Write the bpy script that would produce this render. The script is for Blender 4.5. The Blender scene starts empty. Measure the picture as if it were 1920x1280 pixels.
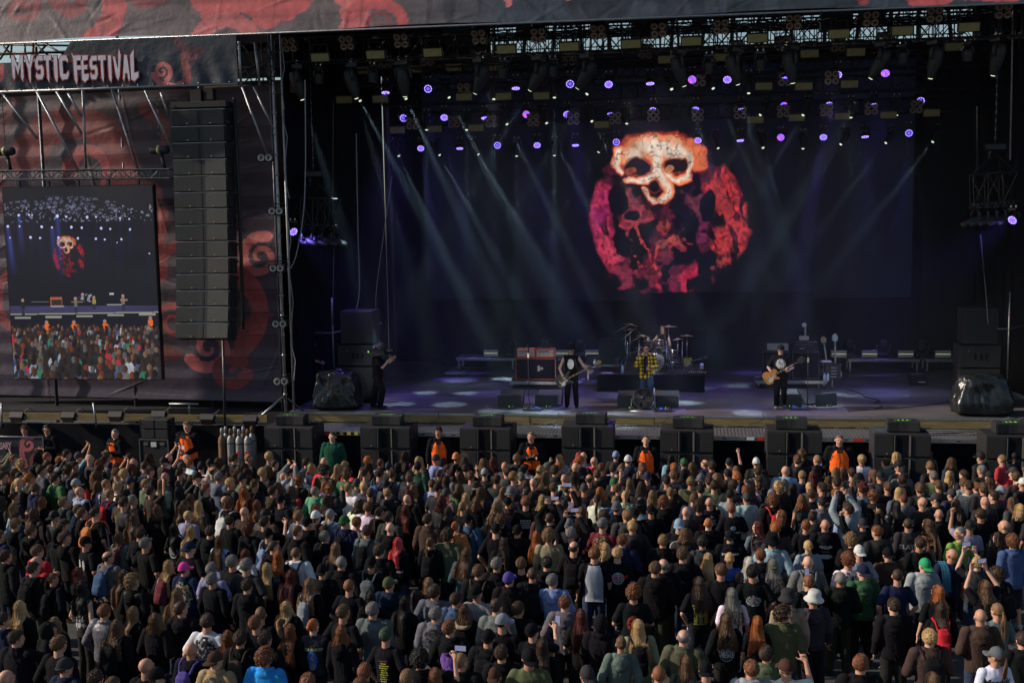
import bpy, bmesh, math, random
import numpy as np
from mathutils import Vector, Matrix, noise as mnoise
from mathutils.bvhtree import BVHTree
S = bpy.context.scene
COL = S.collection
R = math.radians
# ---------------------------------------------------------------- camera, sky, sun, exposure
YAW, PITCH, ROLL, DIST, CAMH, FPX = .1509, .1100, .0161, 30.67, 7.5, 2170.0
def cam_basis():
    f = Vector((-math.sin(YAW)*math.cos(PITCH), math.cos(YAW)*math.cos(PITCH), -math.sin(PITCH)))
    r = Vector((math.cos(YAW), math.sin(YAW), 0)); u = r.cross(f)
    r2 = r*math.cos(ROLL) - u*math.sin(ROLL)
    return r2, r2.cross(f), f
CR, CU, CF = cam_basis()
CPOS = Vector((0, -DIST, CAMH))
cd = bpy.data.cameras.new('camera'); cam = bpy.data.objects.new('camera', cd); COL.objects.link(cam)
cam.matrix_world = Matrix((( CR.x, CU.x, -CF.x, CPOS.x), (CR.y, CU.y, -CF.y, CPOS.y), (CR.z, CU.z, -CF.z, CPOS.z), (0,0,0,1)))
cd.sensor_width = 36; cd.lens = FPX/1920*36; cd.clip_start = .1; cd.clip_end = 2000
S.camera = cam
def at(px, py, axis, val):
    """world point seen at a photo position on the plane axis=val (0 x, 1 y, 2 z)"""
    d = CF + CR*((px-960)/FPX) - CU*((py-640)/FPX)
    t = (val-CPOS[axis])/d[axis]
    return CPOS + d*t
SUN_DIR = Vector((.93, .15, -.52)).normalized()
w = bpy.data.worlds.new("World"); S.world = w; w.use_nodes = True
wn = w.node_tree; sky = wn.nodes.new('ShaderNodeTexSky'); sky.sky_type = 'NISHITA'; sky.sun_disc = False
sky.sun_elevation = math.asin(-SUN_DIR.z); sky.sun_rotation = math.atan2(-SUN_DIR.x, -SUN_DIR.y)
sky.air_density = 1.2; sky.dust_density = 1.0; sky.ozone_density = 2.0
bg = wn.nodes['Background']; wn.links.new(sky.outputs[0], bg.inputs[0]); bg.inputs[1].default_value = .085
sl = bpy.data.lights.new('sun', 'SUN'); sl.energy = 4.0; sl.angle = R(1.2); sl.color = (1, .87, .72)
so = bpy.data.objects.new('sun', sl); COL.objects.link(so); so.rotation_euler = SUN_DIR.to_track_quat('-Z', 'Y').to_euler()
S.view_settings.view_transform = 'Standard'; S.view_settings.look = 'None'; S.view_settings.exposure = 0.22; S.view_settings.gamma = 1
S.cycles.max_bounces = 6; S.cycles.diffuse_bounces = 3; S.cycles.glossy_bounces = 3; S.cycles.volume_bounces = 0
S.cycles.transparent_max_bounces = 6; S.cycles.volume_step_rate = 1; S.cycles.sample_clamp_indirect = 4
random.seed(7); np.random.seed(7)

# ---------------------------------------------------------------- materials
MATS = {}
def mat(name, col=(.5,.5,.5), rough=.6, metal=0., var=.15, scale=6., bump=0., bscale=40., emit=None, estr=0., src='fixed', spec=.5, stretch=(1,1,1), coat=0.):
    """procedural surface: base colour (fixed, object colour or colour attribute) broken up by noise, with bump"""
    if name in MATS: return MATS[name]
    m = bpy.data.materials.new(name); m.use_nodes = True; nt = m.node_tree; N = nt.nodes; L = nt.links
    b = N['Principled BSDF']; b.inputs['Roughness'].default_value = rough; b.inputs['Metallic'].default_value = metal
    b.inputs['Specular IOR Level'].default_value = spec; b.inputs['Coat Weight'].default_value = coat
    tc = N.new('ShaderNodeTexCoord'); mp = N.new('ShaderNodeMapping'); mp.inputs['Scale'].default_value = stretch
    L.new(tc.outputs['Object'], mp.inputs[0])
    nz = N.new('ShaderNodeTexNoise'); nz.inputs['Scale'].default_value = scale; nz.inputs['Detail'].default_value = 5; L.new(mp.outputs[0], nz.inputs['Vector'])
    if src == 'object':
        s = N.new('ShaderNodeObjectInfo').outputs['Color']
    elif src == 'attr':
        a = N.new('ShaderNodeAttribute'); a.attribute_name = 'Col'; s = a.outputs['Color']
    else:
        c = N.new('ShaderNodeRGB'); c.outputs[0].default_value = (*col, 1); s = c.outputs[0]
    mr = N.new('ShaderNodeMapRange'); mr.inputs[3].default_value = 1-var; mr.inputs[4].default_value = 1+var
    mr.inputs[1].default_value = .25; mr.inputs[2].default_value = .75; L.new(nz.outputs[0], mr.inputs[0])
    mx = N.new('ShaderNodeVectorMath'); mx.operation = 'MULTIPLY'; L.new(s, mx.inputs[0])
    L.new(mr.outputs[0], mx.inputs[1]); L.new(mx.outputs[0], b.inputs['Base Color'])
    if bump:
        n2 = N.new('ShaderNodeTexNoise'); n2.inputs['Scale'].default_value = bscale; n2.inputs['Detail'].default_value = 4; L.new(mp.outputs[0], n2.inputs['Vector'])
        bp = N.new('ShaderNodeBump'); bp.inputs['Strength'].default_value = bump; bp.inputs['Distance'].default_value = .01
        L.new(n2.outputs[0], bp.inputs['Height']); L.new(bp.outputs[0], b.inputs['Normal'])
    if emit is not None:
        if emit == 'attr':
            L.new(s, b.inputs['Emission Color']); L.remove(b.inputs['Base Color'].links[0]); b.inputs['Base Color'].default_value = (.006, .006, .008, 1)
        else: b.inputs['Emission Color'].default_value = (*emit, 1)
        b.inputs['Emission Strength'].default_value = estr
    MATS[name] = m; return m
M = lambda n: MATS[n]
mat('black_metal', (.018,.018,.02), .42, .3, .25, 9, .2)
mat('dark_steel', (.09,.09,.10), .45, .8, .3, 8, .2)
mat('alu', (.42,.43,.45), .38, .9, .2, 12, .15)
mat('galv', (.30,.31,.32), .45, .85, .25, 10, .2)
mat('black_cloth', (.008,.008,.011), .95, 0, .35, 2.5, .5, 9, spec=.1)
mat('speaker_grille', (.032,.034,.033), .6, .2, .2, 20, .5, 160)
mat('grille_front', (.014,.014,.016), .75, .1, .25, 30, .6, 200)
mat('cabinet_black', (.016,.016,.018), .6, 0, .25, 9, .3, 60)
mat('lens_rim', (.30,.24,.20), .4, .5, .2, 20)
mat('lens_dark', (.09,.05,.035), .15, .2, .2, 30, coat=.5)
mat('lens_white', (.45,.42,.38), .25, .3, .2, 30)
mat('strobe_panel', (.30,.27,.12), .45, 0, .25, 14, .3, 90)
mat('wood_beam', (.20,.145,.055), .7, 0, .35, 5, .4, 30, stretch=(.3,1,4))
mat('deck', (.115,.105,.105), .45, 0, .4, 2.2, .3, 30, stretch=(.35,1,1))
mat('asphalt', (.05,.048,.047), .9, 0, .35, 3.5, .6, 60)
mat('plastic_wrap', (.012,.014,.016), .30, 0, .4, 3, .4, 9)
mat('orange_vinyl', (.80,.12,.02), .5, 0, .15, 12, .2)
mat('cream', (.55,.50,.42), .5, 0, .12, 20)
mat('white', (.75,.74,.72), .5, 0, .08, 20)
mat('chrome', (.75,.75,.76), .18, 1, .1, 8)
mat('brass', (.62,.54,.36), .38, .8, .2, 14)
mat('drum_shell', (.035,.012,.014), .25, .2, .3, 12, coat=.5)
mat('drum_skin', (.62,.60,.56), .5, 0, .1, 12)
mat('red', (.65,.03,.02), .45, 0, .12, 12)
mat('yellow', (.70,.52,.03), .6, 0, .2, 12)
mat('blue', (.03,.16,.55), .5, 0, .2, 12)
mat('green_tape', (.25,.75,.10), .6, 0, .1, 12)
mat('rust', (.16,.085,.05), .7, .3, .5, 7, .3, 30)
mat('gas_grey', (.25,.26,.25), .5, .3, .35, 6, .2, 20)
mat('cable', (.02,.02,.02), .6, 0, .2, 20)
mat('cable_grey', (.22,.22,.23), .5, 0, .2, 20)
mat('skin', (1,1,1), .55, 0, .10, 14, .15, 60, src='object')
mat('cloth', (1,1,1), .95, 0, .28, 5, .45, 22, src='object', spec=.12)
mat('leather', (1,1,1), .42, 0, .2, 8, .6, 24, src='object')
mat('denim', (1,1,1), .85, 0, .35, 16, .4, 60, src='object', spec=.2)
mat('hair', (1,1,1), .62, 0, .30, 22, .3, 60, src='object', stretch=(1,1,.18), spec=.3)
mat('print', (1,1,1), .7, 0, .2, 40, src='object')
mat('crowd_mix', (1,1,1), .75, 0, .28, 12, .4, 40, src='attr', spec=.3)
mat('eye', (.02,.015,.012), .3)
mat('lip', (.32,.09,.07), .5)
mat('tarp', (1,1,1), .5, 0, .18, 4, .5, 14, src='attr', spec=.45)
mat('shade_glass', (.006,.006,.007), .12)
def emat(name, col, s):
    m = mat(name, col, .4, emit=col, estr=s); return m
emat('led_violet', (.20,.10,1.0), 2.6)
emat('led_blue', (.34,.30,1.0), 3.2)
emat('led_pink', (1.0,.10,.32), 2.2)
emat('lens_lit', (.66,.78,.52), .95)
emat('led_strip', (1.0,.95,.55), .42)
emat('red_led', (1.0,.05,.02), 3.0)
emat('green_led', (.35,1.0,.15), .8)

# ---------------------------------------------------------------- objects
def tag(o, label=None, cat=None, group=None, kind=None):
    if label: o['label'] = label
    if cat: o['category'] = cat
    if group: o['group'] = group
    if kind: o['kind'] = kind
    return o
def thing(name, label, cat, loc=(0,0,0), rz=0, group=None):
    o = bpy.data.objects.new(name, None); COL.objects.link(o); o.empty_display_size = .2
    o.location = loc; o.rotation_euler = (0,0,rz); return tag(o, label, cat, group)
def copy_tree(o, parent=None):
    c = o.copy(); COL.objects.link(c); c.parent = parent
    for ch in list(o.children): copy_tree(ch, c)
    return c
def link(name, me, parent=None, loc=None, color=None):
    o = bpy.data.objects.new(name, me); COL.objects.link(o); o.parent = parent
    if loc is not None: o.location = loc
    if color is not None: o.color = (*color, 1)
    return o
class MB:
    """collects shapes, then links them as one mesh"""
    def __init__(s): s.v = []; s.f = []; s.m = []; s.mats = []; s.mi = 0; s.sm = []
    def mat(s, n):
        m = MATS[n]
        if m not in s.mats: s.mats.append(m)
        s.mi = s.mats.index(m); return s
    def add(s, vs, fs, smooth=False):
        b = len(s.v); s.v += [tuple(v) for v in vs]; s.f += [tuple(b+i for i in f) for f in fs]
        s.m += [s.mi]*len(fs); s.sm += [smooth]*len(fs); return s
    def box(s, c, sz, rot=None, taper=1.0, bev=0.0):
        x, y, z = [k/2 for k in sz]
        if bev:
            vs = []; b = bev
            for zz, i in ((-z, b), (-z+b, 0), (z-b, 0), (z, b)):
                for sx, sy in ((-1,-1),(1,-1),(1,1),(-1,1)):
                    vs.append(Vector((sx*(x-i), sy*(y-i), zz)))
            fs = [(3,2,1,0),(12,13,14,15)]
            for k in range(3):
                for j in range(4): fs.append((4*k+j, 4*k+(j+1)%4, 4*k+4+(j+1)%4, 4*k+4+j))
        else:
            vs = [Vector((sx*x*(taper if zz > 0 else 1), sy*y*(taper if zz > 0 else 1), zz)) for zz in (-z, z) for sx, sy in ((-1,-1),(1,-1),(1,1),(-1,1))]
            fs = [(3,2,1,0),(4,5,6,7),(0,1,5,4),(1,2,6,5),(2,3,7,6),(3,0,4,7)]
        if rot is not None: vs = [rot @ v for v in vs]
        return s.add([v+Vector(c) for v in vs], fs)
    def tube(s, pts, r, n=6, cap=True):
        pts = [Vector(p) for p in pts]; rs = r if isinstance(r, (list, tuple)) else [r]*len(pts)
        vs = []; fs = []; up = None
        for i, p in enumerate(pts):
            t = (pts[min(i+1, len(pts)-1)]-pts[max(i-1, 0)]).normalized()
            if up is None: up = Vector((0,0,1)) if abs(t.z) < .9 else Vector((1,0,0))
            a = t.cross(up).normalized(); b = a.cross(t).normalized(); up = b
            for k in range(n):
                th = 2*math.pi*k/n; vs.append(p+(a*math.cos(th)+b*math.sin(th))*rs[i])
        for i in range(len(pts)-1):
            for k in range(n): fs.append((i*n+k, i*n+(k+1)%n, (i+1)*n+(k+1)%n, (i+1)*n+k))
        if cap: fs += [tuple(range(n))[::-1], tuple(range((len(pts)-1)*n, len(pts)*n))]
        return s.add(vs, fs, n > 5)
    def lathe(s, prof, c=(0,0,0), rot=None, n=16):
        """prof: (radius, height) pairs along local z"""
        vs = []; fs = []
        for r, z in prof:
            for k in range(n):
                th = 2*math.pi*k/n; v = Vector((r*math.cos(th), r*math.sin(th), z))
                vs.append((rot @ v if rot is not None else v)+Vector(c))
        for i in range(len(prof)-1):
            for k in range(n): fs.append((i*n+k, i*n+(k+1)%n, (i+1)*n+(k+1)%n, (i+1)*n+k))
        fs += [tuple(range(n))[::-1], tuple(range((len(prof)-1)*n, len(prof)*n))]
        return s.add(vs, fs, True)
    def ell(s, c, r, rot=None, n=12, h=8):
        vs = []; fs = []
        for i in range(h+1):
            ph = math.pi*i/h
            for k in range(n):
                th = 2*math.pi*k/n; v = Vector((r[0]*math.sin(ph)*math.cos(th), r[1]*math.sin(ph)*math.sin(th), r[2]*math.cos(ph)))
                vs.append((rot @ v if rot is not None else v)+Vector(c))
        for i in range(h):
            for k in range(n): fs.append((i*n+k, (i+1)*n+k, (i+1)*n+(k+1)%n, i*n+(k+1)%n))
        return s.add(vs, fs, True)
    def prism(s, poly, d, M4):
        """extrude a 2D outline (local x,z) by d along local y, placed by matrix"""
        n = len(poly); vs = [M4 @ Vector((x, 0, z)) for x, z in poly]+[M4 @ Vector((x, d, z)) for x, z in poly]
        fs = [tuple(range(n)), tuple(range(n, 2*n))[::-1]]+[(i, i+n, (i+1) % n+n, (i+1) % n) for i in range(n)]
        return s.add(vs, fs)
    def quadgrid(s, P):
        nu, nv = len(P), len(P[0]); vs = [p for r in P for p in r]
        fs = [(i*nv+j, (i+1)*nv+j, (i+1)*nv+j+1, i*nv+j+1) for i in range(nu-1) for j in range(nv-1)]
        return s.add(vs, fs, True)
    def mesh(s, name):
        me = bpy.data.meshes.new(name); me.from_pydata(s.v, [], s.f)
        for m in s.mats: me.materials.append(m)
        me.polygons.foreach_set('material_index', s.m); me.polygons.foreach_set('use_smooth', s.sm)
        bm = bmesh.new(); bm.from_mesh(me); bmesh.ops.recalc_face_normals(bm, faces=bm.faces); bm.to_mesh(me); bm.free()
        me.update(); return me
    def build(s, name, parent=None, loc=None, rz=None):
        o = link(name, s.mesh(name), parent, loc)
        if rz is not None: o.rotation_euler = (0,0,rz)
        return o
def B(mt): return MB().mat(mt)
def rotz(a): return Matrix.Rotation(a, 3, 'Z')
def rotx(a): return Matrix.Rotation(a, 3, 'X')
def roty(a): return Matrix.Rotation(a, 3, 'Y')

# ---------------------------------------------------------------- numpy noise and painted grids
_T = np.random.RandomState(3).rand(256, 256)
def vnoise(x, y):
    xi = np.floor(x).astype(int); yi = np.floor(y).astype(int); fx = x-xi; fy = y-yi
    fx = fx*fx*(3-2*fx); fy = fy*fy*(3-2*fy); g = lambda a, b: _T[a % 256, b % 256]
    return (g(xi, yi)*(1-fx)+g(xi+1, yi)*fx)*(1-fy)+(g(xi, yi+1)*(1-fx)+g(xi+1, yi+1)*fx)*fy
def fbm(x, y, o=4):
    s = 0; a = .5; t = 0
    for i in range(o): s = s+a*vnoise(x*2**i+17*i, y*2**i+31*i); t += a; a *= .5
    return s/t
def painted_grid(name, fn_pos, fn_col, nu, nv, material, parent=None):
    """grid mesh over u,v in 0..1; fn_pos(u,v)->(n,3), fn_col(u,v)->(n,3) stored as colour attribute"""
    U, V = np.meshgrid(np.linspace(0, 1, nu), np.linspace(0, 1, nv), indexing='ij'); U = U.ravel(); V = V.ravel()
    P = fn_pos(U, V); C = np.clip(fn_col(U, V, P), 0, None)
    i = np.arange((nu-1)*(nv-1)); a = (i//(nv-1))*nv+i % (nv-1)
    F = np.stack([a, a+nv, a+nv+1, a+1], 1)
    me = bpy.data.meshes.new(name); me.vertices.add(len(P)); me.vertices.foreach_set('co', P.astype(np.float32).ravel())
    me.loops.add(F.size); me.loops.foreach_set('vertex_index', F.ravel().astype(np.int32))
    me.polygons.add(len(F)); me.polygons.foreach_set('loop_start', np.arange(0, F.size, 4, dtype=np.int32))
    me.polygons.foreach_set('use_smooth', np.ones(len(F), bool)); me.update(); me.validate()
    ca = me.attributes.new('Col', 'FLOAT_COLOR', 'POINT'); ca.data.foreach_set('color', np.c_[C, np.ones(len(C))].astype(np.float32).ravel())
    me.materials.append(material); return link(name, me, parent)
# ================================================================ the place: ground, stage, roof, banners
def proj_np(P):
    d = P-np.array(CPOS); f = np.array(CF); r = np.array(CR); u = np.array(CU); z = d@f
    return 960+FPX*(d@r)/z, 640-FPX*(d@u)/z
ZS = 2.1                                   # stage floor height
g = B('asphalt'); g.quadgrid([[(x, y, 0) for y in (-300, -60, -30, 0, 60, 300)] for x in (-300, -40, -10, 10, 40, 300)])
o = tag(g.build('ground'), kind='structure')
g = B('asphalt').box((-4, -3.05, .12), (36, 1.1, .24)); tag(g.build('pavement'), kind='structure')

stage = thing('concert_stage', 'wide raised concert stage with grey purple floor and wooden front beam', 'stage', (-1.5, 0, 0))
def sp(x0, x1, y0, y1, z0, z1): return ((x0+x1)/2+1.5, (y0+y1)/2, (z0+z1)/2), (x1-x0, y1-y0, z1-z0)
# floor boards: separate sheets with fine gaps
m = B('deck')
for i, x in enumerate(np.arange(-11.0, 9.4, 2.04)):
    for j, y in enumerate(np.arange(0.02, 11.2, 1.02)):
        c, s_ = sp(x, x+2.034, y, y+1.014, ZS-.04, ZS-(.001 if (i+j) % 2 else 0)); m.box(c, s_)
m.build('floor', stage)
m = B('cabinet_black'); c, s_ = sp(-24, 9.6, .02, 11.2, ZS-.30, ZS-.045); m.box(c, s_); m.build('under_floor', stage)
m = B('alu'); c, s_ = sp(-11, 9.4, -.03, .015, ZS-.05, ZS+.003); m.box(c, s_); m.build('lip_rail', stage)
m = B('wood_beam')
for k, x in enumerate(np.arange(-10.9, 9.0, 3.35)):
    c, s_ = sp(x, x+3.33, -.012-.01*(k % 2), .012, ZS-.27, ZS-.056); m.box(c, s_)
for k, x in enumerate(np.arange(-24, -11.6, 3.1)):
    c, s_ = sp(x, x+3.08, -.10-.01*(k % 2), -.05, ZS-.30, ZS-.10); m.box(c, s_)
m.build('front_beam', stage)
m = B('galv'); c, s_ = sp(-24, -11, -.16, -.11, ZS-.42, ZS-.36); m.box(c, s_); m.build('guard_rail', stage)
# ribbed aluminium platform in front of the lip
m = B('alu')
c, s_ = sp(-10.4, 9.4, -1.25, -.04, 1.78, 1.80); m.box(c, s_)
for x in np.arange(-10.35, 9.4, .09):
    c, s_ = sp(x, x+.045, -1.2, -.1, 1.80, 1.815); m.box(c, s_)
c, s_ = sp(-10.4, 9.4, -1.29, -1.252, 1.70, 1.80); m.box(c, s_)
m.build('platform', stage)
m = B('black_metal')
for x in np.arange(-9.9, 9.2, .27):
    if int(x*10) % 7 < 4: c, s_ = sp(x, x+.10, -1.296, -1.2905, 1.735, 1.762); m.box(c, s_)
m.build('platform_slots', stage)
def stripes(x0, n, cols, w):
    for i in range(n):
        m = B(cols[i % len(cols)]); c, s_ = sp(x0+i*w, x0+i*w+w*.96, -1.30, -1.2965, 1.715, 1.79); m.box(c, s_); m.build('warning_stripe', stage)
stripes(-9.75, 2, ['red', 'red'], .17); stripes(-9.35, 7, ['yellow', 'black_metal'], .10)
stripes(at(1420, 804, 1, -1.3).x, 1, ['red'], .18); stripes(at(1432, 804, 1, -1.3).x, 1, ['red'], .12); stripes(at(1600, 806, 1, -1.3).x, 1, ['red'], .26); stripes(at(1400, 804, 1, -1.3).x, 1, ['white'], .2)
def drape(name, x0, x1, y, z0, z1, parent=None, amp=.05, freq=5.0, axis='x', material='black_cloth', nv=8, seed=0):
    n = int(abs(x1-x0)*14)+2; P = []
    for i in range(n):
        a = x0+(x1-x0)*i/(n-1); row = []
        for j in range(nv):
            t = j/(nv-1); z = z0+(z1-z0)*t
            d = amp*(math.sin(a*freq+math.sin(a*1.7+seed)*2+.4*t)+.6*mnoise.noise((a*1.3+seed, t*2, 0)))*(1.15-.5*t)
            row.append((a, y+d, z) if axis == 'x' else (y+d, a, z))
        P.append(row)
    m = B(material); m.quadgrid(P); return m.build(name, parent)
m = drape('skirt', -22.5, 10.9, -.20, 0, 1.72, stage, .03, 3)
m = drape('front_skirt', -10+1.5, 9.4+1.5, -1.22, 0, 1.69, stage, .03, 3)

bd = thing('stage_backdrop', 'black fabric drapes closing the back and sides of the stage', 'drape', (0, 0, 0))
drape('back_drape', -11, 9.5, 11.1, ZS, 13.15, bd, .06, 4)
drape('corner_drape', -11, -6.9, 10.9, 12.5, 15.9, bd, .05, 4)
drape('side_drape', .45, 11.1, -11.05, ZS, 15.8, bd, .06, 4, 'y')
drape('side_drape', .15, 11.1, 9.45, ZS, 15.8, bd, .06, 4, 'y', seed=3)
drape('upper_drape', -8.6, 7.6, 9.6, ZS, 4.42, bd, .09, 2.2, seed=5)
drape('swagged_drape', -1.2, 4.2, 9.35, 3.4, 4.72, bd, .13, 1.6, seed=8)
drape('inner_drape', 7.7, 9.4, 9.3, ZS, 12.6, bd, .05, 4, seed=8)

roof = thing('stage_roof', 'black steel stage roof of lattice trusses over the stage', 'roof', (0, 0, 12))
def truss_mb(p0, p1, w=.5, h=.5, step=.5, r=.026, n=5, mt='black_metal'):
    p0 = Vector(p0); p1 = Vector(p1); d = p1-p0; L_ = d.length; t = d.normalized()
    side = t.cross(Vector((0,0,1)))
    side = side.normalized() if side.length > .1 else Vector((1,0,0))
    up = side.cross(t).normalized(); m = B(mt)
    cs = [side*(w/2*a)+up*(h/2*b) for a, b in ((-1,-1),(1,-1),(1,1),(-1,1))]
    for c in cs: m.tube([p0+c, p1+c], r, n)
    k = max(2, round(L_/step))
    for i in range(k):
        a = p0+t*(L_*i/k); b = p0+t*(L_*(i+1)/k)
        for q in range(4):
            c0, c1 = cs[q], cs[(q+1) % 4]
            if i % 2: c0, c1 = c1, c0
            m.tube([a+c0, b+c1], r*.5, 4, False)
        m.tube([a+cs[0], a+cs[1]], r*.5, 4, False); m.tube([a+cs[2], a+cs[3]], r*.5, 4, False)
        m.tube([a+cs[1], a+cs[2]], r*.5, 4, False); m.tube([a+cs[3], a+cs[0]], r*.5, 4, False)
    return m
RZ = Vector((0, 0, -12))
def tr(p0, p1, **k): return truss_mb(Vector(p0)+RZ, Vector(p1)+RZ, **k).build('truss', roof)
tr((-11.1, .55, 12.0), (9.2, .55, 12.0), w=.6, h=.62)
tr((-11.1, .9, 12.95), (9.2, .9, 12.95), w=.5, h=.7, step=.9, r=.03)
for y, z in ((3.3, 11.55), (6.0, 11.2), (8.7, 10.75)): tr((-9.6, y, z), (8.6, y, z), w=.45, h=.45)
for y, z in ((2.0, 13.2), (3.6, 13.6), (6.2, 13.9), (7.7, 13.6), (9.2, 14.2), (10.3, 13.2)): tr((-11.1, y, z), (9.3, y, z), w=.5, h=.7, step=.6, r=.038)
for x in (-10.6, -7.2, -3.9, -.6, 2.7, 6.0, 9.0): tr((x, .3, 13.5), (x, 10.9, 14.2), w=.5, h=.8, step=.9)
for x in (-9, -5.5, -2.2, 1.0, 4.4, 7.6):
    m = B('black_metal'); m.tube([(x, .6, 1.5), (x+1.7, 10.9, 2.8)], .03, 5); m.tube([(x+1.7, .6, 1.5), (x, 10.9, 2.8)], .03, 5); m.build('brace', roof)
m = B('cabinet_black'); m.box((-1, 5.5, 3.95), (20.4, 11.6, .08)); m.build('cover', roof)
for x0 in (-6.9, -1.2, 4.3):                                   # motor boxes and solid bits seen against the sky
    m = B('black_metal'); m.box((x0, 5, .9), (.9, .5, .5)); m.box((x0+1.6, 8, 1.6), (.5, .5, .7)); m.build('hoist_motor', roof)
m = B('black_metal')
for k in range(62): m.tube([(-6.8+.26*k, 10.9, 1.0), (-6.8+.26*k+.35*math.sin(k*5), 10.9, 3.7)], .018 if k % 4 else .07, 4)
for z in (1.25, 1.6, 2.1, 2.35, 2.9): m.tube([(-6.9, 10.8, z), (9.2, 10.8, z)], .022, 4)
m.build('rear_grid', roof)
for x in np.arange(-8, 9, 1.3):
    m = B('cable'); m.tube([(x+.4*math.sin(k*1.3+x)*.3+k*.13, 3.3, -.15-.18*math.sin(k/6*math.pi)) for k in range(7)], .018, 4); m.build('power_cable', roof)

# ---- tentacle pictures printed on the tarpaulins
def spiral(cx, cy, r0, turns, a0, grow=1.0, cw=1, n=46):
    """from the outer end inwards"""
    return [(cx+r0*(1-.86*t)*math.cos(a0+cw*turns*2*math.pi*t), cy+grow*r0*(1-.86*t)*math.sin(a0+cw*turns*2*math.pi*t)) for t in np.linspace(0, 1, n)]
def tentacles(px, py, col, items):
    for pts, w0, w1, c, sc in items:
        pts = np.array(pts, float); best = np.full(px.shape, 1e9); par = np.zeros(px.shape)
        seg = np.r_[0, np.cumsum(np.hypot(*np.diff(pts, axis=0).T))]
        bx0, by0 = pts.min(0)-w0; bx1, by1 = pts.max(0)+w0
        sel = (px > bx0) & (px < bx1) & (py > by0) & (py < by1)
        if not sel.any(): continue
        X = px[sel]; Y = py[sel]; bs = np.full(X.shape, 1e9); pr = np.zeros(X.shape); ln = np.zeros(X.shape)
        side = np.zeros(X.shape); wl = np.ones(X.shape)
        for k in range(len(pts)-1):
            ax, ay = pts[k]; dx, dy = pts[k+1]-pts[k]; l2 = dx*dx+dy*dy+1e-9
            t = np.clip(((X-ax)*dx+(Y-ay)*dy)/l2, 0, 1); d = np.hypot(X-ax-t*dx, Y-ay-t*dy)
            w = w0+(w1-w0)*((k+t)/(len(pts)-1)); dn = d/w; u = dn < bs
            bs[u] = dn[u]; ln[u] = (seg[k]+t*math.sqrt(l2))[u]; side[u] = np.sign(dx*(Y-ay)-dy*(X-ax))[u]; wl[u] = w[u]
        lim = np.where(side*sc > 0, .80+.22*np.abs(np.sin(ln/(.45*wl+1.2))), 1.0)
        ins = bs < lim
        if c is not None:
            cc = col[sel]; k = ins; shade = (.8+.35*fbm(X*.09, Y*.09))[k][:, None]
            cc[k] = np.array(c)*shade; col[sel] = cc
    return col
RED = (.46, .090, .090); DRED = (.24, .052, .060); PINK = (.50, .13, .13)
def arc(cx, cy, rx, ry, a0, a1, n=24): return [(cx+rx*math.cos(R(a)), cy+ry*math.sin(R(a))) for a in np.linspace(a0, a1, n)]

# ---- side scrim left of the stage
def crease_set(n, x0, x1, z0, z1, l0, l1, h, seed, flat=.5):
    rs = np.random.RandomState(seed); out = []
    for _ in range(n):
        a = rs.normal(0, flat)+(math.pi/2 if rs.rand() < .25 else 0); l = rs.uniform(l0, l1); cx = rs.uniform(x0, x1); cz = rs.uniform(z0, z1)
        out.append((cx-l/2*math.cos(a), cz-l/2*math.sin(a), cx+l/2*math.cos(a), cz+l/2*math.sin(a), h*rs.uniform(-1, 1), rs.uniform(.03, .09)))
    return out
def creases(x, z, cs):
    y = np.zeros(x.shape)
    for ax, az, bx, bz, h, w in cs:
        k = (x > min(ax, bx)-w) & (x < max(ax, bx)+w) & (z > min(az, bz)-w) & (z < max(az, bz)+w)
        if not k.any(): continue
        X = x[k]-ax; Z = z[k]-az; dx = bx-ax; dz = bz-az; t = np.clip((X*dx+Z*dz)/(dx*dx+dz*dz), 0, 1); d = np.hypot(X-t*dx, Z-t*dz)
        y[k] += h*np.clip(1-d/w, 0, 1)*np.sin(np.pi*t)
    return y
CR_S = crease_set(150, -24, -11, 2, 11, .6, 2.6, .018, 3, .35); CR_H = crease_set(420, -24, 12, 12, 14.6, .25, 1.6, .020, 5, .5)
YS = .35
SRED = (.32, .065, .07)
c0 = at(-70, 470, 1, YS).x; c1 = at(524, 470, 1, YS).x; zt = at(300, 166, 1, YS).z; zb = at(300, 752, 1, YS).z
def fp(U, V):
    x = c0+(c1-c0)*U; z = zb+(zt-zb)*V
    seam = (z*1.55) % 1.0
    y = YS+.10*(c1-x)+.03*fbm(x*.5, z*.9)+.030*np.abs(seam-.5)+creases(x, z, CR_S)+.004*fbm(x*9, z*9, 2)+.010*np.cos(seam*2*np.pi)
    return np.c_[x, y, z]
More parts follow.
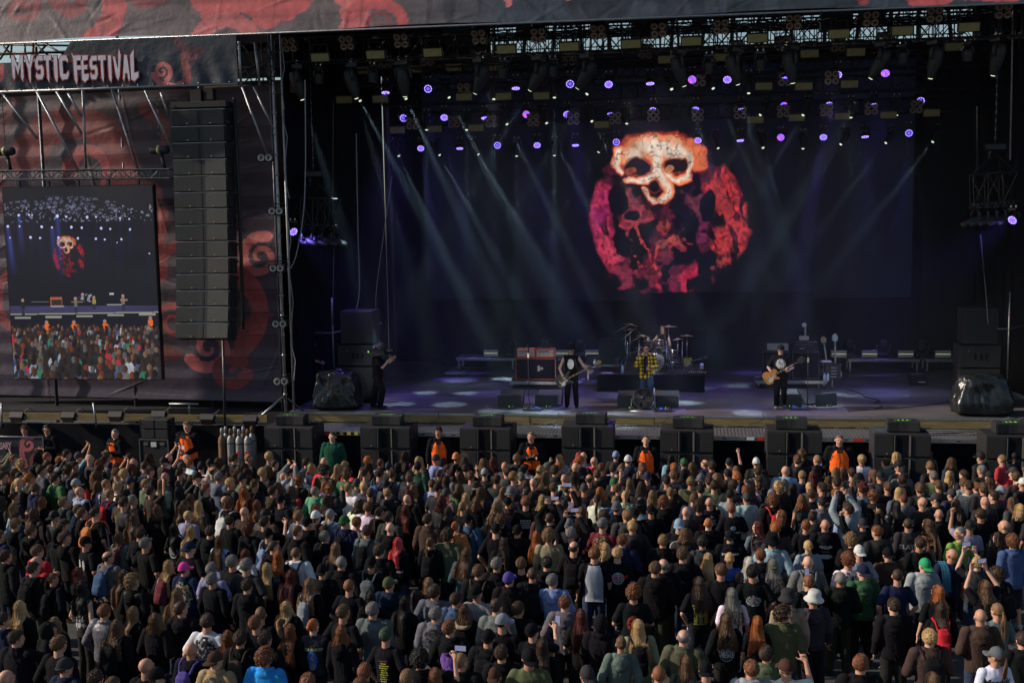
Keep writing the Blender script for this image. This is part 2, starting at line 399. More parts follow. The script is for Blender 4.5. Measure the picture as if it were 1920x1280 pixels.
def fc(U, V, P):
    px, py = proj_np(P); n = fbm(P[:,0]*1.2, P[:,2]*1.2)
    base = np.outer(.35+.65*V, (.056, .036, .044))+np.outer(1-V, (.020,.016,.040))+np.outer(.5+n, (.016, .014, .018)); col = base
    col = tentacles(px, py, col, [
        (arc(140, 330, 95, 100, 200, 350)+arc(265, 330, 30, 40, 180, 60, 8), 34, 26, (.20,.045,.05), 1),
        (arc(55, 300, 60, 120, 130, 250, 12), 16, 10, (.13,.04,.05), 1),
        (arc(165, 322, 34, 40, 180, 400), 16, 5, SRED, 1),
        (spiral(488, 482, 38, 1.5, R(-70), 1.05, -1), 11, 2.5, PINK, -1),
        (arc(395, 590, 92, 88, -80, 60), 22, 12, SRED, 1),
        (spiral(392, 652, 40, 1.4, R(150), 1, -1), 12, 2.5, PINK, -1),
        (spiral(326, 604, 34, 1.5, R(-150), 1, 1), 7, 2, SRED, 1),
        (arc(340, 520, 46, 60, 180, 330), 13, 8, DRED, 1),
        (arc(500, 650, 50, 60, 150, 280), 12, 5, DRED, 1),
        (spiral(430, 690, 34, 1.1, R(20), 1, 1), 13, 4, DRED, 1),
        (arc(20, 560, 22, 50, 90, 270, 10), 10, 6, DRED, 1),
        (arc(318, 470, 22, 90, 150, 230, 10), 18, 12, DRED, 1),
        (arc(250, 250, 60, 46, 290, 400), 14, 5, DRED, 1),
        (arc(300, 700, 60, 40, 190, 300, 10), 22, 12, (.12, .03, .04), 1)])
    seam = (P[:,2]*1.55) % 1.0; col = col*(1-.45*np.exp(-((seam-.5)/.035)**2))[:, None]
    return col
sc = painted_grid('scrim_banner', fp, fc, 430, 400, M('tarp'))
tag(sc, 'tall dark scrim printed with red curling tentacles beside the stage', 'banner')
drape('backing_cloth', -24, -10.98, YS+1.9, ZS-.1, zt+.35, None, .02, 3)
tag(bpy.context.scene.objects['backing_cloth'], 'black backing cloth behind the tentacle scrim left of the stage', 'cloth')

# ---- header banner along the roof front
YH = -1.0; H0, H1 = at(0, 80, 1, YH), at(1920, 3, 1, YH)
def fp(U, V):
    x = -24+36*U; zb = H0.z+(H1.z-H0.z)*(x-H0.x)/(H1.x-H0.x)+.05*np.sin(x*.7); z = zb+2.2*V
    y = YH+.32*(z-zb)+.04*fbm(x*.5, z*1.2)+creases(x, z, CR_H)+.006*fbm(x*14, z*14, 2)+.03*np.abs(((z-zb)*2.4) % 1-.5)+.012*np.sin(z*11+4*fbm(x*.6, z))
    return np.c_[x, y, z]
def fc(U, V, P):
    px, py = proj_np(P); n = fbm(P[:,0]*1.5, P[:,2]*3)
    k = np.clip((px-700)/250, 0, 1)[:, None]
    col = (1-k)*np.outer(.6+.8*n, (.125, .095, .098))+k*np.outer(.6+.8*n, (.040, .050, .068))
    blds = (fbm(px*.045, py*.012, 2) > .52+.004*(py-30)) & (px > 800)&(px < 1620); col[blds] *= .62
    col = tentacles(px, py, col, [
        (spiral(36, 24, 24, 1.3, R(-20), .9, -1), 8, 3, DRED, 1), (arc(30, 10, 40, 30, -20, 60, 8), 10, 6, DRED, 1),
        ([(90, -20), (105, 5), (130, 22), (150, 14), (158, -20)], 15, 12, DRED, 1),
        ([(200, -40), (215, 10), (205, 45), (175, 80)], 22, 24, RED, 1),
        ([(250, -30), (262, 0), (300, -10)], 20, 20, DRED, 1),
        ([(370, -20), (400, 25), (440, 5)], 26, 22, RED, 1), (arc(425, 80, 52, 42, 180, 330, 14), 16, 14, PINK, 1),
        ([(455, -20), (500, 25), (550, 10), (585, -25)], 34, 20, RED, 1),
        ([(640, -30), (668, 5), (660, 62)], 30, 26, PINK, 1), (arc(705, 45, 50, 40, 200, 370, 16), 14, 10, RED, 1),
        (spiral(715, 45, 24, 1.1, R(180), 1, 1), 5, 2, DRED, 1),
        ([(952, -20), (953, 9)], 7, 6, (.55, .16, .17), 0), ([(1066, -20), (1067, -3)], 7, 5, (.55, .16, .17), 0),
        ([(1600, -20), (1618, 0)], 14, 12, DRED, 1), ([(1700, -25), (1720, 4), (1775, -5)], 16, 14, RED, 1), ([(1800, -10), (1905, -6)], 10, 12, RED, 1)])
    seam = ((P[:,0]*.42) % 1.0); col = col*(1-.3*np.exp(-((seam-.5)/.02)**2))[:, None]
    return col
hb = thing('header_banner', 'long wrinkled tentacle banner hung across the top of the stage roof', 'banner', (0, 0, 0))
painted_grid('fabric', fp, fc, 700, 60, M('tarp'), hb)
m = B('galv'); m.tube([(-24, YH+.04, H0.z-.03+(H1.z-H0.z)*(-24-H0.x)/(H1.x-H0.x)), (12, YH+.04, H0.z-.03+(H1.z-H0.z)*(12-H0.x)/(H1.x-H0.x))], .03, 6); m.build('hem_tube', hb)

# ---- festival name banner
YF = -1.5; F0, F1 = at(-60, 118, 1, YF), at(444, 118, 1, YF)
zb = (at(0, 164, 1, YF).z+at(440, 162, 1, YF).z)/2; ztop = at(250, 72, 1, YF).z
fb = thing('name_banner', 'dark banner with drippy white lettering naming the festival above the side screen', 'banner', (0, 0, 0))
def fp(U, V):
    x = F0.x+(F1.x-F0.x)*U; lo = np.clip((x-at(110, 100, 1, YF).x)/.35, 0, 1); top = (ztop-.50)*(1-lo)+ztop*lo
    z = zb+(top-zb)*V; g = np.abs(((x*1.55) % 1)-.5)
    y = YF+.03*fbm(x*1.2, z*2)+.03*np.sin((x*1.55)*2*math.pi+z*3)*(1-V)**2+.012*fbm(x*6, z*6)
    return np.c_[x, y, z]
def fc(U, V, P):
    px, py = proj_np(P); n = fbm(P[:,0], P[:,2]); col = np.outer(.6+.8*n, (.026, .030, .042))
    return tentacles(px, py, col, [
        (spiral(304, 134, 17, 1.35, R(60), 1.05, -1), 5, 2, PINK, -1), ([(288, 140), (300, 158), (330, 162), (350, 150)], 6, 5, PINK, -1),
        (spiral(358, 104, 16, 1.4, R(120), 1, 1), 5, 2, DRED, 1), ([(345, 112), (350, 130), (352, 160)], 6, 10, DRED, 1),
        ([(330, 75), (345, 92), (380, 96)], 9, 5, (.10, .03, .045), 1), ([(-20, 128), (0, 120), (3, 140), (-4, 155)], 6, 4, RED, 1)])
painted_grid('fabric', fp, fc, 260, 60, M('tarp'), fb)
m = B('galv'); m.tube([(F0.x, YF, zb-.03), (F1.x, YF, zb-.03)], .035, 6)
for x in np.arange(F0.x+.2, F1.x, .42): m.ell((x, YF-.03, zb+.02), (.02, .012, .02), n=6, h=4)
m.build('hem_tube', fb)
# lettering drawn as outlines on a grid, x right, z up, then red rims behind
GL = {
 'M': [[(0,1),(.22,1),(.5,.52),(.78,1),(1,1),(.98,.05),(.86,-.12),(.74,.08),(.76,.62),(.5,.18),(.26,.62),(.26,.06),(.14,-.04),(.02,.1)]],
 'Y': [[(0,1.02),(.28,1),(.5,.62),(.72,1),(1,1),(.62,.42),(.60,.0),(.5,-.18),(.40,.0),(.38,.42)]],
 'S': [[(.95,.98),(.3,.98),(.02,.8),(.02,.5),(.2,.38),(.6,.40),(.66,.3),(.60,.18),(.25,.2),(.1,.28),(.0,.1),(.2,-.02),(.75,-.03),(.98,.18),(.98,.46),(.8,.58),(.4,.58),(.34,.68),(.42,.78),(.95,.76)]],
 'T': [[(0,1),(1,1),(1,.8),(.66,.78),(.66,.08),(.56,-.14),(.34,.06),(.34,.78),(0,.8)]],
 'I': [[(.1,1),(.9,1),(.86,.06),(.62,-.14),(.3,-.04),(.12,.1)]],
 'C': [[(.98,.78),(.8,1),(.25,1),(.0,.8),(.02,.14),(.25,-.04),(.8,-.02),(1,.2),(.92,.34),(.68,.2),(.38,.22),(.36,.76),(.68,.78),(.9,.7)]],
 'F': [[(-.1,1.12),(.1,1),(1,1),(.98,.78),(.4,.78),(.4,.58),(.85,.56),(.85,.38),(.4,.38),(.4,-.05),(.26,-.24),(.08,.0),(.04,.85)]],
 'E': [[(0,1),(.98,1),(.95,.8),(.36,.78),(.36,.6),(.82,.58),(.82,.4),(.36,.4),(.36,.22),(1,.2),(.9,-.02),(.4,-.14),(.04,-.02)]],
 'V': [[(0,.98),(.3,.92),(.52,.4),(.68,1.0),(.76,1.28),(.98,1.0),(.72,.1),(.5,-.06),(.3,.1)]],
 'A': [[(.35,1.04),(.72,1),(.98,.06),(.86,-.12),(.68,.06),(.62,.24),(.38,.24),(.3,.06),(.16,-.10),(.02,.04)]],
 'L': [[(.1,1.0),(.55,1.25),(.5,.26),(.98,.3),(1,.08),(.5,-.1),(.08,-.02)]]}
# letters sit on the banner: (char, x0, x1) in banner photo positions
LT = [('M',23,45),('Y',46,66),('S',67,83),('T',83,98),('I',101,110),('C',112,130),('F',138,156),('E',153,167),('S',169,184),('T',185,200),('I',203,211),('V',213,229),('A',230,244),('L',244,260)]
lw = thing('lettering', None, None); lw.parent = fb
def offs(poly, d):
    cx = sum(p[0] for p in poly)/len(poly); n = len(poly); A = sum(poly[i][0]*poly[(i+1) % n][1]-poly[(i+1) % n][0]*poly[i][1] for i in range(n))
    sgn = 1 if A > 0 else -1; out = []
    for i in range(n):
        a = Vector(poly[i-1]); b = Vector(poly[i]); c = Vector(poly[(i+1) % n]); e1 = (b-a).normalized(); e2 = (c-b).normalized()
        nn = Vector((e1.y+e2.y, -(e1.x+e2.x)))*sgn
        nn = nn.normalized() if nn.length > .2 else Vector((e1.y, -e1.x))*sgn
        out.append((b.x+nn.x*d, b.y+nn.y*d))
    return out
for ch, x0, x1 in LT:
    a = at(x0, 145, 1, YF-.05); b = at(x1, 145, 1, YF-.05); zt2 = at(x0, 105, 1, YF).z; zb2 = at(x0, 149, 1, YF).z; wd = b.x-a.x; ht = zt2-zb2
    for poly in GL[ch]:
        pts = [(p[0]*wd, p[1]*ht) for p in poly]
        m = B('letter_rim') if 'letter_rim' in MATS else B(mat('letter_rim', (.42,.06,.06), .6).name)
        m.prism(offs(pts, .028), .006, Matrix.Translation((a.x, YF-.035, zb2))); o1 = m.build('letter_rim', lw)
        m = B('letter_face') if 'letter_face' in MATS else B(mat('letter_face', (.66,.60,.68), .6).name)
        m.prism(offs(pts, -.006), .006, Matrix.Translation((a.x, YF-.046, zb2))); m.build('letter', lw)

# ---- left scaffold tower with masts, struts and a crossing truss
tower = thing('scaffold_tower', 'galvanised scaffold of masts, struts and truss holding the left wing', 'scaffold', (-11.2, 0, 0))
def T3(*p): return [Vector(q)-Vector((-11.2, 0, 0)) for q in p]
mast_b = at(533, 760, 1, -.1); mast_t = at(513, 80, 1, -.1); mx_ = (mast_b.x+mast_t.x)/2
m = B('galv'); m.tube(T3((mx_, -.1, 0), (mx_, -.1, 13.0)), .045, 8)
for z in np.arange(2.6, 12.6, .55): m.lathe([(.06, -.03), (.06, .03)], Vector((mx_, -.1, z))-Vector((-11.2, 0, 0)), n=8)
m.build('mast', tower)
m = B('galv'); m.tube(T3((mx_+.16, .12, 0), (mx_+.16, .12, 13)), .035, 8); m.build('mast', tower)
m = B('dark_steel'); m.tube(T3((mx_-.12, -.02, 0), (mx_-.12, -.02, 13)), .03, 8); m.build('mast', tower)
def strut(a, b, y=-1.2, y2=None, r=.035, mt='galv'):
    p = at(*a, 1, y); q = at(*b, 1, y if y2 is None else y2); m = B(mt); m.tube(T3(p, q), r, 6); return m.build('strut', tower)
for a, b, y in (((155,166),(161,316),-.9), ((67,168),(146,318),-1.1), ((106,172),(153,250),-1.0), ((128,176),(153,219),-.9), ((272,170),(319,274),-1.1), ((302,174),(316,219),-.9),
                ((453,160),(500,290),-.7), ((476,163),(513,244),-.5), ((448,78),(452,164),-1.4), ((478,80),(487,160),-.6), ((0,170),(70,260),-.5), ((210,168),(262,330),-.3)): strut(a, b, y)
for a, b in (((452,160),(520,100)), ((456,100),(520,160)), ((455,85),(505,150)), ((470,78),(522,120)), ((450,140),(525,95)), ((480,160),(520,78)), ((445,128),(525,124)), ((445,146),(525,143)), ((490,78),(494,162)), ((506,78),(509,162)), ((460,128),(476,160)), ((476,160),(492,124)), ((492,124),(506,160)), ((445,90),(470,128)), ((500,85),(522,120))): strut(a, b, -.3, r=.02, mt='black_metal')
for a, b in (((0,84),(130,86)), ((0,100),(130,99)), ((22,82),(20,110)), ((46,80),(48,110)), ((0,80),(30,112)), ((66,80),(70,112)), ((66,84),(100,112)), ((0,112),(20,80)), ((80,80),(150,120)), ((62,82),(62,112)), ((90,82),(60,112))): strut(a, b, .6, r=.03, mt='black_metal')
drape('side_net', -2.2, .35, .9, at(485, 147, 1, .9).z, 13.0, tower, .02, 3)
strut((533, 742), (491, 778), -.1, -.9, r=.03); strut((533, 742), (575, 775), -.1, .2, r=.03, mt='dark_steel')
strut((175, 755), (181, 800), -.2, r=.03); strut((355, 755), (356, 776), -.2, r=.03); strut((318, 757), (372, 757), -.25, r=.03); strut((3, 755), (3, 800), -.2, r=.03); strut((418, 634), (422, 800), -.35, r=.035, mt='dark_steel')
m = truss_mb(at(-70, 330, 1, -.9)-Vector((-11.2, 0, 0)), at(322, 326, 1, -.9)-Vector((-11.2, 0, 0)), w=.25, h=.24, step=.28, r=.022, mt='dark_steel'); m.build('cross_truss', tower)
for k, (x, z) in enumerate(((0, 3), (0, 5.2), (0, 8), (0, 10.4))):
    m = B('cable_grey'); m.tube(T3(*[(mx_+.28+.07*math.sin(t*2.1+k), -.14, z+t*.55) for t in range(5)]), .013, 4); m.build('cable', tower)
m = B('wood_beam'); m.box((Vector(at(478, 168, 1, 1.2))-Vector((-11.2, 0, 0))), (3.0, .08, .26)); m.build('timber_board', tower)
m = B('dark_steel')
for x in (-23.5, -21, -18.5, -16, -13.6): m.tube(T3((x, .9, 0), (x, .9, 13)), .05, 6)
for z in (12.3, 13.2): m.tube(T3((-24, .9, z), (-11.2, .9, z)), .04, 6)
m.build('rear_frame', tower)

# ---- festival video screen at left
vs = thing('video_screen', 'tall outdoor video screen showing the band on stage and the crowd', 'screen', (0, 0, 0))
YV = -.35; a = at(12, 350, 1, YV); b = at(290, 350, 1, YV); d_ = at(20, 712, 1, YV); e = at(298, 708, 1, YV)
vx0, vx1, vz0, vz1 = (a.x+d_.x)/2, (b.x+e.x)/2, (d_.z+e.z)/2, (a.z+b.z)/2
m = B('black_metal'); m.box(((vx0+vx1)/2, YV+.09, (vz0+vz1)/2), (vx1-vx0+.05, .16, vz1-vz0+.05)); m.build('cabinet', vs)
for k in range(5): B('dark_steel').box((vx0+(vx1-vx0)*(k+.5)/5, YV+.1, vz1+.10), (.08, .08, .16)).build('hanging_bracket', vs)
SK = []
def skull_paint(u, v, ns=1.0):
    """u right, v up, both about -1..1 over the emblem; returns emitted colour"""
    u = u+.09*(fbm(u*5+2, v*5+7)-.5)+.03*(fbm(u*16+2, v*16+7)-.5); v = v+.09*(fbm(u*5+12, v*5+3)-.5)+.03*(fbm(u*16+9, v*16+1)-.5)
    n = fbm(u*6*ns+9, v*6*ns+4); n2 = fbm(u*24*ns+3, v*24*ns+8); n3 = fbm(u*15*ns+4*v, v*4*ns+20); n4 = fbm(u*10+30, v*10+5)
    C = np.zeros(u.shape+(3,)); r = np.hypot(u, v); A = np.degrees(np.arctan2(v, u)) % 360
    def paint(mask, col, k=1.0):
        mk = np.clip(mask, 0, 1)[..., None]*k; C[:] = C*(1-mk)+np.array(col)*mk*(.12+1.45*np.clip(n2[..., None]*1.6-.3, 0, 1))
    soft = lambda x, k=9: np.clip(x*k+.5, 0, 1)
    ell = lambda cx, cy, rx, ry, a=0: 1-np.hypot(((u-cx)*math.cos(a)+(v-cy)*math.sin(a))/rx, (-(u-cx)*math.sin(a)+(v-cy)*math.cos(a))/ry)
    def sect(r0, r1, a0, a1): return soft(r-r0, 14)*soft(r1-r, 18)*soft(np.minimum(A-a0, a1-A)/12.0, 4)
    paint(soft((.98-r)*2)*soft(n-.50), (.13,.01,.03), .8)
    paint(sect(.70, .99, 152, 222)*soft(n3-.38), (.52,.03,.10)); paint(sect(.72, .93, 158, 186)*soft(n-.50), (.34,.015,.12), .8)
    paint(sect(.74, .98, 196, 224)*soft(n-.44), (.60,.04,.09))
    paint(sect(.60, .99, 2, 40)*soft(n3-.36), (.58,.035,.04)); paint(sect(.76, 1.04, 348, 360)*soft(n3-.40), (.62,.04,.045)); paint(sect(.76, 1.04, 0, 8)*soft(n3-.34), (.70,.045,.05))
    paint(sect(.66, 1.08, 325, 352)*soft(n3-.46), (.58,.04,.045)); paint(sect(.74, .98, 306, 330)*soft(n-.52), (.50,.05,.05))
    paint(sect(.72, 1.0, 282, 306)*soft(n-.48), (.55,.02,.07)); paint(sect(.62, .98, 225, 280)*soft(n-.56), (.20,.008,.035))
    for cx, cy, rx, ry, a, c, k in ((-.42,-.02,.20,.30,.3,(.42,.04,.06),.42), (-.40,-.22,.10,.20,.2,(.45,.05,.06),.44), (-.55,.24,.14,.12,0,(.40,.06,.05),.46), (.36,.18,.22,.24,-.4,(.16,.03,.05),.48), (.40,-.16,.20,.16,0,(.20,.02,.08),.52), (.16,-.40,.18,.08,.3,(.52,.05,.06),.42), (.10,-.28,.07,.08,.9,(.5,.07,.06),.40), (-.03,-.12,.09,.09,0,(.35,.05,.04),.46), (-.06,-.34,.08,.07,0,(.30,.06,.05),.5), (-.05,-.62,.24,.22,0,(.20,.012,.03),.54), (-.55,-.72,.20,.16,.6,(.28,.015,.05),.48), (-.08,-.92,.05,.14,.2,(.45,.02,.05),.42)):
        paint(soft(ell(cx, cy, rx, ry, a)+(n4-.5)*1.2, 5)*soft(n-k), c)
    for a, bb, c, dd in ((-.52,-.32,-.30,-.62), (-.40,-.14,-.26,-.40), (-.32,-.30,-.06,-.72), (-.10,-.36,-.18,-.60)):
        t = np.clip(((u-a)*(c-a)+(v-bb)*(dd-bb))/((c-a)**2+(dd-bb)**2), 0, 1); q = np.hypot(u-a-t*(c-a), v-bb-t*(dd-bb)); paint((q < .018+.03*(n4-.5)).astype(float)*soft(n2-.45), (.5,.05,.05))
    for cx, cy, rx, ry, a in ((-.44,.02,.10,.06,0), (-.62,.22,.13,.20,.2), (.55,.14,.10,.20,-.2), (-.56,-.32,.10,.20,.5), (.32,-.02,.10,.05,0)): paint(soft(ell(cx, cy, rx, ry, a)), (0,0,.004))
    C *= .85; u = (u+.01)*1.07; v = .96+(v-.96)*1.12
    def stroke(pts, w0, w1):
        best = np.full(u.shape, -9.0)
        for k in range(len(pts)-1):
            (ax, ay), (bx, by) = pts[k], pts[k+1]; t = np.clip(((u-ax)*(bx-ax)+(v-ay)*(by-ay))/((bx-ax)**2+(by-ay)**2), 0, 1); w_ = w0+(w1-w0)*(k+t)/(len(pts)-1); best = np.maximum(best, 1-np.hypot(u-ax-t*(bx-ax), v-ay-t*(by-ay))/w_)
        return best
    tone = .45+.85*fbm(u*7+40, v*5+40, 5); crack = 1-.7*np.clip(1-np.abs(fbm(u*9+70, v*13+5, 3)-.5)*18, 0, 1)*(n4 > .42)-.25*(n3 > .6)
    def bone(mask, col, k=1.0):
        mk = np.clip(mask, 0, 1)[..., None]*k; C[:] = C*(1-mk)+np.array(col)*mk*(tone*crack*(.75+.5*n2))[..., None]
    sk = np.maximum.reduce([ell(-.08,.84,.50,.19,-.08), ell(-.42,.74,.22,.17,.6), ell(.20,.80,.22,.17,-.4), stroke([(-.08,.76),(-.12,.56),(-.03,.42),(.05,.31),(.05,.20),(-.07,.12)], .12, .055), stroke([(-.52,.40),(-.38,.37),(-.24,.42),(-.14,.52)], .05, .07), stroke([(.31,.45),(.17,.40),(.04,.47)], .065, .06), stroke([(-.62,.82),(-.68,.64),(-.60,.52)], .09, .035), stroke([(.34,.74),(.37,.60),(.33,.50)], .07, .04), stroke([(-.30,.28),(-.25,.18),(-.14,.10)], .035, .045)])
    rim = np.maximum(sk, stroke([(.36,.84),(.48,.74),(.46,.60)], .12, .10)-.05)+(n4-.5)*.5
    bone(soft(rim+.16, 5), (.42,.03,.025)); bone(soft(rim+.0, 6), (.95,.20,.07)); b_ = sk+(n4-.5)*.34-(.9-v)*.10
    bone(soft(b_-.12, 5), (.95,.34,.16)); bone(soft(b_-.36+(n3-.5)*.5, 3.5), (.98,.62,.42)); bone(soft(b_-.52+(n3-.5)*.5, 3.5), (1.0,.82,.68), .8)
    for cx, cy, rx, ry, a in ((-.39,.575,.18,.105,-.10), (.16,.60,.155,.10,.08), (-.15,.31,.075,.085,.3)):
        s_ = ell(cx, cy, rx, ry, a)+(n4-.5)*.26; paint(soft(s_+.22, 5), (.34,.05,.03), .8); paint(soft(s_), (.012,.004,.006))
    bone(soft(ell(-.48,.54,.07,.045)+(n4-.5)*.5), (.40,.08,.04), .8); bone(soft(ell(.06,.53,.05,.06)+(n4-.5)*.4), (.75,.28,.14), .8)
    return C
def fpv(U, V): return np.c_[vx0+(vx1-vx0)*U, np.full(U.shape, YV), vz0+(vz1-vz0)*V]
def fcv(U, V, P):
    rs = np.random.RandomState(5); asp = (vz1-vz0)/(vx1-vx0); X = U; Y = (1-V)*asp      # X 0..1, Y down 0..1.3
    C = np.zeros((len(U), 3))+np.array((.012,.012,.020)); C += (np.clip(.85-Y, 0, 1)*.012*(fbm(X*3, Y*2)))[:, None]*np.array((1.3,1.2,.6))
    def box(x0, y0, x1, y1, c):
        k = (X > x0) & (X < x1) & (Y > y0) & (Y < y1); C[k] = c
    # roof lattice with sky behind, arched
    arch = (Y > .055+.30*(X-.38)**2) & (Y < .155+.12*(X-.3)) & (X < .80)
    lat = (np.abs(((X*23+Y*9) % 1)-.5) > .12) & (np.abs(((X*17-Y*19) % 1)-.5) > .12) & (np.abs(((X*3+Y*41) % 1)-.5) > .12) & (fbm(X*26, Y*40) > .53-.16*np.exp(-((X-.33)/.16)**2))
    C[arch & lat] = (.095,.095,.15)
    k = (Y > .12) & (Y < .22) & (fbm(X*90, Y*90, 2) > .72); C[k] = (.20,.21,.30)
    for i_, (x, y, s) in enumerate([(.10,.17,.9),(.17,.17,.7),(.19,.17,.6),(.36,.18,1.2),(.42,.185,.8),(.56,.19,1),(.62,.19,.7),(.78,.2,.7),(.84,.205,.7),(.02,.24,1),(.10,.24,.7),(.25,.245,1),(.32,.25,.7),(.45,.25,1),(.52,.255,.8),(.65,.26,1),(.71,.265,.7),(.84,.27,.8),(.03,.31,.6),(.17,.31,1),(.235,.315,.8),(.36,.315,.9),(.49,.32,.8),(.61,.325,.9),(.67,.33,.7),(.78,.33,.8),(.75,.35,.5),(.96,.42,.5)]):
        d2 = np.hypot(X-x, Y-y)/(.0085*s); C[d2 < 1] = (.60,.62,1.0)
        C += (np.exp(-((X-x-.1*(Y-y)*(.5-x))/(.012+.03*(Y-y)))**2)*np.clip(1-(Y-y)/.26, 0, 1)*(Y > y)*(.16 if i_ % 3 == 0 and x < .55 else .012))[:, None]*np.array((.12,.18,.95))
    u = (X-.42)/.105; v = -(Y-.435)/.125; k = (np.abs(u) < 1.2) & (np.abs(v) < 1.2); Sx = skull_paint(u[k], v[k], .5); C[k] = np.maximum(C[k], Sx*.6)
    # stage floor and players
    fl = (Y > .745-.0*X) & (Y < .80-.01*X); C[fl] = np.outer(.5+fbm(X*3, Y*30), (.055,.05,.12))[fl]
    C[(Y > .795-.012*X) & (Y < .801-.012*X)] = (.35,.33,.22)
    box(.28,.69,.36,.745,(.42,.10,.05)); box(.285,.705,.355,.74,(.03,.03,.03)); box(.28,.745,.37,.752,(.35,.35,.38)); box(.15,.715,.27,.72,(.16,.17,.18)); box(.66,.735,.78,.742,(.34,.34,.36)); box(.68,.665,.71,.675,(.45,.44,.38))
    for (x, y, c, h) in [(.09,.70,(.02,.02,.02),.10),(.45,.69,(.13,.13,.14),.10),(.575,.685,(.32,.25,.05),.08),(.77,.675,(.15,.15,.16),.10),(.5,.665,(.10,.10,.14),.05)]:
        box(x-.011, y+.018, x+.011, y+h*.6, c); box(x-.010, y+h*.6, x+.010, y+h, (.03,.03,.05)); d2 = np.hypot(X-x, Y-y-.008)/.010; C[d2 < 1] = (.38,.22,.17)
    box(.42,.715,.50,.722,(.25,.16,.08)); box(.75,.705,.80,.713,(.40,.18,.06))
    k = (Y > .67) & (Y < .72) & (X > .47) & (X < .56) & (fbm(X*90, Y*90, 2) > .6); C[k] = (.30,.30,.36)
    # front edge of the stage
    for j in range(5): box(.03+j*.21, .812-.01*j*.5, .03+j*.21+.11, .826-.01*j*.5, (.26,.26,.24))
    # crowd: heads over shoulders, back rows first
    cols = [(.022,.022,.027)]*18+[(.06,.07,.09),(.22,.26,.33),(.38,.03,.05),(.04,.16,.10),(.36,.38,.42),(.05,.08,.20),(.14,.13,.12)]
    hair = [(.035,.018,.012),(.014,.010,.010),(.06,.03,.016),(.13,.07,.045),(.035,.02,.014),(.15,.09,.05),(.13,.03,.015),(.08,.08,.085),(.02,.013,.012)]
    for x, y in ((.245,.84),(.43,.84),(.64,.835),(.945,.815)):
        box(x-.016, y+.02, x+.016, y+.06, (.75,.14,.02)); C[np.hypot(X-x, (Y-y-.008))/.012 < 1] = (.35,.20,.15)
    y = .875
    while y < asp+.03:
        s = .016+.034*(y-.85)/.45; nx = int(1/(s*1.35))
        for i in range(nx):
            x = (i+.5+rs.uniform(-.4, .4))/nx; yy = y+rs.uniform(-.4, .4)*s; c = cols[rs.randint(len(cols))]; hc = hair[rs.randint(len(hair))]
            sel = (np.abs(X-x) < s*1.3) & (Y > yy-s) & (Y < yy+4*s); Xs = X[sel]; Ys = Y[sel]; Cs = C[sel]
            body = (np.hypot((Xs-x)/(s*.95), (Ys-yy-1.9*s)/(s*1.6)) < 1) | ((np.abs(Xs-x) < s*.9) & (Ys > yy+2*s)); Cs[body] = np.array(c)*(.7+.6*fbm(Xs*60, Ys*60, 2))[body][:, None]
            hd = np.hypot((Xs-x)/(s*.46), (Ys-yy)/(s*.62)) < 1; Cs[hd] = np.array(hc)*(1.5-1.0*(Xs[hd]-x+s*.4)/(s))[:, None].clip(.4, 1.6)
            C[sel] = Cs
        y += s*1.15
    C *= (.93+.07*np.sin(U*430)*np.sin(V*560))[:, None]
    return C*1.0
mat('video', (0,0,0), .35, 0, .03, 50, src='attr', emit='attr', estr=.85, spec=.3)
painted_grid('picture', fpv, fcv, 300, 390, M('video'), vs)

# ---- LED wall at the back with the skull emblem
YL = 10.2
lw = thing('led_wall', 'huge dark LED wall glowing with a red emblem of a skull', 'screen', (0, 0, 0))
lx0, lx1 = at(795, 350, 1, YL).x, at(1713, 350, 1, YL).x; lz0, lz1 = at(1250, 560, 1, YL).z, 12.4
ecx, ecz = at(1248, 400, 1, YL).x, at(1255, 407, 1, YL).z; eru = (at(1398, 400, 1, YL).x-at(1108, 400, 1, YL).x)/2; erv = (at(1255, 250, 1, YL).z-at(1255, 552, 1, YL).z)/2
m = B('black_metal'); m.box(((lx0+lx1)/2, YL+.12, (lz0+lz1)/2), (lx1-lx0, .2, lz1-lz0)); m.build('cabinet', lw)
ex0, ex1, ez0, ez1 = ecx-eru*1.15, ecx+eru*1.15, ecz-erv*1.15, ecz+erv*1.15
def panel(name, x0, x1, z0, z1, nu, nv, fcx): return painted_grid(name, lambda U, V: np.c_[x0+(x1-x0)*U, np.full(U.shape, YL), z0+(z1-z0)*V], fcx, nu, nv, M('led'), lw)
mat('led', (0,0,0), .4, 0, .02, 50, src='attr', emit='attr', estr=1.0, spec=.2)
def glow(U, V, P):
    n = fbm(P[:,0]*.5, P[:,2]*.5); return np.outer(.4+n, (.0012, .0016, .0048))
def emb(U, V, P): return glow(U, V, P)+skull_paint((P[:,0]-ecx)/eru, (P[:,2]-ecz)/erv)*.74
panel('emblem_picture', ex0, ex1, ez0, ez1, 420, 420, emb)
panel('picture', lx0, ex0, lz0, lz1, 30, 30, glow); panel('picture', ex1, lx1, lz0, lz1, 30, 30, glow); panel('picture', ex0, ex1, ez1, lz1, 20, 12, glow)
if lz0 < ez0-.05: panel('picture', ex0, ex1, lz0, ez0, 20, 8, glow)

# ---- unseen brick block, added at the left to shade the left front of the audience
W = thing('added_shade_block', 'long brick warehouse left of the audience', 'building', (-41, -32, 0))
mat('brick', (.23,.11,.08), .85, 0, .3, 3, .5, 20)
B('brick').box((0, 0, 6.9), (6, 27, 13.8)).build('wall', W); B('dark_steel').box((0, 0, 14.0), (6.5, 27.5, .35)).build('roof', W)
for z in (2.2, 6.4, 10.6):
    for y in np.arange(-11.5, 12, 3.2):
        f = B('galv').box((3.03, y, z), (.10, 1.5, 2.1)).build('window', W); B('shade_glass').box((3.09, y, z), (.03, 1.34, 1.94)).build('pane', f)
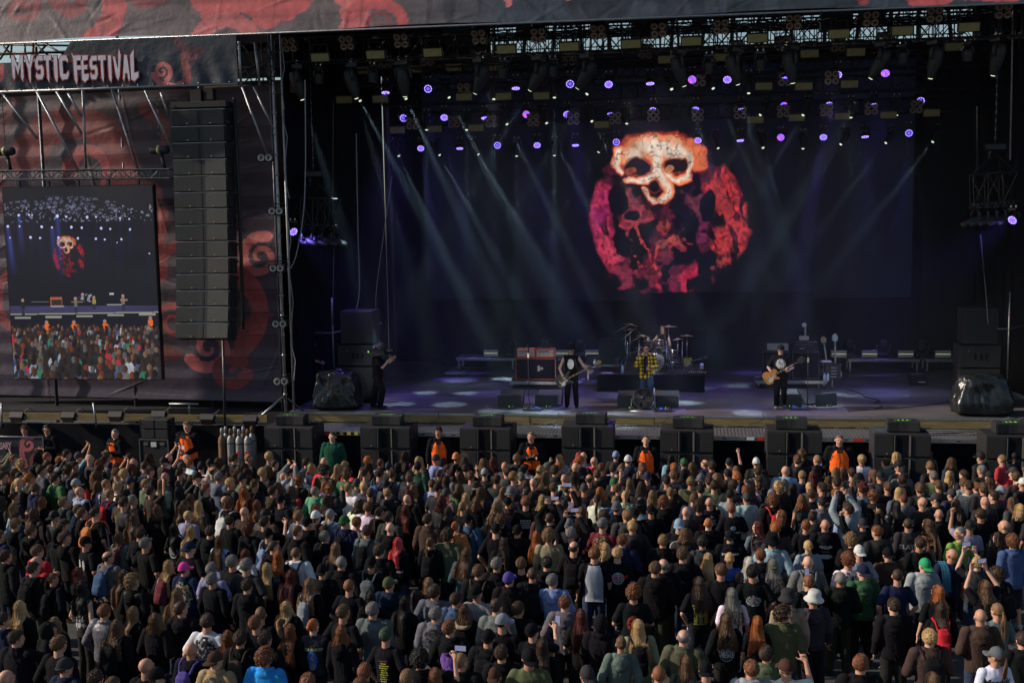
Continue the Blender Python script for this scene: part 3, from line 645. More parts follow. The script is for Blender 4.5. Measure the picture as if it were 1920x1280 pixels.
# ================================================================ lights and loudspeakers
def place(o, p, rot=None):
    o.location = p
    if rot is not None: o.rotation_euler = rot
    return o
def third(px, x0=540, x1=1890):
    t = (px-x0)/(x1-x0); return 'over the left of the stage' if t < .33 else 'over the middle of the stage' if t < .67 else 'over the right of the stage'
def ordinal(i): return ['first','second','third','fourth','fifth','sixth','seventh','eighth','ninth','tenth','eleventh','twelfth','thirteenth','fourteenth'][i]
RANKS = {}
def rank(o, px, key): RANKS.setdefault(key, []).append((px, o))
def rank_labels():
    for lst in RANKS.values():
        for i, (px, o) in enumerate(sorted(lst, key=lambda q: q[0])): o['label'] = o['label'].replace('@', ordinal(i))
# four-lamp blinders
def mk_blinder(n=4):
    t = thing('blinder_light', '-', 'stage light')
    B('black_metal').box((0, .05, 0), (.40, .12, .40 if n == 4 else .22), bev=.015).build('housing', t)
    B('black_metal').tube([(-.24, .05, -.05), (-.24, .05, .28 if n == 4 else .2), (.24, .05, .28 if n == 4 else .2), (.24, .05, -.05)], .015, 5).build('yoke', t)
    for x in (-.10, .10):
        for z in ((-.10, .10) if n == 4 else (0,)):
            l = MB(); l.mat('lens_rim' if n == 4 else 'lens_white').lathe([(.094, -.03), (.098, .01), (.085, .03), (.07, .015)], (x, -.03, z), rotx(R(90)), 14)
            l = l.build('lamp', t); B('lens_dark').lathe([(.066, -.01), (.05, .012), (.02, .02)], (x, -.033, z), rotx(R(90)), 12).build('lens', l)
    return t
proto = mk_blinder(); used = False
for i, (px, py) in enumerate([(543,84),(650,80),(752,76),(898,69),(1009,66),(1121,60),(1235,56),(1352,50),(1488,41),(1633,35),(1753,27),(1882,20)]):
    o = proto if not used else copy_tree(proto); used = True
    place(o, at(px, py, 1, .15), (R(28), 0, R(random.uniform(-8, 8))))
    tag(o, f'four lamp blinder high on the front roof truss, {ordinal(i)} from the left', 'stage light', 'four lamp blinders on the front truss')
for i, (px, py) in enumerate([(870,168),(773,231),(851,228),(921,227),(1000,225),(1075,222),(1153,221),(898,107),(1210,97),(1311,149),(1472,148),(1560,145),(1469,208),(1550,206),(1634,203),(1718,200),(1388,211),(1225,216),(1308,215),(1572,84),(1660,75),(1468,82),(1380,90),(1066,110),(800,112),(720,118)]):
    row = 6.0 if py > 190 else 3.3
    o = copy_tree(proto); place(o, at(px, py, 1, row), (R(20), 0, R(random.uniform(-15, 15))))
    wrd = 'third' if row == 6 else 'second'; rank(o, px, 'ub'+wrd)
    tag(o, f'unlit four lamp blinder on the {wrd} truss, @ from the left', 'stage light', 'unlit blinders on the inner trusses')
twin = mk_blinder(2); used = False
for i, (px, py, y) in enumerate([(497,296,-.55),(517,396,-.3),(519,503,-.3),(524,607,-.3),(527,715,-.3)]):
    o = twin if not used else copy_tree(twin); used = True
    place(o, at(px, py, 1, y), (0, 0, R(6)))
    tag(o, f'twin lamp blinder clamped to the scaffold mast, {["topmost","second from the top","middle one","second from the bottom","lowest"][i]}', 'stage light', 'twin blinders on the scaffold mast')
# flat strobe panels
t = thing('strobe_light', '-', 'stage light'); B('black_metal').box((0, .05, 0), (.54, .09, .26), bev=.01).build('housing', t)
B('strobe_panel').box((0, 0, 0), (.49, .02, .21), bev=.006).build('panel', t); B('black_metal').tube([(-.2, .06, .1), (-.2, .06, .33), (.2, .06, .33), (.2, .06, .1)], .02, 5).build('bracket', t)
sp0 = t; used = False
for i, (px, py) in enumerate([(600,108),(704,103),(811,99),(949,93),(1067,88),(1183,83),(1296,78),(1420,72),(1573,64),(1692,58),(1817,51)]):
    o = sp0 if not used else copy_tree(sp0); used = True
    place(o, at(px, py, 1, .1), (R(20), 0, R(-2)))
    tag(o, f'dull yellow strobe panel under the front truss, {ordinal(i)} from the left', 'stage light', 'strobe panels on the front truss')
for px, py in [(684,132),(776,130),(850,127),(928,126),(1250,112),(1350,108),(1518,101),(1605,98),(1790,88),(1432,162),(645,187),(713,186),(870,182),(944,181),(1015,180),(745,244),(815,242),(892,240),(1128,234),(1507,162),(1593,158),(1494,221),(1580,218),(1666,216),(1747,212),(1417,225)]:
    row = 6.0 if py > 205 else 3.3 if py > 120 else 2.0
    o = copy_tree(sp0); o.scale = (.95,)*3; place(o, at(px, py, 1, row), (R(15), 0, R(random.uniform(-8, 8)))); wrd = 'rear' if row == 6 else 'middle' if row > 3 else 'inner'
    rank(o, px, 'sp'+wrd); tag(o, f'dim strobe panel on the {wrd} roof truss, @ from the left', 'stage light', 'dim strobe panels on the inner trusses')
# moving heads: base, yoke, tilting body with lens
def mk_head(rb, L, lens, rl, small=False):
    t = thing('moving_head_light', '-', 'stage light'); k = 1 if not small else .62
    B('black_metal').box((0, 0, .02), (.42*k, .26*k, .14*k), bev=.02).build('base', t)
    for q in (-.12, .12): B('alu').box((q*k, 0, .13*k), (.05*k, .05*k, .12*k)).build('clamp', t)
    y = B('cabinet_black')
    for s in (-1, 1): y.tube([(s*.12*k, 0, -.06*k), (s*.23*k, 0, -.16*k), (s*.25*k, 0, -.40*k)], [.04*k, .05*k, .045*k], 8)
    y.tube([(-.12*k, 0, -.06*k), (.12*k, 0, -.06*k)], .045*k, 8); y.build('yoke', t)
    h = B('cabinet_black').lathe([(.02, L*.42), (rb*.7, L*.40), (rb, L*.22), (rb, -L*.1), (rb*.8, -L*.35), (rl+.02, -L*.58), (rl+.012, -L*.6)], n=14); h = h.build('head', t); h.location = (0, 0, -.40*k)
    B(lens).lathe([(rl+.006, 0), (rl, -.012), (rl*.5, -.02)], (0, 0, -L*.6), n=14).build('lens', h)
    return t
def aim(o, tgt):
    """turn the yoke and tilt the head of a hanging light towards a world point"""
    h = [c for c in o.children if c.name.startswith('head')][0]; p = Vector(o.location)+h.location; d = (Vector(tgt)-p)
    rz = math.atan2(d.y, d.x)-math.pi/2; tilt = math.atan2(math.hypot(d.x, d.y), -d.z)
    o.rotation_euler = (0, 0, rz); h.rotation_euler = (tilt, 0, 0); return p, d.normalized()
def spot(name, p, d, col, energy, ang, blend=.35, size=.06):
    L = bpy.data.lights.new(name, 'SPOT'); L.energy = energy; L.spot_size = R(ang); L.spot_blend = blend; L.shadow_soft_size = size; L.color = col
    o = bpy.data.objects.new(name, L); COL.objects.link(o); o.location = p+d*.02; o.rotation_euler = d.to_track_quat('-Z', 'Y').to_euler(); return o
PALE = (.58, .84, 1.0); VIO = (.20, .13, 1.0)
big = mk_head(.17, .78, 'lens_lit', .055); used = False
for i, (px, py, tx, ty, lit) in enumerate([(556,128,640,420,1),(658,125,740,420,1),(755,120,775,330,0),(902,116,845,300,0),(1010,112,900,330,1),(1100,108,1000,300,0),(1272,100,1330,300,1),(1375,96,1430,330,1),(1482,92,1520,400,0),(1652,86,1540,300,1),(1754,82,1700,330,0),(1872,76,1820,300,0)]):
    o = big if not used else copy_tree(big); used = True
    o.location = at(px, py, 1, .5); p, d = aim(o, at(tx, ty, 1, .9))
    tag(o, f'big black moving head hanging from the front truss, {ordinal(i)} from the left', 'stage light', 'big moving heads on the front truss')
    if lit: spot('beam_lamp', p+d*.5, d, PALE, 4000, 7, .6, .05)
wash0 = mk_head(.14, .28, 'lens_dark', .11, True); used = False
for i, (px, py) in enumerate([(597,128),(698,125),(942,117),(1036,113),(1330,106),(1426,101),(1693,88),(1815,83)]):
    o = wash0 if not used else copy_tree(wash0); used = True
    o.location = at(px, py, 1, .55); aim(o, at(px, 400, 1, .7))
    tag(o, f'short unlit moving head between bigger ones on the front truss, {ordinal(i)} from the left', 'stage light', 'short moving heads on the front truss')
# violet wash lamps
def mk_wash(em):
    t = thing('wash_light', '-', 'stage light')
    B('black_metal').box((0, 0, .30), (.26, .20, .10), bev=.02).build('base', t)
    for q in (-.08, .08): B('alu').box((q, 0, .38), (.035, .035, .07)).build('clamp', t)
    y = B('cabinet_black')
    for s in (-1, 1): y.tube([(0, 0, .25), (s*.08, 0, .25), (s*.18, 0, .18), (s*.19, 0, 0)], .022, 6)
    y.build('yoke', t)
    h = B('cabinet_black').lathe([(.05, .12), (.13, .09), (.15, 0), (.148, -.05)], n=18).build('head', t)
    lens = MB()
    for r, n in ((.118, 18), (.078, 12), (.038, 6)):
        for k in range(n):
            if em == 'ring' and r < .1 and r > .05: continue
            a = 2*math.pi*k/n; lens.mat('led_pink' if (em == 'pink' and k % 5 == 0) else 'led_blue' if em in ('full', 'ring') and r > .1 and k % 2 else 'led_violet').lathe([(.0165, 0), (.014, -.012)], (r*math.cos(a), r*math.sin(a), -.056), n=7)
    lens.build('led_cluster', h)
    B('lens_dark').lathe([(.138, -.046), (.135, -.052)], n=18).build('lens', h); return t
WP = {k: mk_wash(k) for k in ('full', 'ring', 'pink')}; WU = set()
rows = {3.3: [(723,171,'t','full'),(803,166,'a','ring'),(967,163,'t','full'),(1069,157,'a','ring'),(1141,157,'m','full'),(1219,154,'t','full'),(1298,149,'a','pink'),(1364,148,'m','full'),(1473,144,'t','full'),(1571,139,'m','full'),(1660,136,'m','pink')],
        6.0: [(757,221,'a','ring'),(833,219,'m','full'),(909,219,'t','full'),(987,214,'a','pink'),(1063,213,'m','full'),(1145,211,'t','full'),(1225,206,'m','ring'),(1305,205,'m','full'),(1390,203,'t','full'),(1470,198,'a','pink'),(1555,196,'m','full'),(1638,194,'t','full'),(1726,189,'a','ring')],
        8.7: [(789,277,'m','full'),(862,276,'t','full'),(933,272,'a','ring'),(1007,271,'m','full'),(1079,270,'t','full'),(1156,266,'a','ring'),(1309,262,'m','full'),(1388,261,'t','full'),(1464,257,'a','pink'),(1544,256,'m','full'),(1622,254,'t','full'),(1704,249,'a','ring')]}
for y, lst in rows.items():
    wrd = {3.3: 'second', 6.0: 'third', 8.7: 'rear'}[y]
    for i, (px, py, tl, kd) in enumerate(lst):
        o = WP[kd] if kd not in WU else copy_tree(WP[kd]); WU.add(kd)
        o.scale = (.86,)*3; o.location = at(px, py, 1, y); k = {'t': (.25, .9), 'm': (1.3, .8), 'a': (2.6, .7)}[tl]
        s_ = -1 if px < 1150 else 1
        d = Vector((s_*-.25*k[1] if tl != 't' else .05, -k[0], -1)).normalized(); h = [c for c in o.children if c.name.startswith('head')][0]
        o.rotation_euler = (0, 0, math.atan2(d.y, d.x)-math.pi/2); h.rotation_euler = (math.atan2(math.hypot(d.x, d.y), -d.z), 0, 0)
        tag(o, f'violet {"ring shaped" if kd == "ring" else "pink tinged" if kd == "pink" else "glowing"} wash lamp on the {wrd} truss, {ordinal(i)} from the left', 'stage light', 'violet wash lamps under the roof')
        if tl != 'a' or i % 2: spot('wash_and_fill_spot', Vector(o.location)+d*.08, Vector((d.x, d.y*.22, d.z)).normalized(), VIO, 1500 if i % 3 else 3200, 13, 1.0, .11)
# slim beam heads with pale beams
bm0 = mk_head(.09, .52, 'lens_lit', .042, True); used = False; nb = 0
for px, py, tx, ty, y in [(687,196,800,420,3.3),(770,192,860,400,3.3),(852,190,950,390,3.3),(757,298,860,530,8.7),(832,297,930,480,8.7),(905,296,1005,470,8.7),(956,240,1030,390,6.0),(1030,238,1100,380,6.0),(1112,236,1165,330,6.0),
    (1096,186,1030,290,3.3),(1112,292,1005,480,8.7),(1039,188,1039,420,3.3),(925,191,925,420,3.3),(968,297,968,500,8.7),(1039,296,1039,500,8.7),(1175,237,1175,420,6.0),(799,248,799,480,6.0),(874,248,874,480,6.0),
    (1261,177,1300,260,3.3),(1342,174,1400,300,3.3),(1350,284,1400,420,8.7),(1432,284,1460,380,8.7),(1654,277,1560,400,8.7),(1571,279,1490,400,8.7),(1738,275,1620,430,8.7),(1421,225,1350,330,6.0),(1502,225,1440,330,6.0),(1506,283,1506,500,8.7),(1596,225,1596,480,6.0),(1682,221,1682,480,6.0),(1404,180,1404,420,3.3)]:
    o = bm0 if not used else copy_tree(bm0); used = True
    lp = at(px, py, 1, y); o.location = lp+Vector(((px-tx)/80*.25, .12, .62)); p, d = aim(o, at(tx, ty, 1, y-1.2)); wrd = {3.3: 'second', 6.0: 'third', 8.7: 'rear'}[y]; nb += 1
    sd = 'slanting right' if tx > px else 'slanting left' if tx < px else 'straight down'
    rank(o, px, 'bh'+wrd+sd); tag(o, f'slim moving head, pale beam {sd} from the {wrd} truss, @ such from the left', 'stage light', 'slim moving heads with pale beams')
    spot('beam_lamp', p+d*.34, d, PALE, (9500 if tx > px else 3500) if px < 1130 else (4200 if tx != px else 1500), 6.5 if ty-py > 150 else 5.5, 1.0, .03)
# the two side ladders: short truss with five heads and a violet lamp, chain hoist above
def ladder(pxl, pyl, pxr, pyr, y, side, chainx):
    a = at(pxl, pyl, 1, y); b = at(pxr, pyr, 1, y); mid = (a+b)/2
    t = thing('lighting_ladder', f'short black truss of hanging moving heads at the {side} side of the stage', 'truss', mid)
    truss_mb(a-mid, b-mid, w=.4, h=.75, step=.35, r=.025).build('truss', t)
    B('black_metal').tube([(-.5, 0, .4), (0, 0, .9), (.5, 0, .4)], .02, 5).build('sling', t)
    c = thing('chain_hoist', f'black chain hoist on its long chain above the {side} lighting truss', 'hoist', mid+Vector((0, 0, 1.05)))
    B('black_metal').box((0, 0, 0), (.5, .22, .18), bev=.03).tube([(-.12, 0, 0), (-.12, 0, -.3)], .05, 8).build('motor', c)
    ch = B('dark_steel')
    for k in range(58): ch.box((0, 0, .12+k*.11), (.035 if k % 2 else .012, .012 if k % 2 else .035, .09))
    ch.build('chain', c)
    for k in range(5):
        o = copy_tree(bm0); o.scale = (1.25,)*3; o.location = a+(b-a)*((k+.5)/5)+Vector((0, 0, -.5)); o.location.y = y
        aim(o, Vector(o.location)+Vector((.9 if side == 'left' else -.9, -.3, -.55)))
        for c2 in o.children_recursive:
            if c2.name.startswith('lens'): c2.data = c2.data.copy(); c2.data.materials[0] = M('lens_dark')
        tag(o, f'dark moving head drooping from the {side} side truss, {ordinal(k)} from the left', 'stage light', f'moving heads on the {side} side truss')
ladder(545, 395, 636, 398, 1.2, 'left', 600); ladder(1822, 355, 1905, 350, 1.2, 'right', 1890)
for px, py, sd, dx in ((549, 433, 'left', .8), (1900, 411, 'right', -.8)):
    o = copy_tree(WP['full']); o.location = at(px, py, 1, .9); d = Vector((dx, -.75, -.6)).normalized(); h = [c for c in o.children if c.name.startswith('head')][0]
    o.rotation_euler = (0, 0, math.atan2(d.y, d.x)-math.pi/2); h.rotation_euler = (math.atan2(math.hypot(d.x, d.y), -d.z), 0, 0)
    tag(o, f'bright violet wash lamp beside the {sd} side lighting truss', 'stage light')
    spot('wash_and_fill_spot', Vector(o.location)+d*.1, Vector((dx, .5, -.7)).normalized(), VIO, 260, 60, 1, .1)
# broad spots that lay pools of light on the floor
for px, py, c, e, an in ((860,722,PALE,900,13),(960,730,PALE,500,13),(690,752,VIO,900,30),(800,740,VIO,300,30),(1050,745,VIO,500,20),(1180,738,PALE,800,12),(1320,735,VIO,1200,16),(1330,720,VIO,900,14),(1370,755,PALE,600,14),(1590,728,VIO,800,20),(1640,738,PALE,800,13),(1700,742,VIO,400,26),(1750,738,PALE,500,12),(1500,760,VIO,300,20)):
    f = at(px, py, 2, ZS); p = Vector((f.x*.9, f.y+1.2, 10.6)); spot('floor_lamp', p, (f-p).normalized(), c, e*.9, an*1.5, 1, .3)

# added warm white spots, no fixture on the truss, brightening the players
for px, py, e, an in ((1072, 700, 700, 11), (1212, 700, 700, 10), (1463, 700, 700, 11), (1240, 650, 900, 13), (1000, 690, 500, 12), (710, 700, 400, 12), (1480, 690, 400, 14), (1566, 690, 400, 8)):
    f = at(px, py, 1, 2.0 if px != 1240 else 5.0); p = Vector((f.x*.8-1, .1, 11.3)); spot('added_key_spot', p, (f-p).normalized(), (1, .93, .90), e*1.8, an, 1, .1)

for x, e in ((-6.5, 300), (-1, 360), (4.5, 300)):  # added wide fill spots for the stage floor, tied to no fixture
    f = Vector((x, 2.2, ZS)); p = Vector((x*.8, .9, 11.2)); spot('wash_and_fill_spot', p, (f-p).normalized(), (.85, .68, 1.0), e, 52, 1, .3)
# unseen spots added behind the audience to brighten players and amplifiers
for px, py, e, an in ((1072, 700, 11000, 2.6), (1212, 700, 8000, 2.6), (1463, 700, 11000, 2.8), (1243, 640, 16000, 2.4), (1000, 690, 11000, 2.8), (710, 700, 6000, 3.0), (1520, 690, 5000, 3.4)):
    f = at(px, py, 1, 1.4 if px != 1243 else 5.6); p = Vector((f.x*.3-5, -29, 8.8)); spot('added_front_spot', p, (f-p).normalized(), (1, .90, .84), e, an, 1, .1)

# ---- main line array with rigging frame and cable
la = at(318, 206, 1, -1.0); lb = at(422, 206, 1, -1.0); wv = lb.x-la.x
A = thing('line_array_speaker', 'long black column of stacked speaker boxes hanging in front of the tentacle scrim', 'loudspeaker', ((la.x+lb.x)/2, -1.0, la.z))
B('cabinet_black').box((0, .3, .12), (wv, .5, .16), bev=.01).box((-.1, .3, .35), (.3, .3, .35)).box((.25, .3, .4), (.25, .25, .3)).build('flying_frame', A)
pos = Vector((0, 0, 0)); tilt = 0.0; n = 14; bh = (la.z-at(400, 632, 1, -.7).z)/n*1.0
for i in range(n):
    hh = bh*.985; rot = rotx(R(-tilt)); c = pos+rot @ Vector((0, .28, -hh/2)); t_ = (i > 0) and .9
    bx = MB(); M3 = rot
    bx.mat('cabinet_black').box(c, (wv*.985, .5, hh*.97), rot, bev=.012); o1 = bx.build('speaker_box', A)
    for s in (-1, 1):
        gq = B('speaker_grille'); cc = c+rot @ Vector((s*wv*.245, -.262, 0)); gq.box(cc, (wv*.455, .02, hh*.90), rot @ rotz(R(s*-5)), bev=.004); gq.build('grille', o1)
    gq = B('grille_front'); gq.box(c+rot @ Vector((0, -.245, 0)), (.05, .02, hh*.9), rot); gq.mat('brass').box(c+rot @ Vector((-wv*.2, -.277, -hh*.36)), (.03, .01, .02), rot).box(c+rot @ Vector((wv*.22, -.277, -hh*.36)), (.03, .01, .02), rot); gq.build('badge', o1)
    gq = B('alu'); gq.box(c+rot @ Vector((0, -.255, hh*.475)), (wv*.97, .012, .010), rot); gq.build('seam_edge', o1)
    for s in (-1, 1):
        for k in (-.3, .3): B('dark_steel').box(c+rot @ Vector((s*wv*.50, .22*(1 if k > 0 else -.3), k*hh)), (.03, .12, .07), rot).build('rigging_plate', o1)
    pos = pos+rot @ Vector((0, 0, -bh)); tilt += (.35 if i < 8 else 1.6)
B('cable').tube([(wv*.56, .42, .3), (wv*.57, .45, -2), (wv*.55, .5, -bh*9), (wv*.48, .7, -bh*13.6)], .05, 6).tube([(wv*.52, .5, .1), (wv*.54, .5, -3), (wv*.5, .6, -bh*13)], .03, 5).build('cable_loom', A)
# chain hoists carrying the left truss
for px, py, pt, lab in ((299, 281, 172, 'brass brown chain hoist hanging from a chain left of the tall speaker column'), (10, 284, 168, 'dark chain hoist at the left edge above the video screen truss')):
    p = at(px, py, 1, -.95); c = thing('chain_hoist', lab, 'hoist', p)
    B('cabinet_black').lathe([(.10, -.25), (.12, -.2), (.12, .2), (.09, .26)], (0, 0, 0), roty(R(90)), 12).build('motor', c); B('strobe_panel').lathe([(.124, -.04), (.124, .04)], (0, 0, 0), roty(R(90)), 12).build('band', c)
    B('black_metal').tube([(.05, 0, -.1), (.08, .02, -.35), (.12, 0, -.5)], .05, 6).build('hook', c)
    ch = B('dark_steel')
    for k in range(int((at(px, pt, 1, -.95).z-p.z-.1)/.1)): ch.box((0, 0, .12+k*.1), (.04 if k % 2 else .012, .012 if k % 2 else .04, .085))
    ch.build('chain', c)
# long cables and chains hanging at the sides of the stage opening
def hang(pts, y, r, lab, mt='cable_grey', name='hanging_cable', cat='cable'):
    P = [at(*p, 1, y) for p in pts]; Q = []
    for i in range(len(P)-1):
        for k in range(4):
            t = k/4; a = P[max(i-1, 0)]; b = P[i]; c = P[i+1]; d = P[min(i+2, len(P)-1)]
            Q.append(.5*((2*b)+(c-a)*t+(2*a-5*b+4*c-d)*t*t+(3*b-a-3*c+d)*t**3))
    Q.append(P[-1]); m = B(mt); m.tube(Q, r, 5); return tag(m.build(name), lab, cat)
hang([(572,150),(573,300),(569,400),(555,480),(541,508)], -.1, .018, 'pale grey cable curving in to the left scaffold mast')
hang([(625,190),(624,330),(626,470),(624,610)], 1.5, .02, 'thin dark cable hanging behind the left side truss', 'cable')
hang([(668,250),(671,430),(674,540),(668,580)], 2.2, .018, 'thin cable hanging left of the cameraman')
hang([(735,330),(722,420),(706,540),(705,582)], 2.6, .012, 'thin slack cable slanting above the cameraman')
hang([(1899,20),(1897,150),(1894,300)], .4, .022, 'steel chain hanging down the right edge of the stage opening', 'dark_steel')
hang([(1832,200),(1832,320)], 1.2, .012, 'thin wire above the right side truss', 'cable')
hang([(1838,440),(1846,520),(1853,606)], 1.0, .014, 'dark cable from the right truss to the speaker stack', 'cable')

# ---- subwoofers along the stage front, each with a small fill box on top
def mk_sub():
    t = thing('subwoofer_stack', '-', 'loudspeaker')
    for k in range(3):
        b = B('cabinet_black').box((0, .52, .30+k*.57), (1.30, 1.0, .56), bev=.012).build('speaker_box', t)
        for s in (-1, 1): B('grille_front').box((s*.43, .012, .30+k*.57), (.41, .02, .50), bev=.005).build('grille', b)
        B('lens_dark' if False else 'black_cloth').box((0, .018, .30+k*.57), (.40, .01, .50)).build('port', b)
        for s in (-1, 1): B('speaker_grille').box((s*.165, .010, .30+k*.57), (.07, .02, .50), rotz(R(-40*s))).build('horn', b)
        B('brass').box((-.36, -.002, .10+k*.57), (.03, .006, .03)).build('badge', b)
        B('alu').box((.652, .25, .30+k*.57), (.006, .06, .10)).build('latch', b)
    return t
def mk_fill():
    t = thing('front_fill_speaker', '-', 'loudspeaker')
    for s in (-1, 1):
        b = B('cabinet_black').box((s*.19, .22, .135), (.375, .42, .26), bev=.015).build('speaker_box', t)
        B('grille_front').box((s*.19, .006, .135), (.34, .015, .22), rotz(R(s*-7)), bev=.004).build('grille', b)
    B('green_tape').tube([(-.2+.035*k, .15+.03*((k*7) % 3-1), .273) for k in range(12)], .007, 4).build('tape_marks', t)
    B('cable').tube([(.38, .3, .1), (.5, .35, .02), (.62, .5, .02)], .012, 4).build('cable', t)
    return t
s0, f0 = mk_sub(), mk_fill(); used = False
for i, (xa, xb, py) in enumerate([(492,587,801),(673,769,801),(859,958,803),(1050,1153,799),(1236,1339,807),(1437,1544,809),(1637,1749,814),(1847,1963,818)]):
    p = at((xa+xb)/2, py, 1, -2.35); o = s0 if not used else copy_tree(s0); f = f0 if not used else copy_tree(f0); used = True
    o.location = (p.x, -2.35, p.z-1.72); o.rotation_euler = (0, 0, R(random.uniform(-1.5, 1.5)))
    f.location = (p.x+random.uniform(-.08, .12)-.02, -2.15, p.z+.004+.001*i); f.rotation_euler = (0, 0, R(random.uniform(-3, 3)))
    tag(o, f'black subwoofer stack against the stage front, {ordinal(i)} from the left', 'loudspeaker', 'subwoofers along the stage front')
    tag(f, f'small twin speaker box on top of the {ordinal(i)} subwoofer stack from the left', 'loudspeaker', 'small speakers on the subwoofers')
# stage side speaker stacks and wrapped gear
def stack(x, y, w_, lab, flip=1):
    t = thing('side_fill_stack', lab, 'loudspeaker', (x, y, ZS))
    for k, (h, z) in enumerate(((.95, .12), (.62, 1.08), (.98, 1.72))):
        ww = w_ if k < 2 else w_*.82
        b = B('cabinet_black').box((0, .4, z+h/2), (ww, .8, h-.02), bev=.015).build('speaker_box', t)
        B('grille_front').box((0, -.006, z+h/2), (ww*.92, .014, h*.9), bev=.004).build('grille', b)
        if k == 1:
            for q in (-.12, .02, .16): B('black_cloth').box((q, -.016, z+h/2), (.06, .01, .16)).build('handle_slot', b)
            B('yellow').box((-.3, -.016, z+h*.75), (.02, .01, .02)).build('sticker', b)
    for q in (-.4, .4): B('dark_steel').lathe([(.06, -.02), (.06, .02)], (q, .1, .06), roty(R(90)), 10).build('wheel', t)
    return t
p = at(657, 765, 2, ZS); stack(p.x, 1.5, 1.15, 'black speaker stack at the left side of the stage behind wrapped gear')
p = at(1835, 765, 2, ZS); stack(p.x, 1.6, 1.05, 'black speaker stack at the right side of the stage behind wrapped gear')
def wrapped(x, y, w_, d_, h_, lab, seed):
    bm = bmesh.new(); bmesh.ops.create_icosphere(bm, subdivisions=5, radius=1)
    for v in bm.verts:
        c = v.co.copy(); q = c.normalized(); s = 1/max(abs(q.x), abs(q.y), abs(q.z))**.62; q = q*s
        hgt = q.z; flare = 1+.28*max(0, -hgt); n = mnoise.noise(q*1.6+Vector((seed, 0, 0)))*.16+abs(mnoise.noise(Vector((q.x*4.5+q.z, q.y*4.5, q.z*.7))+Vector((seed, 3, 1))))*.17+abs(mnoise.noise(Vector((q.x*11+q.z*3, q.y*8, q.z*1.2))+Vector((seed, 3, 1))))*.08-.1*max(0, q.z)
        v.co = Vector((q.x*w_/2*flare*(1+n), q.y*d_/2*flare*(1+n), max(0, (q.z*.78+.78)*h_/1.56*(1+.3*n))))
    for f_ in bm.faces: f_.smooth = True
    me = bpy.data.meshes.new('wrapped_gear'); bm.to_mesh(me); bm.free(); me.materials.append(M('plastic_wrap'))
    return tag(link('wrapped_gear', me, None, (x, y, ZS)), lab, 'covered gear')
p = at(625, 772, 2, ZS); wrapped(p.x-.05, .62, 1.15, .85, 1.12, 'glossy black plastic wrapped gear at the left front corner of the stage', 1)
p = at(1843, 775, 2, ZS); wrapped(p.x-.08, .62, 1.25, .85, 1.08, 'glossy black plastic wrapped gear at the right front corner of the stage', 7)
for px, sd in ((628, 'left'), (1888, 'right')):
    f = at(px, 745, 2, ZS); t = thing('side_scaffold', f'thin scaffold frame standing in the {sd} stage wing', 'scaffold', f)
    B('galv').tube([(0, 0, 0), (0, 0, 3.0)], .03, 6).build('upright', t); B('galv').tube([(1.3, .4, 0), (1.3, .4, 2.5)], .03, 6).build('upright', t)
    B('galv').tube([(-1.2, 0, 1.95), (0, 0, 1.95), (1.4, .4, 2.2)], .025, 6).build('ledger', t); B('dark_steel').tube([(0, 0, 0), (-1.0, .4, 2.1)], .025, 6).build('brace', t)
    B('red').box((0, -.034, 2.35), (.05, .01, .05)).build('marker', t)
# cables spilling off the right corner
for k in range(9):
    x = 7.2+.22*k; pts = [(x-1.6-.25*k, -.9+.02*k, 1.84+.012*k), (x-.6-.1*k, -.8, 1.86+.012*k), (x+.2, -.5+.03*k, 1.92+.01*k), (x+.9, -.1, 2.16)]
    m = B('cable' if k % 3 else 'cable_grey'); m.tube(pts, .016, 5); tag(m.build('stage_cable'), 'loose black cable running over the platform at the right stage corner', 'cable', 'cables at the right stage corner')
for k in range(16):
    x = -7+k*1.05; pts = [(x+.14*j, -.10-.05*math.sin(j*1.3+k)-.03*(j % 2), 1.825+.02*abs(math.sin(j*2+k))) for j in range(9)]
    m = B('cable'); m.tube(pts, .014, 4); tag(m.build('stage_cable'), 'loose black cable lying along the foot of the stage front beam', 'cable', 'cables along the stage front')
for px in (1040, 1108, 1243, 1422, 1465, 815):
    a = at(px, 775, 1, -.05); m = B('cable'); m.tube([a+Vector((.1, 0, .02)), a+Vector((.13, -.06, -.1)), a+Vector((.02, -.12, -.2)), a+Vector((-.25, -.2, -.26))], .012, 5)
    tag(m.build('stage_cable'), 'thin black cable draped over the front edge of the stage', 'cable', 'cables draped over the stage edge')

rank_labels()
# ================================================================ gear on and in front of the stage
def flr(px, py, dz=0): return at(px, py, 2, ZS+dz)
def loc(p, o, rz=0): o.location = p; o.rotation_euler = (0, 0, rz); return o
# rolling risers
def riser(name_lab, x, y, w_, d_, h_, z0=ZS):
    t = thing('rolling_riser', name_lab, 'platform', (x, y, z0))
    B('galv').box((0, 0, h_-.05), (w_, d_, .10), bev=.008).build('deck_frame', t); B('cabinet_black').box((0, 0, h_+.004), (w_-.04, d_-.04, .012)).build('deck_top', t)
    for sx in (-1, 1):
        for sy in (-1, 1): l = B('galv').box((sx*(w_/2-.08), sy*(d_/2-.08), h_/2), (.05, .05, h_-.12)).build('leg', t); B('black_metal').lathe([(.05, -.02), (.05, .02)], (sx*(w_/2-.08), sy*(d_/2-.08), .05), roty(R(90)), 10).build('wheel', l)
    return t
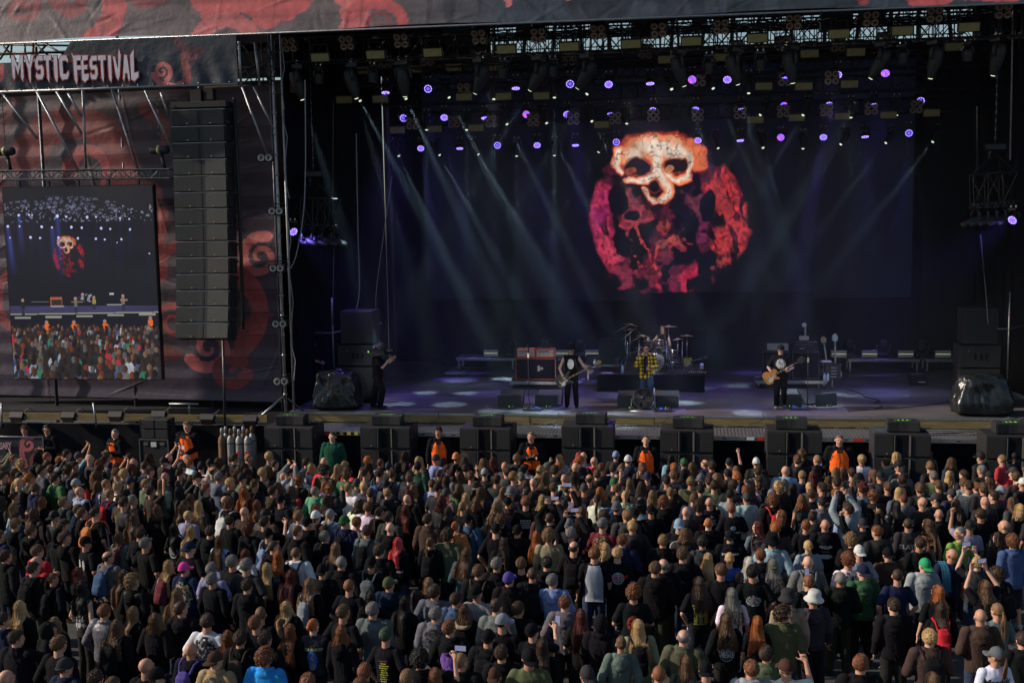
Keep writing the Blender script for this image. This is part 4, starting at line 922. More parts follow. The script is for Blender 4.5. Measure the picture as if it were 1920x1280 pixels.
# bass rig left: two orange heads on an orange cabinet
p = flr(1005, 728); bx, by = p.x, p.y
riser('low aluminium rolling riser under the orange framed bass cabinet', bx, by+.4, 1.62, 1.1, .24)
def cab(lab, x, y, z, w_, h_, d_, rim, logo=False):
    t = thing('speaker_cabinet', lab, 'amplifier', (x, y, z)); B(rim).box((0, d_/2, h_/2), (w_, d_, h_), bev=.02).build('case', t)
    B('orange_vinyl' if rim == 'orange_vinyl' else 'cabinet_black').box((0, -.004, h_/2), (w_*.985, .02, h_*.975)).build('rim', t)
    B('black_cloth').box((0, -.012, h_/2), (w_*.955, .02, h_*.915)).build('grille_cloth', t)
    return t
cb = cab('orange framed black bass cabinet lying on its side on the left riser', bx, by, ZS+.27, 1.27, .68, .5, 'orange_vinyl')
B('black_cloth').box((0, -.015, .34), (1.20, .022, .60)).build('grille_cloth', cb)
for c in list(cb.children):
    if c.name.startswith('case'): c.data.materials[0] = M('cabinet_black')
B('cream').box((.10, -.03, .36), (.07, .01, .17)).lathe([(.045, -.005), (.045, .005)], (.19, -.032, .36), rotx(R(90)), 12).build('emblem', cb)
for k, dx in enumerate((-.30, .30)):
    h = thing('bass_amplifier_head', f'{"left" if k == 0 else "right"} orange amplifier head with cream panel on the bass cabinet', 'amplifier', (bx+dx, by+.02, ZS+.955), R(-1+2*k))
    B('orange_vinyl').box((0, .15, .145), (.585, .30, .28), bev=.02).build('case', h)
    pn = B('cream').box((0, -.004, .145), (.52, .02, .20)).build('front_panel', h)
    B('orange_vinyl').box((0, -.018, .150), (.46, .008, .014)).build('panel_line', pn); B('cabinet_black').box((-.05, -.018, .20), (.34, .008, .025)).box((.05, -.018, .205), (.1, .009, .03)).build('panel_print', pn)
    for q in range(6): B('cabinet_black' if q % 2 == 0 else 'alu').lathe([(.016, -.012), (.012, .012)], (-.18+q*.07, -.022, .10), rotx(R(90)), 8).build('knob', pn)
    B('cabinet_black').tube([(-.12, .14, .285), (0, .14, .31), (.12, .14, .285)], .012, 5).build('handle', h)
# guitar rig right
p = flr(1475, 728); gx, gy = at(1483, 728, 2, ZS).x, p.y
riser('low aluminium rolling riser under the black guitar cabinets', at(1483, 728, 1, gy).x, gy+.4, 2.1, 1.05, .26)
for k, (dx, lab) in enumerate(((-.44, 'left'), (.42, 'right'))):
    c = cab(f'{lab} tall black guitar cabinet on the right riser', gx+dx, gy, ZS+.29, .80, .84, .4, 'cabinet_black')
    B('galv').tube([(-.385, -.03, .02), (.385, -.03, .02), (.385, -.03, .82), (-.385, -.03, .82), (-.385, -.03, .02)], .006, 4).build('trim', c)
h = thing('guitar_amplifier_head', 'silver fronted amplifier head behind the guitarist', 'amplifier', (gx-.40, gy+.05, ZS+1.135)); B('cabinet_black').box((0, .13, .13), (.68, .26, .26), bev=.015).build('case', h)
pn = B('alu').box((0, -.004, .13), (.62, .02, .20)).build('front_panel', h)
for q in range(4): B('cabinet_black').box((0, -.016, .06+.045*q), (.60, .006, .008)).build('panel_line', pn)
h = thing('guitar_amplifier_head', 'black amplifier head with a row of silver knobs on the right cabinet', 'amplifier', (gx+.42, gy+.05, ZS+1.135)); B('cabinet_black').box((0, .13, .14), (.70, .26, .27), bev=.015).build('case', h)
pn = B('grille_front').box((0, -.004, .14), (.64, .02, .21)).build('front_panel', h)
for q in range(9): B('alu').lathe([(.013, -.01), (.010, .01)], (-.25+q*.055, -.022, .19), rotx(R(90)), 8).build('knob', pn)
B('cream').box((-.1, -.018, .08), (.14, .006, .02)).build('name_plate', pn)
t = thing('stage_fan', 'white fan on an upright post behind the black amplifier head', 'fan', (gx+.42, gy+.55, ZS+1.42)); B('cream').box((0, 0, .06), (.28, .2, .12), bev=.01).build('base', t)
B('cream').box((.04, 0, .30), (.04, .04, .36)).build('post', t); B('white').lathe([(.02, -.03), (.07, -.02), (.07, .02), (.02, .03)], (.0, -.04, .46), rotx(R(90)), 12).build('cage', t)
t = thing('gear_table', 'small black side table with folded towels beside the guitar cabinets', 'table', (gx+1.05, gy+.1, ZS)); B('cabinet_black').box((0, .2, .75), (.5, .4, .04)).build('table_top', t)
for a in (-.2, .2): B('galv').box((a, .2, .37), (.03, .03, .72)).build('leg', t)
B('white').box((0, .15, .80), (.28, .2, .05), rotz(.2), bev=.015).build('towel', t)
t = thing('equipment_rack', 'black rack drawer unit with silver handles beside the guitar stand', 'rack', (gx+1.22, gy-.1, ZS+.3)); B('cabinet_black').box((0, .2, .22), (.45, .4, .44), bev=.01).build('case', t)
for q in range(4): B('alu').box((.02, -.008, .08+.09*q), (.16, .01, .02)).build('handle', t)
def bottle(x, y, z, lab):
    t = thing('water_bottle', lab, 'bottle', (x, y, z)); mat('bottle_plastic', (.45,.58,.72), .15, 0, .1, 20); B('bottle_plastic').lathe([(.038, 0), (.042, .03), (.042, .17), (.02, .215), (.015, .23)], n=10).build('body', t); B('blue').lathe([(.016, .23), (.016, .25)], n=8).build('cap', t)
bottle(gx+.96, gy-.22, ZS+.27, 'clear water bottle on the guitar riser, left of the pair'); bottle(gx+1.06, gy-.2, ZS+.27, 'clear water bottle on the guitar riser, right of the pair')
# wedges
def wedge(px, py, rz, lab, lit=False):
    t = thing('floor_monitor', lab, 'loudspeaker', flr(px, py), rz); prof = [(0, .04), (.04, 0), (.48, 0), (.52, .06), (.47, .36), (.41, .40), (.10, .12)]
    w_ = .66; m = B('cabinet_black'); m.prism([(-q, z) for q, z in prof][::-1], w_, Matrix.Translation((-w_/2, 0, 0)) @ Matrix(((0, 1, 0, 0), (-1, 0, 0, .5), (0, 0, 1, 0), (0, 0, 0, 1)))); m.build('cabinet', t)
    B('speaker_grille').box((0, .0, .22), (w_*.985, .012, .34), rotx(R(-9)), bev=.004).build('back_face', t)
    B('black_metal').box((.05, -.03, .07), (.22, .02, .07)).build('connector_plate', t); B('green_led').box((.0, -.043, .07), (.02, .008, .025)).build('pilot_light', t); B('galv').box((.1, -.043, .07), (.07, .006, .04)).build('name_plate', t)
    return t
for px, py, rz, lab in ((955,766,.05,'black floor monitor left of the left microphone stand'),(1025,766,-.02,'black floor monitor between the microphone stand and the bassist'),(1180,768,.03,'black floor monitor left of the stage fan'),(1248,768,-.03,'black floor monitor right of the stage fan'),(1480,765,-.02,'black floor monitor at the feet of the guitarist'),(1549,764,.45,'black floor monitor turned sideways right of the guitarist')): wedge(px, py, rz, lab)
# fan in a cradle at the stage edge
p = flr(1206, 769); t = thing('stage_fan', 'big round metal fan in a tilted cradle before the singer', 'fan', p)
Rf = rotx(R(90-18))
B('dark_steel').lathe([(.275, -.10), (.29, 0), (.275, .10), (.265, .10), (.27, 0), (.262, -.10)], (0, 0, .33), Rf, 28).build('drum', t)
bl = B('dark_steel')
for k in range(5): bl.box(Vector((0, 0, .33))+Rf @ (rotz(k*R(72)) @ Vector((.13, 0, 0))), (.17, .11, .012), Rf @ rotz(k*R(72)) @ rotx(.4))
bl.build('blades', t); g = B('dark_steel')
for r_ in (.05, .08, .11, .14, .17, .20, .23, .26): g.tube([Vector((0, 0, .33))+Rf @ Vector((r_*math.cos(a), r_*math.sin(a), .11)) for a in np.linspace(0, 2*math.pi, 25)], .0035, 4, False)
for k in range(12): g.tube([Vector((0, 0, .33))+Rf @ Vector((.04*math.cos(k*R(30)), .04*math.sin(k*R(30)), .112)), Vector((0, 0, .33))+Rf @ Vector((.265*math.cos(k*R(30)), .265*math.sin(k*R(30)), .10))], .0035, 4, False)
g.build('grille', t); B('black_metal').lathe([(.055, -.02), (.05, .03)], Vector((0, 0, .33))+Rf @ Vector((0, 0, .10)), Rf, 14).build('hub', t)
B('alu').tube([(-.31, 0, .33), (-.33, -.05, .02), (-.33, -.2, .015), (.33, -.2, .015), (.33, -.05, .02), (.31, 0, .36), (.30, .0, .62)], .016, 6).build('cradle', t)
def boxes(lab, px, py, parts):
    t = thing('pedal_board', lab, 'pedal board', flr(px, py)); B('cabinet_black').box((0, 0, .03), (.5, .25, .05), bev=.008).build('board', t)
    for c, dx, dz in parts: B(c).box((dx, -.02, .075), (.09, .12, .045), bev=.006).build('pedal', t)
boxes('small pedal board with a blue pedal beside the left microphone stand', 998, 769, (('blue', .12, 0), ('cabinet_black', -.1, 0)))
boxes('pedal board with blue and grey pedals right of the stage fan', 1243, 771, (('blue', -.05, 0), ('galv', .1, 0), ('cabinet_black', -.18, 0)))
boxes('pedal board with two blue pedals before the guitarist', 1498, 768, (('blue', -.12, 0), ('blue', .12, 0)))
def sheet(px, py, w_, d_, lab, c='white', rz=.1): tag(B(c).box((0, 0, .004), (w_, d_, .004)).build('set_list', None, flr(px, py), rz), lab, 'paper')
sheet(951, 737, .28, .14, 'white set list sheet taped to the floor before the bass riser'); sheet(1270, 768, .45, .12, 'pale blue sheet on the floor right of the stage fan', 'white', .12); sheet(1578, 766, .25, .12, 'white set list sheet right of the turned monitor'); sheet(913, 762, .1, .06, 'tiny white paper scrap on the floor at the left')
# microphone stands
def mic_stand(px, py, h_, lab, tripod=True, boom=0):
    t = thing('microphone_stand', lab, 'microphone stand', flr(px, py)); B('cabinet_black').tube([(0, 0, .03), (0, 0, h_)], .013, 6).build('pole', t)
    if tripod:
        for k in range(3): B('cabinet_black').tube([(0, 0, .16), (.30*math.cos(k*2.09+.5), .30*math.sin(k*2.09+.5), .01)], .010, 5).build('leg', t)
    else: B('cabinet_black').lathe([(.14, 0), (.14, .02), (.02, .04)], n=16).build('base', t)
    B('black_metal').tube([(0, 0, h_), (0, -.04, h_+.13)], [.013, .02], 8).ell((0, -.05, h_+.15), (.03, .03, .03), n=10, h=6).build('microphone', t)
    if boom: B('cabinet_black').tube([(0, 0, h_), (boom, -.1, h_+.25)], .009, 5).build('boom', t)
    B('brass').box((.0, -.02, h_*.93), (.05, .01, .12)).build('pick_holder', t)
    return t
mic_stand(992, 767, 1.62, 'black microphone stand on a tripod between the two left floor monitors')
mic_stand(1514, 767, 1.45, 'black microphone stand right of the guitarist')
# white guitar on its stand
mat('guitar_white', (.62,.64,.64), .25, 0, .04, 8, coat=.5); mat('guitar_gold', (.50,.23,.05), .25, 0, .3, 4, coat=.5); mat('guitar_black', (.035,.045,.045), .3, 0, .3, 6, coat=.5)
mat('pale_olive', (.32,.30,.04), .4, 0, .3, 8); mat('fretboard', (.07,.035,.02), .5); mat('maple', (.55,.32,.12), .4)
def guitar(body, neckm, lab, bass=False, scale=1.0, single=True):
    """lies in its local x,z plane: body at origin, neck along +z, front towards -y"""
    t = thing('bass_guitar' if bass else 'electric_guitar', lab, 'guitar'); t.scale = (scale,)*3
    if bass: out = [(-.17,-.20),(-.10,-.25),(.08,-.25),(.17,-.19),(.18,-.08),(.12,.0),(.14,.10),(.20,.17),(.14,.19),(.05,.12),(-.04,.12),(-.13,.24),(-.17,.20),(-.12,.08),(-.11,0),(-.18,-.10)]
    else: out = [(-.165,-.17),(-.10,-.225),(.10,-.225),(.165,-.17),(.165,-.08),(.115,.0),(.13,.07),(.16,.12),(.12,.13),(.04,.09),(-.05,.17),(-.12,.15),(-.145,.09),(-.11,.0),(-.165,-.08)]
    pts = []; n = len(out)
    for i in range(n):
        a, b, c, d = out[i-1], out[i], out[(i+1) % n], out[(i+2) % n]
        for k in range(3):
            u = k/3; pts.append(tuple(.5*((2*b[j])+(c[j]-a[j])*u+(2*a[j]-5*b[j]+4*c[j]-d[j])*u*u+(3*b[j]-a[j]-3*c[j]+d[j])*u**3) for j in (0, 1)))
    b = B(body).prism(pts, .045, Matrix.Identity(4)).build('body', t)
    L_ = .86 if bass else .66
    nk = B('fretboard').box((0, .01, .08+L_/2), (.05, .03, L_), None, .85).build('neck', t)
    for k in range(9): B('cream').box((0, -.007, .16+L_*(.9-.9*.84**k)*.95), (.034, .004, .014)).build('fret_inlay', nk)
    hd = B(neckm).prism([(-.03,0),(.03,0),(.05,.08),(.045,.19),(.0,.21),(-.055,.17),(-.05,.06)], .016, Matrix.Translation((0, .005, .08+L_))).build('headstock', t)
    for k in range(4 if bass else 6): B('chrome').box((-.065 if (k % 2 == 0 and not bass) else .065, .012, .11+L_+(k//(1 if bass else 2))*(.038 if bass else .05)), (.03, .012, .02)).build('tuner', hd)
    B('cream' if not bass else 'guitar_white').prism([(.02,-.12),(.12,-.15),(.13,-.05),(.06,.0),(.05,.09),(.0,.05)], .003, Matrix.Translation((0, -.004, 0))).build('pick_guard', t)
    for z in (-.08, .03): B('brass' if not bass else 'chrome').box((0, -.008, z), (.085, .014, .035), bev=.004).build('pickup', t)
    B('brass').box((0, -.01, -.14), (.09, .016, .018)).build('bridge', t)
    for x, z in ((.09,-.14),(.12,-.17),(.08,-.19)): B('brass').lathe([(.014, 0), (.011, .014)], (x, 0, z), rotx(R(90)), 8).build('knob', t)
    s_ = B('chrome')
    for k in range(4): s_.tube([(-.015+.01*k, -.013, -.14), (-.012+.008*k, -.012, .10+L_)], .0012, 3, False)
    s_.build('strings', t); return t
p = flr(1566, 722); g1 = guitar('guitar_white', 'guitar_white', 'white electric guitar with gold hardware upright on a stand at the right'); g1.location = p+Vector((0, 0, .50)); g1.rotation_euler = (R(-8), 0, R(4)); g1.scale = (1.15,)*3
t = thing('guitar_stand', 'black folding stand holding the white guitar', 'stand', p+Vector((0, .12, 0)))
for a in ((-.22, -.25), (.22, -.25), (0, .25)): B('cabinet_black').tube([(0, 0, .45), (a[0], a[1], 0)], .012, 5).build('leg', t)
B('cabinet_black').tube([(-.12, -.18, .26), (0, -.05, .24), (.12, -.18, .26)], .014, 5).build('cradle', t)
g2 = guitar('maple', 'maple', 'spare guitar with pale headstock standing behind the white guitar'); g2.location = p+Vector((-.18, .5, .52)); g2.rotation_euler = (R(-10), R(-8), 0)
# rear risers with lights
def floor_head(x, y, z, lab):
    t = thing('moving_head_light', lab, 'stage light', (x, y, z)); B('black_metal').box((0, 0, .06), (.34, .26, .12), bev=.02).build('base', t)
    yk = B('cabinet_black')
    for s in (-1, 1): yk.tube([(0, 0, .12), (s*.1, 0, .12), (s*.19, 0, .22), (s*.20, 0, .40)], .035, 6)
    yk.build('yoke', t); B('cabinet_black').lathe([(.08, .24), (.12, .32), (.12, .46), (.10, .54), (.09, .545)], n=12).build('head', t)
def led_bar(x, y, z, lab):
    t = thing('led_strobe', lab, 'stage light', (x, y, z)); B('galv').box((0, .04, .13), (.50, .08, .24), bev=.01).build('case', t)
    for k in range(3): B('led_strip' if k == 1 else 'cream').box((0, -.006, .05+.08*k), (.46, .012, .05 if k != 1 else .015)).build('strip', t)
py_ = 8.1
for k, (xa, xb, zt) in enumerate(((855, 965, 676), (985, 1080, 678), (1125, 1160, 690), (1590, 1725, 676), (1735, 1830, 676))):
    a, b = at(xa, 700, 1, py_), at(xb, 700, 1, py_); riser(f'rolling riser against the rear drape, {ordinal(k)} from the left', (a.x+b.x)/2, py_+.5, b.x-a.x, .9, .50)
for i, (px, k) in enumerate(((919, 0), (1052, 1), (1110, 1), (1632, 3), (1700, 3), (1770, 4), (1574, 3))):
    led_bar(at(px, 670, 1, py_).x, py_+.15, ZS+.515, f'cream light bar glowing faintly on the rear risers, {ordinal(sorted([919,1052,1110,1574,1632,1700,1770]).index(px))} from the left')
for i, px in enumerate((953, 1018, 1083, 1594, 1661, 1735, 1800)): floor_head(at(px, 670, 1, py_).x, py_+.5, ZS+.515, f'dark moving head standing on the rear risers, {ordinal(i)} from the left')
p = flr(862, 700); t = thing('equipment_trolley', 'low grey trolley with open deck standing in the dark at the left rear', 'trolley', (p.x, 7.2, ZS)); B('galv').box((0, 0, .12), (.7, .5, .06)).build('deck', t); B('galv').tube([(-.3, 0, .15), (.3, 0, .45)], .02, 5).build('handle', t)

t = thing('drum_side_amplifier', 'tall dark amplifier cabinet on a riser left of the drums', 'amplifier', (at(1125, 700, 1, 6.6).x, 6.6, ZS+.0)); B('galv').box((0, .4, .42), (1.05, .8, .08)).build('riser_deck', t); B('cabinet_black').box((.2, .3, .88), (.5, .45, .82), bev=.02).build('case', t); B('grille_front').box((.2, .07, .88), (.46, .02, .76)).build('grille', t); B('black_metal').box((-.25, .3, .62), (.42, .45, .30), bev=.02).build('case', t)
for s in (-.4, .4): B('galv').box((s, .1, .19), (.05, .05, .38)).build('leg', t)
bottle(at(1115, 700, 1, 6.2).x, 6.3, ZS+.46, 'clear water bottle on the riser left of the drum platform')
p = flr(1722, 722); t = thing('stage_box', 'small black cable box on the floor at the right rear', 'cable box', p); B('cabinet_black').box((0, .15, .14), (.55, .3, .28), bev=.03).build('case', t); B('white').box((.1, -.006, .10), (.2, .01, .03)).build('name_plate', t); B('galv').tube([(-.2, .1, .3), (0, .1, .36), (.2, .1, .3)], .014, 5).build('handle', t)
p = flr(1647, 765); m = B('cable'); pts = [flr(*q, .015) for q in ((1585,728),(1612,736),(1622,744),(1650,750),(1638,757),(1655,762),(1640,766))]; m.tube(pts, .014, 5); tag(m.build('floor_cable'), 'black cable zigzagging over the floor right of the white guitar', 'cable')
m = B('cable'); m.tube([flr(*q, .012) for q in ((1590,770),(1660,766),(1730,760),(1790,752),(1812,745))], .011, 5); tag(m.build('floor_cable'), 'black cable running from the lip towards the right speaker stack', 'cable')

# ---- drum platform and kit
dl, dr = flr(1119, 736), flr(1321, 733); dx0, dx1, dy = dl.x, dr.x, (dl.y+dr.y)/2; dh = .52; dcx = (dx0+dx1)/2
t = thing('drum_platform', 'black skirted drum platform in the middle of the stage', 'platform', (dcx, dy, ZS)); B('cabinet_black').box((0, 1.1, dh/2), (dx1-dx0, 2.2, dh), bev=.01).build('deck', t)
P_ = []
for i in range(90):
    x = -(dx1-dx0)/2+(dx1-dx0)*i/89; P_.append([(x, -.02-.03*math.sin(x*4+math.sin(x*2)*2)*(1-.7*j/5)-.02*(1-j/5), .01+(dh-.01)*j/5) for j in range(6)])
B('black_cloth').quadgrid(P_).build('skirt', t); B('black_metal').box((0, 1.1, dh+.006), (dx1-dx0, 2.2, .012)).build('carpet', t)
kz = ZS+dh+.012; KX = at(1228, 700, 1, dy+1.0).x; KY = dy+1.0
kit = thing('drum_kit', 'dark drum kit with chrome stands and brass cymbals on the platform', 'drum kit', (KX, KY, kz))
def drum(c, r, h_, rot=None, skin='drum_skin', name='tom'):
    d = B('drum_shell').lathe([(r, -h_/2), (r, h_/2)], c, rot, 22).build(name, kit); rm = B('chrome')
    for s in (-1, 1): rm.lathe([(r+.012, s*h_/2-.015), (r+.012, s*h_/2+.012), (r-.008, s*h_/2+.012)], c, rot, 22)
    for k in range(8):
        a = k*R(45); v0 = Vector((math.cos(a)*(r+.012), math.sin(a)*(r+.012), -h_*.4)); v1 = v0+Vector((0, 0, h_*.8)); q = (lambda v: (rot @ v if rot is not None else v)+Vector(c)); rm.tube([q(v0), q(v1)], .006, 4)
    rm.build('hoop', d); hd = B(skin).lathe([(r-.005, h_/2-.002), (r-.02, h_/2+.003)], c, rot, 22); hd.build('drum_head', d); return d
drum((0, -.15, .28), .28, .42, rotx(R(90)), 'black_cloth', 'bass_drum'); drum((-.20, -.12, .78), .15, .22, rotx(R(-22)), name='tom'); drum((.14, -.12, .79), .165, .24, rotx(R(-22)), name='tom')
drum((.55, .22, .42), .20, .38, name='floor_tom'); drum((-.42, .25, .60), .18, .15, rotx(R(-6)), name='snare'); drum((.30, .02, .62), .13, .16, rotx(R(-30)), 'brass', 'tom')
def cym(x, y, z, r, tx=0, ty=0, mt='brass', boom=None, legs=True):
    rot = rotx(tx) @ roty(ty); c = B(mt).lathe([(.012, .03), (.04, .022), (.06, .006), (r*.9, -.012), (r, -.018), (r*.9, -.016), (.05, 0)], (x, y, z), rot, 24).build('cymbal', kit)
    bx = x+(boom or 0); st = B('chrome'); st.tube([(bx, y+.05, .25), (bx, y+.05, z-.12 if boom else z+.05)], .012, 6)
    if boom: st.tube([(bx-.35*(1 if boom > 0 else -1)*-1, y+.05, z-.26), (x, y, z+.02)], .010, 6)
    for k in range(3): st.tube([(bx, y+.05, .42), (bx+.30*math.cos(k*2.09+.6), y+.05+.30*math.sin(k*2.09+.6), .01)], .010, 5); st.tube([(bx, y+.05, .14), (bx+.18*math.cos(k*2.09+.6), y+.05+.18*math.sin(k*2.09+.6), .17)], .007, 4)
    st.box((bx, y+.03, .8), (.04, .05, .05)); st.build('cymbal_stand', kit); return c
cym(-.72, -.1, 1.42, .24, R(-6), R(10), boom=-.18); cym(-.78, .35, 1.22, .23, R(-8), R(-4)); cym(-.35, -.35, 1.10, .22, R(-8), R(6), boom=-.12)
cym(.42, -.05, 1.36, .27, R(-4), R(0)); cym(.98, .2, 1.05, .21, R(-4), R(2)); cym(.70, -.2, .98, .16, R(-4), R(-5))
B('chrome').tube([(-1.0, -.25, .95), (-.55, -.15, 1.35)], .014, 6).build('boom_arm', kit)
rk = B('chrome')
for x in (-.85, -.5, .35, .82): rk.tube([(x, -.3, .02), (x+.02, -.28, .95)], .014, 6)
rk.tube([(-.85, -.3, .55), (-.5, -.32, .6)], .012, 5); rk.tube([(.3, -.35, .5), (.82, -.3, .25), (1.0, -.2, .02)], .012, 5); rk.tube([(.35, -.4, .9), (.55, -.42, .02)], .012, 5); rk.build('rack', kit)
B('cabinet_black').lathe([(.17, .46), (.17, .53)], (0, .75, 0), n=16).tube([(0, .75, .02), (0, .75, .46)], .025, 6).build('throne', kit)
g3 = guitar('pale_olive', 'fretboard', 'yellow green guitar lying tilted at the right of the drum platform'); g3.location = (at(1292, 690, 1, KY-.5).x, KY-.3, kz+.30); g3.rotation_euler = (R(-40), R(82), R(0)); g3.scale = (.8,)*3
t = thing('light_box', 'small tangle of lit controls and cables at the right end of the drum platform', 'control box', (at(1308, 700, 1, KY-.6).x, KY-.7, kz)); B('cabinet_black').box((0, 0, .05), (.5, .3, .08), bev=.01).build('case', t)
for k in range(9): B(['red_led', 'green_led', 'led_blue', 'cream'][k % 4]).box((-.25+.06*k, -.155, .05+.03*(k % 2)), (.012, .006, .012)).build('lamp', t)
B('alu').box((.12, .05, .2), (.12, .1, .18), bev=.02).build('can', t)
bottle(at(1167, 700, 1, dy+.3).x, dy+.3, kz, 'clear water jug at the left front of the drum platform')
sheet_o = tag(B('white').box((0, 0, .005), (.32, .16, .006)).build('set_list', None, (at(1138, 700, 1, dy+.2).x, dy+.2, kz+.01)), 'white paper sheet on the left corner of the drum platform', 'paper')

# ---- in front of the left wing: floodlights, flight case, gas bottles, poster fence
def flood(px, py, lab):
    t = thing('floodlight', lab, 'stage light', at(px, py, 1, -.35)); B('cabinet_black').box((0, 0, 0), (.40, .22, .20), rotx(R(-35)), .8, bev=.015).build('housing', t)
    B('lens_dark').box((0, -.09, -.09), (.34, .02, .16), rotx(R(-35+90-35))).build('glass', t); B('galv').tube([(.22, .1, .1), (.24, 0, -.02), (.21, -.02, -.08)], .012, 5).build('bracket', t); B('cable').tube([(.15, .05, .1), (.3, .1, .22), (.5, .12, .12)], .01, 4).build('cable', t)
for i, (px, py) in enumerate(((33,780),(130,780),(218,779),(299,778),(390,784),(470,787))): flood(px, py, f'small black floodlight along the edge of the left wing, {ordinal(i)} from the left')
p = at(288, 823, 1, -2.3); t = thing('flight_case', 'black flight case with metal edges under the small speakers', 'case', (p.x, -2.3, 0)); H_ = p.z
B('cabinet_black').box((0, .4, H_/2), (.80, .8, H_), bev=.01).build('body', t); e = B('alu')
for x in (-.4, .4): e.box((x, -.005, H_/2), (.025, .02, H_))
e.box((0, -.005, H_-.012), (.82, .02, .025)).box((0, -.005, H_*.5), (.82, .02, .012)); e.build('edging', t)
B('galv').box((-.22, -.012, H_-.12), (.12, .01, .09)).box((.24, -.012, H_-.12), (.12, .01, .07)).build('latch', t); B('white').box((.0, -.014, H_-.14), (.15, .008, .13)).build('paper_label', t)
t = thing('small_line_array', 'pair of small black speakers stacked on the flight case', 'loudspeaker', (p.x+.03, -2.28, H_+.004))
for k in range(2):
    for s in (-1, 1): b = B('cabinet_black').box((s*.19, .22, .13+k*.26), (.375, .42, .25), bev=.012).build('speaker_box', t); B('grille_front').box((s*.19, .0, .13+k*.26), (.34, .02, .22), bev=.004).build('grille', b)
for s in (-1, 1): B('black_metal').tube([(s*.42, .1, .1), (s*.45, .1, .5)], .02, 4).build('bracket', t)

for k, (px, py, mt, y, lab) in enumerate(((417,832,'rust',-2.4,'rusty brown gas cylinder, first of the front row'),(433,833,'gas_grey',-2.4,'grey gas cylinder with green spot and rusty neck'),(449,834,'gas_grey',-2.4,'grey gas cylinder with red square sticker'),(465,834,'gas_grey',-2.4,'grey gas cylinder with wide red label at the right'),(424,828,'gas_grey',-2.1,'grey gas cylinder behind the rusty one'),(441,828,'rust',-2.1,'rusty gas cylinder in the middle of the back row'),(457,828,'rust',-2.1,'tall rusty gas cylinder in the back row'),(473,828,'gas_grey',-2.1,'grey gas cylinder at the right end of the back row'))):
    p = at(px, py, 1, y); zt = at(px, py-(30 if y == -2.4 else 29), 1, y).z; zb_ = zt-1.5; t = thing('gas_cylinder', lab, 'gas cylinder', (p.x, y, max(0, zb_)))
    hh = zt-max(0, zb_)
    B(mt).lathe([(.095, 0), (.105, .03), (.105, hh-.34), (.09, hh-.26), (.05, hh-.20), (.045, hh-.18)], n=16).build('body', t); B('rust' if mt == 'gas_grey' and k % 2 else 'gas_grey').lathe([(.042, hh-.18), (.046, hh-.05), (.03, hh)], n=12).build('cap', t)
    if k in (2, 3): B('red').box((0, -.107, hh-.62), (.09 if k == 3 else .08, .012, .10)).build('sticker', t)
    if k == 1: B('green_tape').box((0, -.10, hh-.30), (.03, .02, .02)).build('sticker', t)
    B('rust').lathe([(.107, hh-.40), (.107, hh-.36)], n=16).build('paint_band', t)
YB = -3.6; a = at(-60, 817, 1, YB); b = at(80, 817, 1, YB); t = thing('poster_fence', 'fence covered by a dark tentacle poster with pink lettering at the left edge', 'fence', (0, 0, 0))
def fp(U, V): x = a.x+(b.x-a.x)*U; return np.c_[x, YB+.012*fbm(x*3, V*4), .1+(a.z-.12)*V]
def fc(U, V, P):
    px, py = proj_np(P); col = np.outer(.7+.6*fbm(P[:,0], P[:,2]), (.022,.022,.034))
    return tentacles(px, py, col, [(spiral(53, 833, 15, 1.3, R(-60), 1.05, -1), 5, 2, PINK, -1), ([(40, 838), (42, 856), (48, 872)], 5, 5, PINK, -1), (spiral(72, 862, 13, 1.1, R(150), 1, 1), 5, 2, DRED, 1), (arc(66, 888, 12, 14, 90, 300, 12), 4, 3, DRED, 1)]+[([(x, y), (x+4+(x*7+y) % 5, y)], .45, .45, (.40,.20,.24) if (x+y) % 3 else (.5,.45,.45), 0) for y in (855, 859.5, 864, 868.5, 873, 877.5) for x in (0, 8, 17, 26) if not (y in (868.5,) and x > 20)])
painted_grid('poster', fp, fc, 220, 190, M('tarp'), t)
B('galv').tube([(a.x, YB, a.z), (b.x, YB, a.z), (b.x, YB, 0)], .02, 6).build('frame', t)
def text_mesh(s, size, ext=.0, spacing=1.0, bold=0):
    c = bpy.data.curves.new('txt', 'FONT'); c.body = s; c.size = size; c.align_x = 'CENTER'; c.align_y = 'CENTER'; c.extrude = ext; c.space_character = spacing; c.offset = bold; c.resolution_u = 2
    o = bpy.data.objects.new('txt', c); COL.objects.link(o); dg = bpy.context.evaluated_depsgraph_get(); me = bpy.data.meshes.new_from_object(o.evaluated_get(dg)); bpy.data.objects.remove(o); bpy.data.curves.remove(c); return me
me = text_mesh('RSARY', .20, .003, .9, .006); me.transform(Matrix.Rotation(R(90), 4, 'X') @ Matrix.Rotation(R(3), 4, 'Z') @ Matrix.Diagonal((.72, 1.2, 1, 1))); me.materials.append(mat('letter_pink', (.50,.30,.33), .6)); q = at(8, 836, 1, YB-.03); link('lettering', me, t, q)
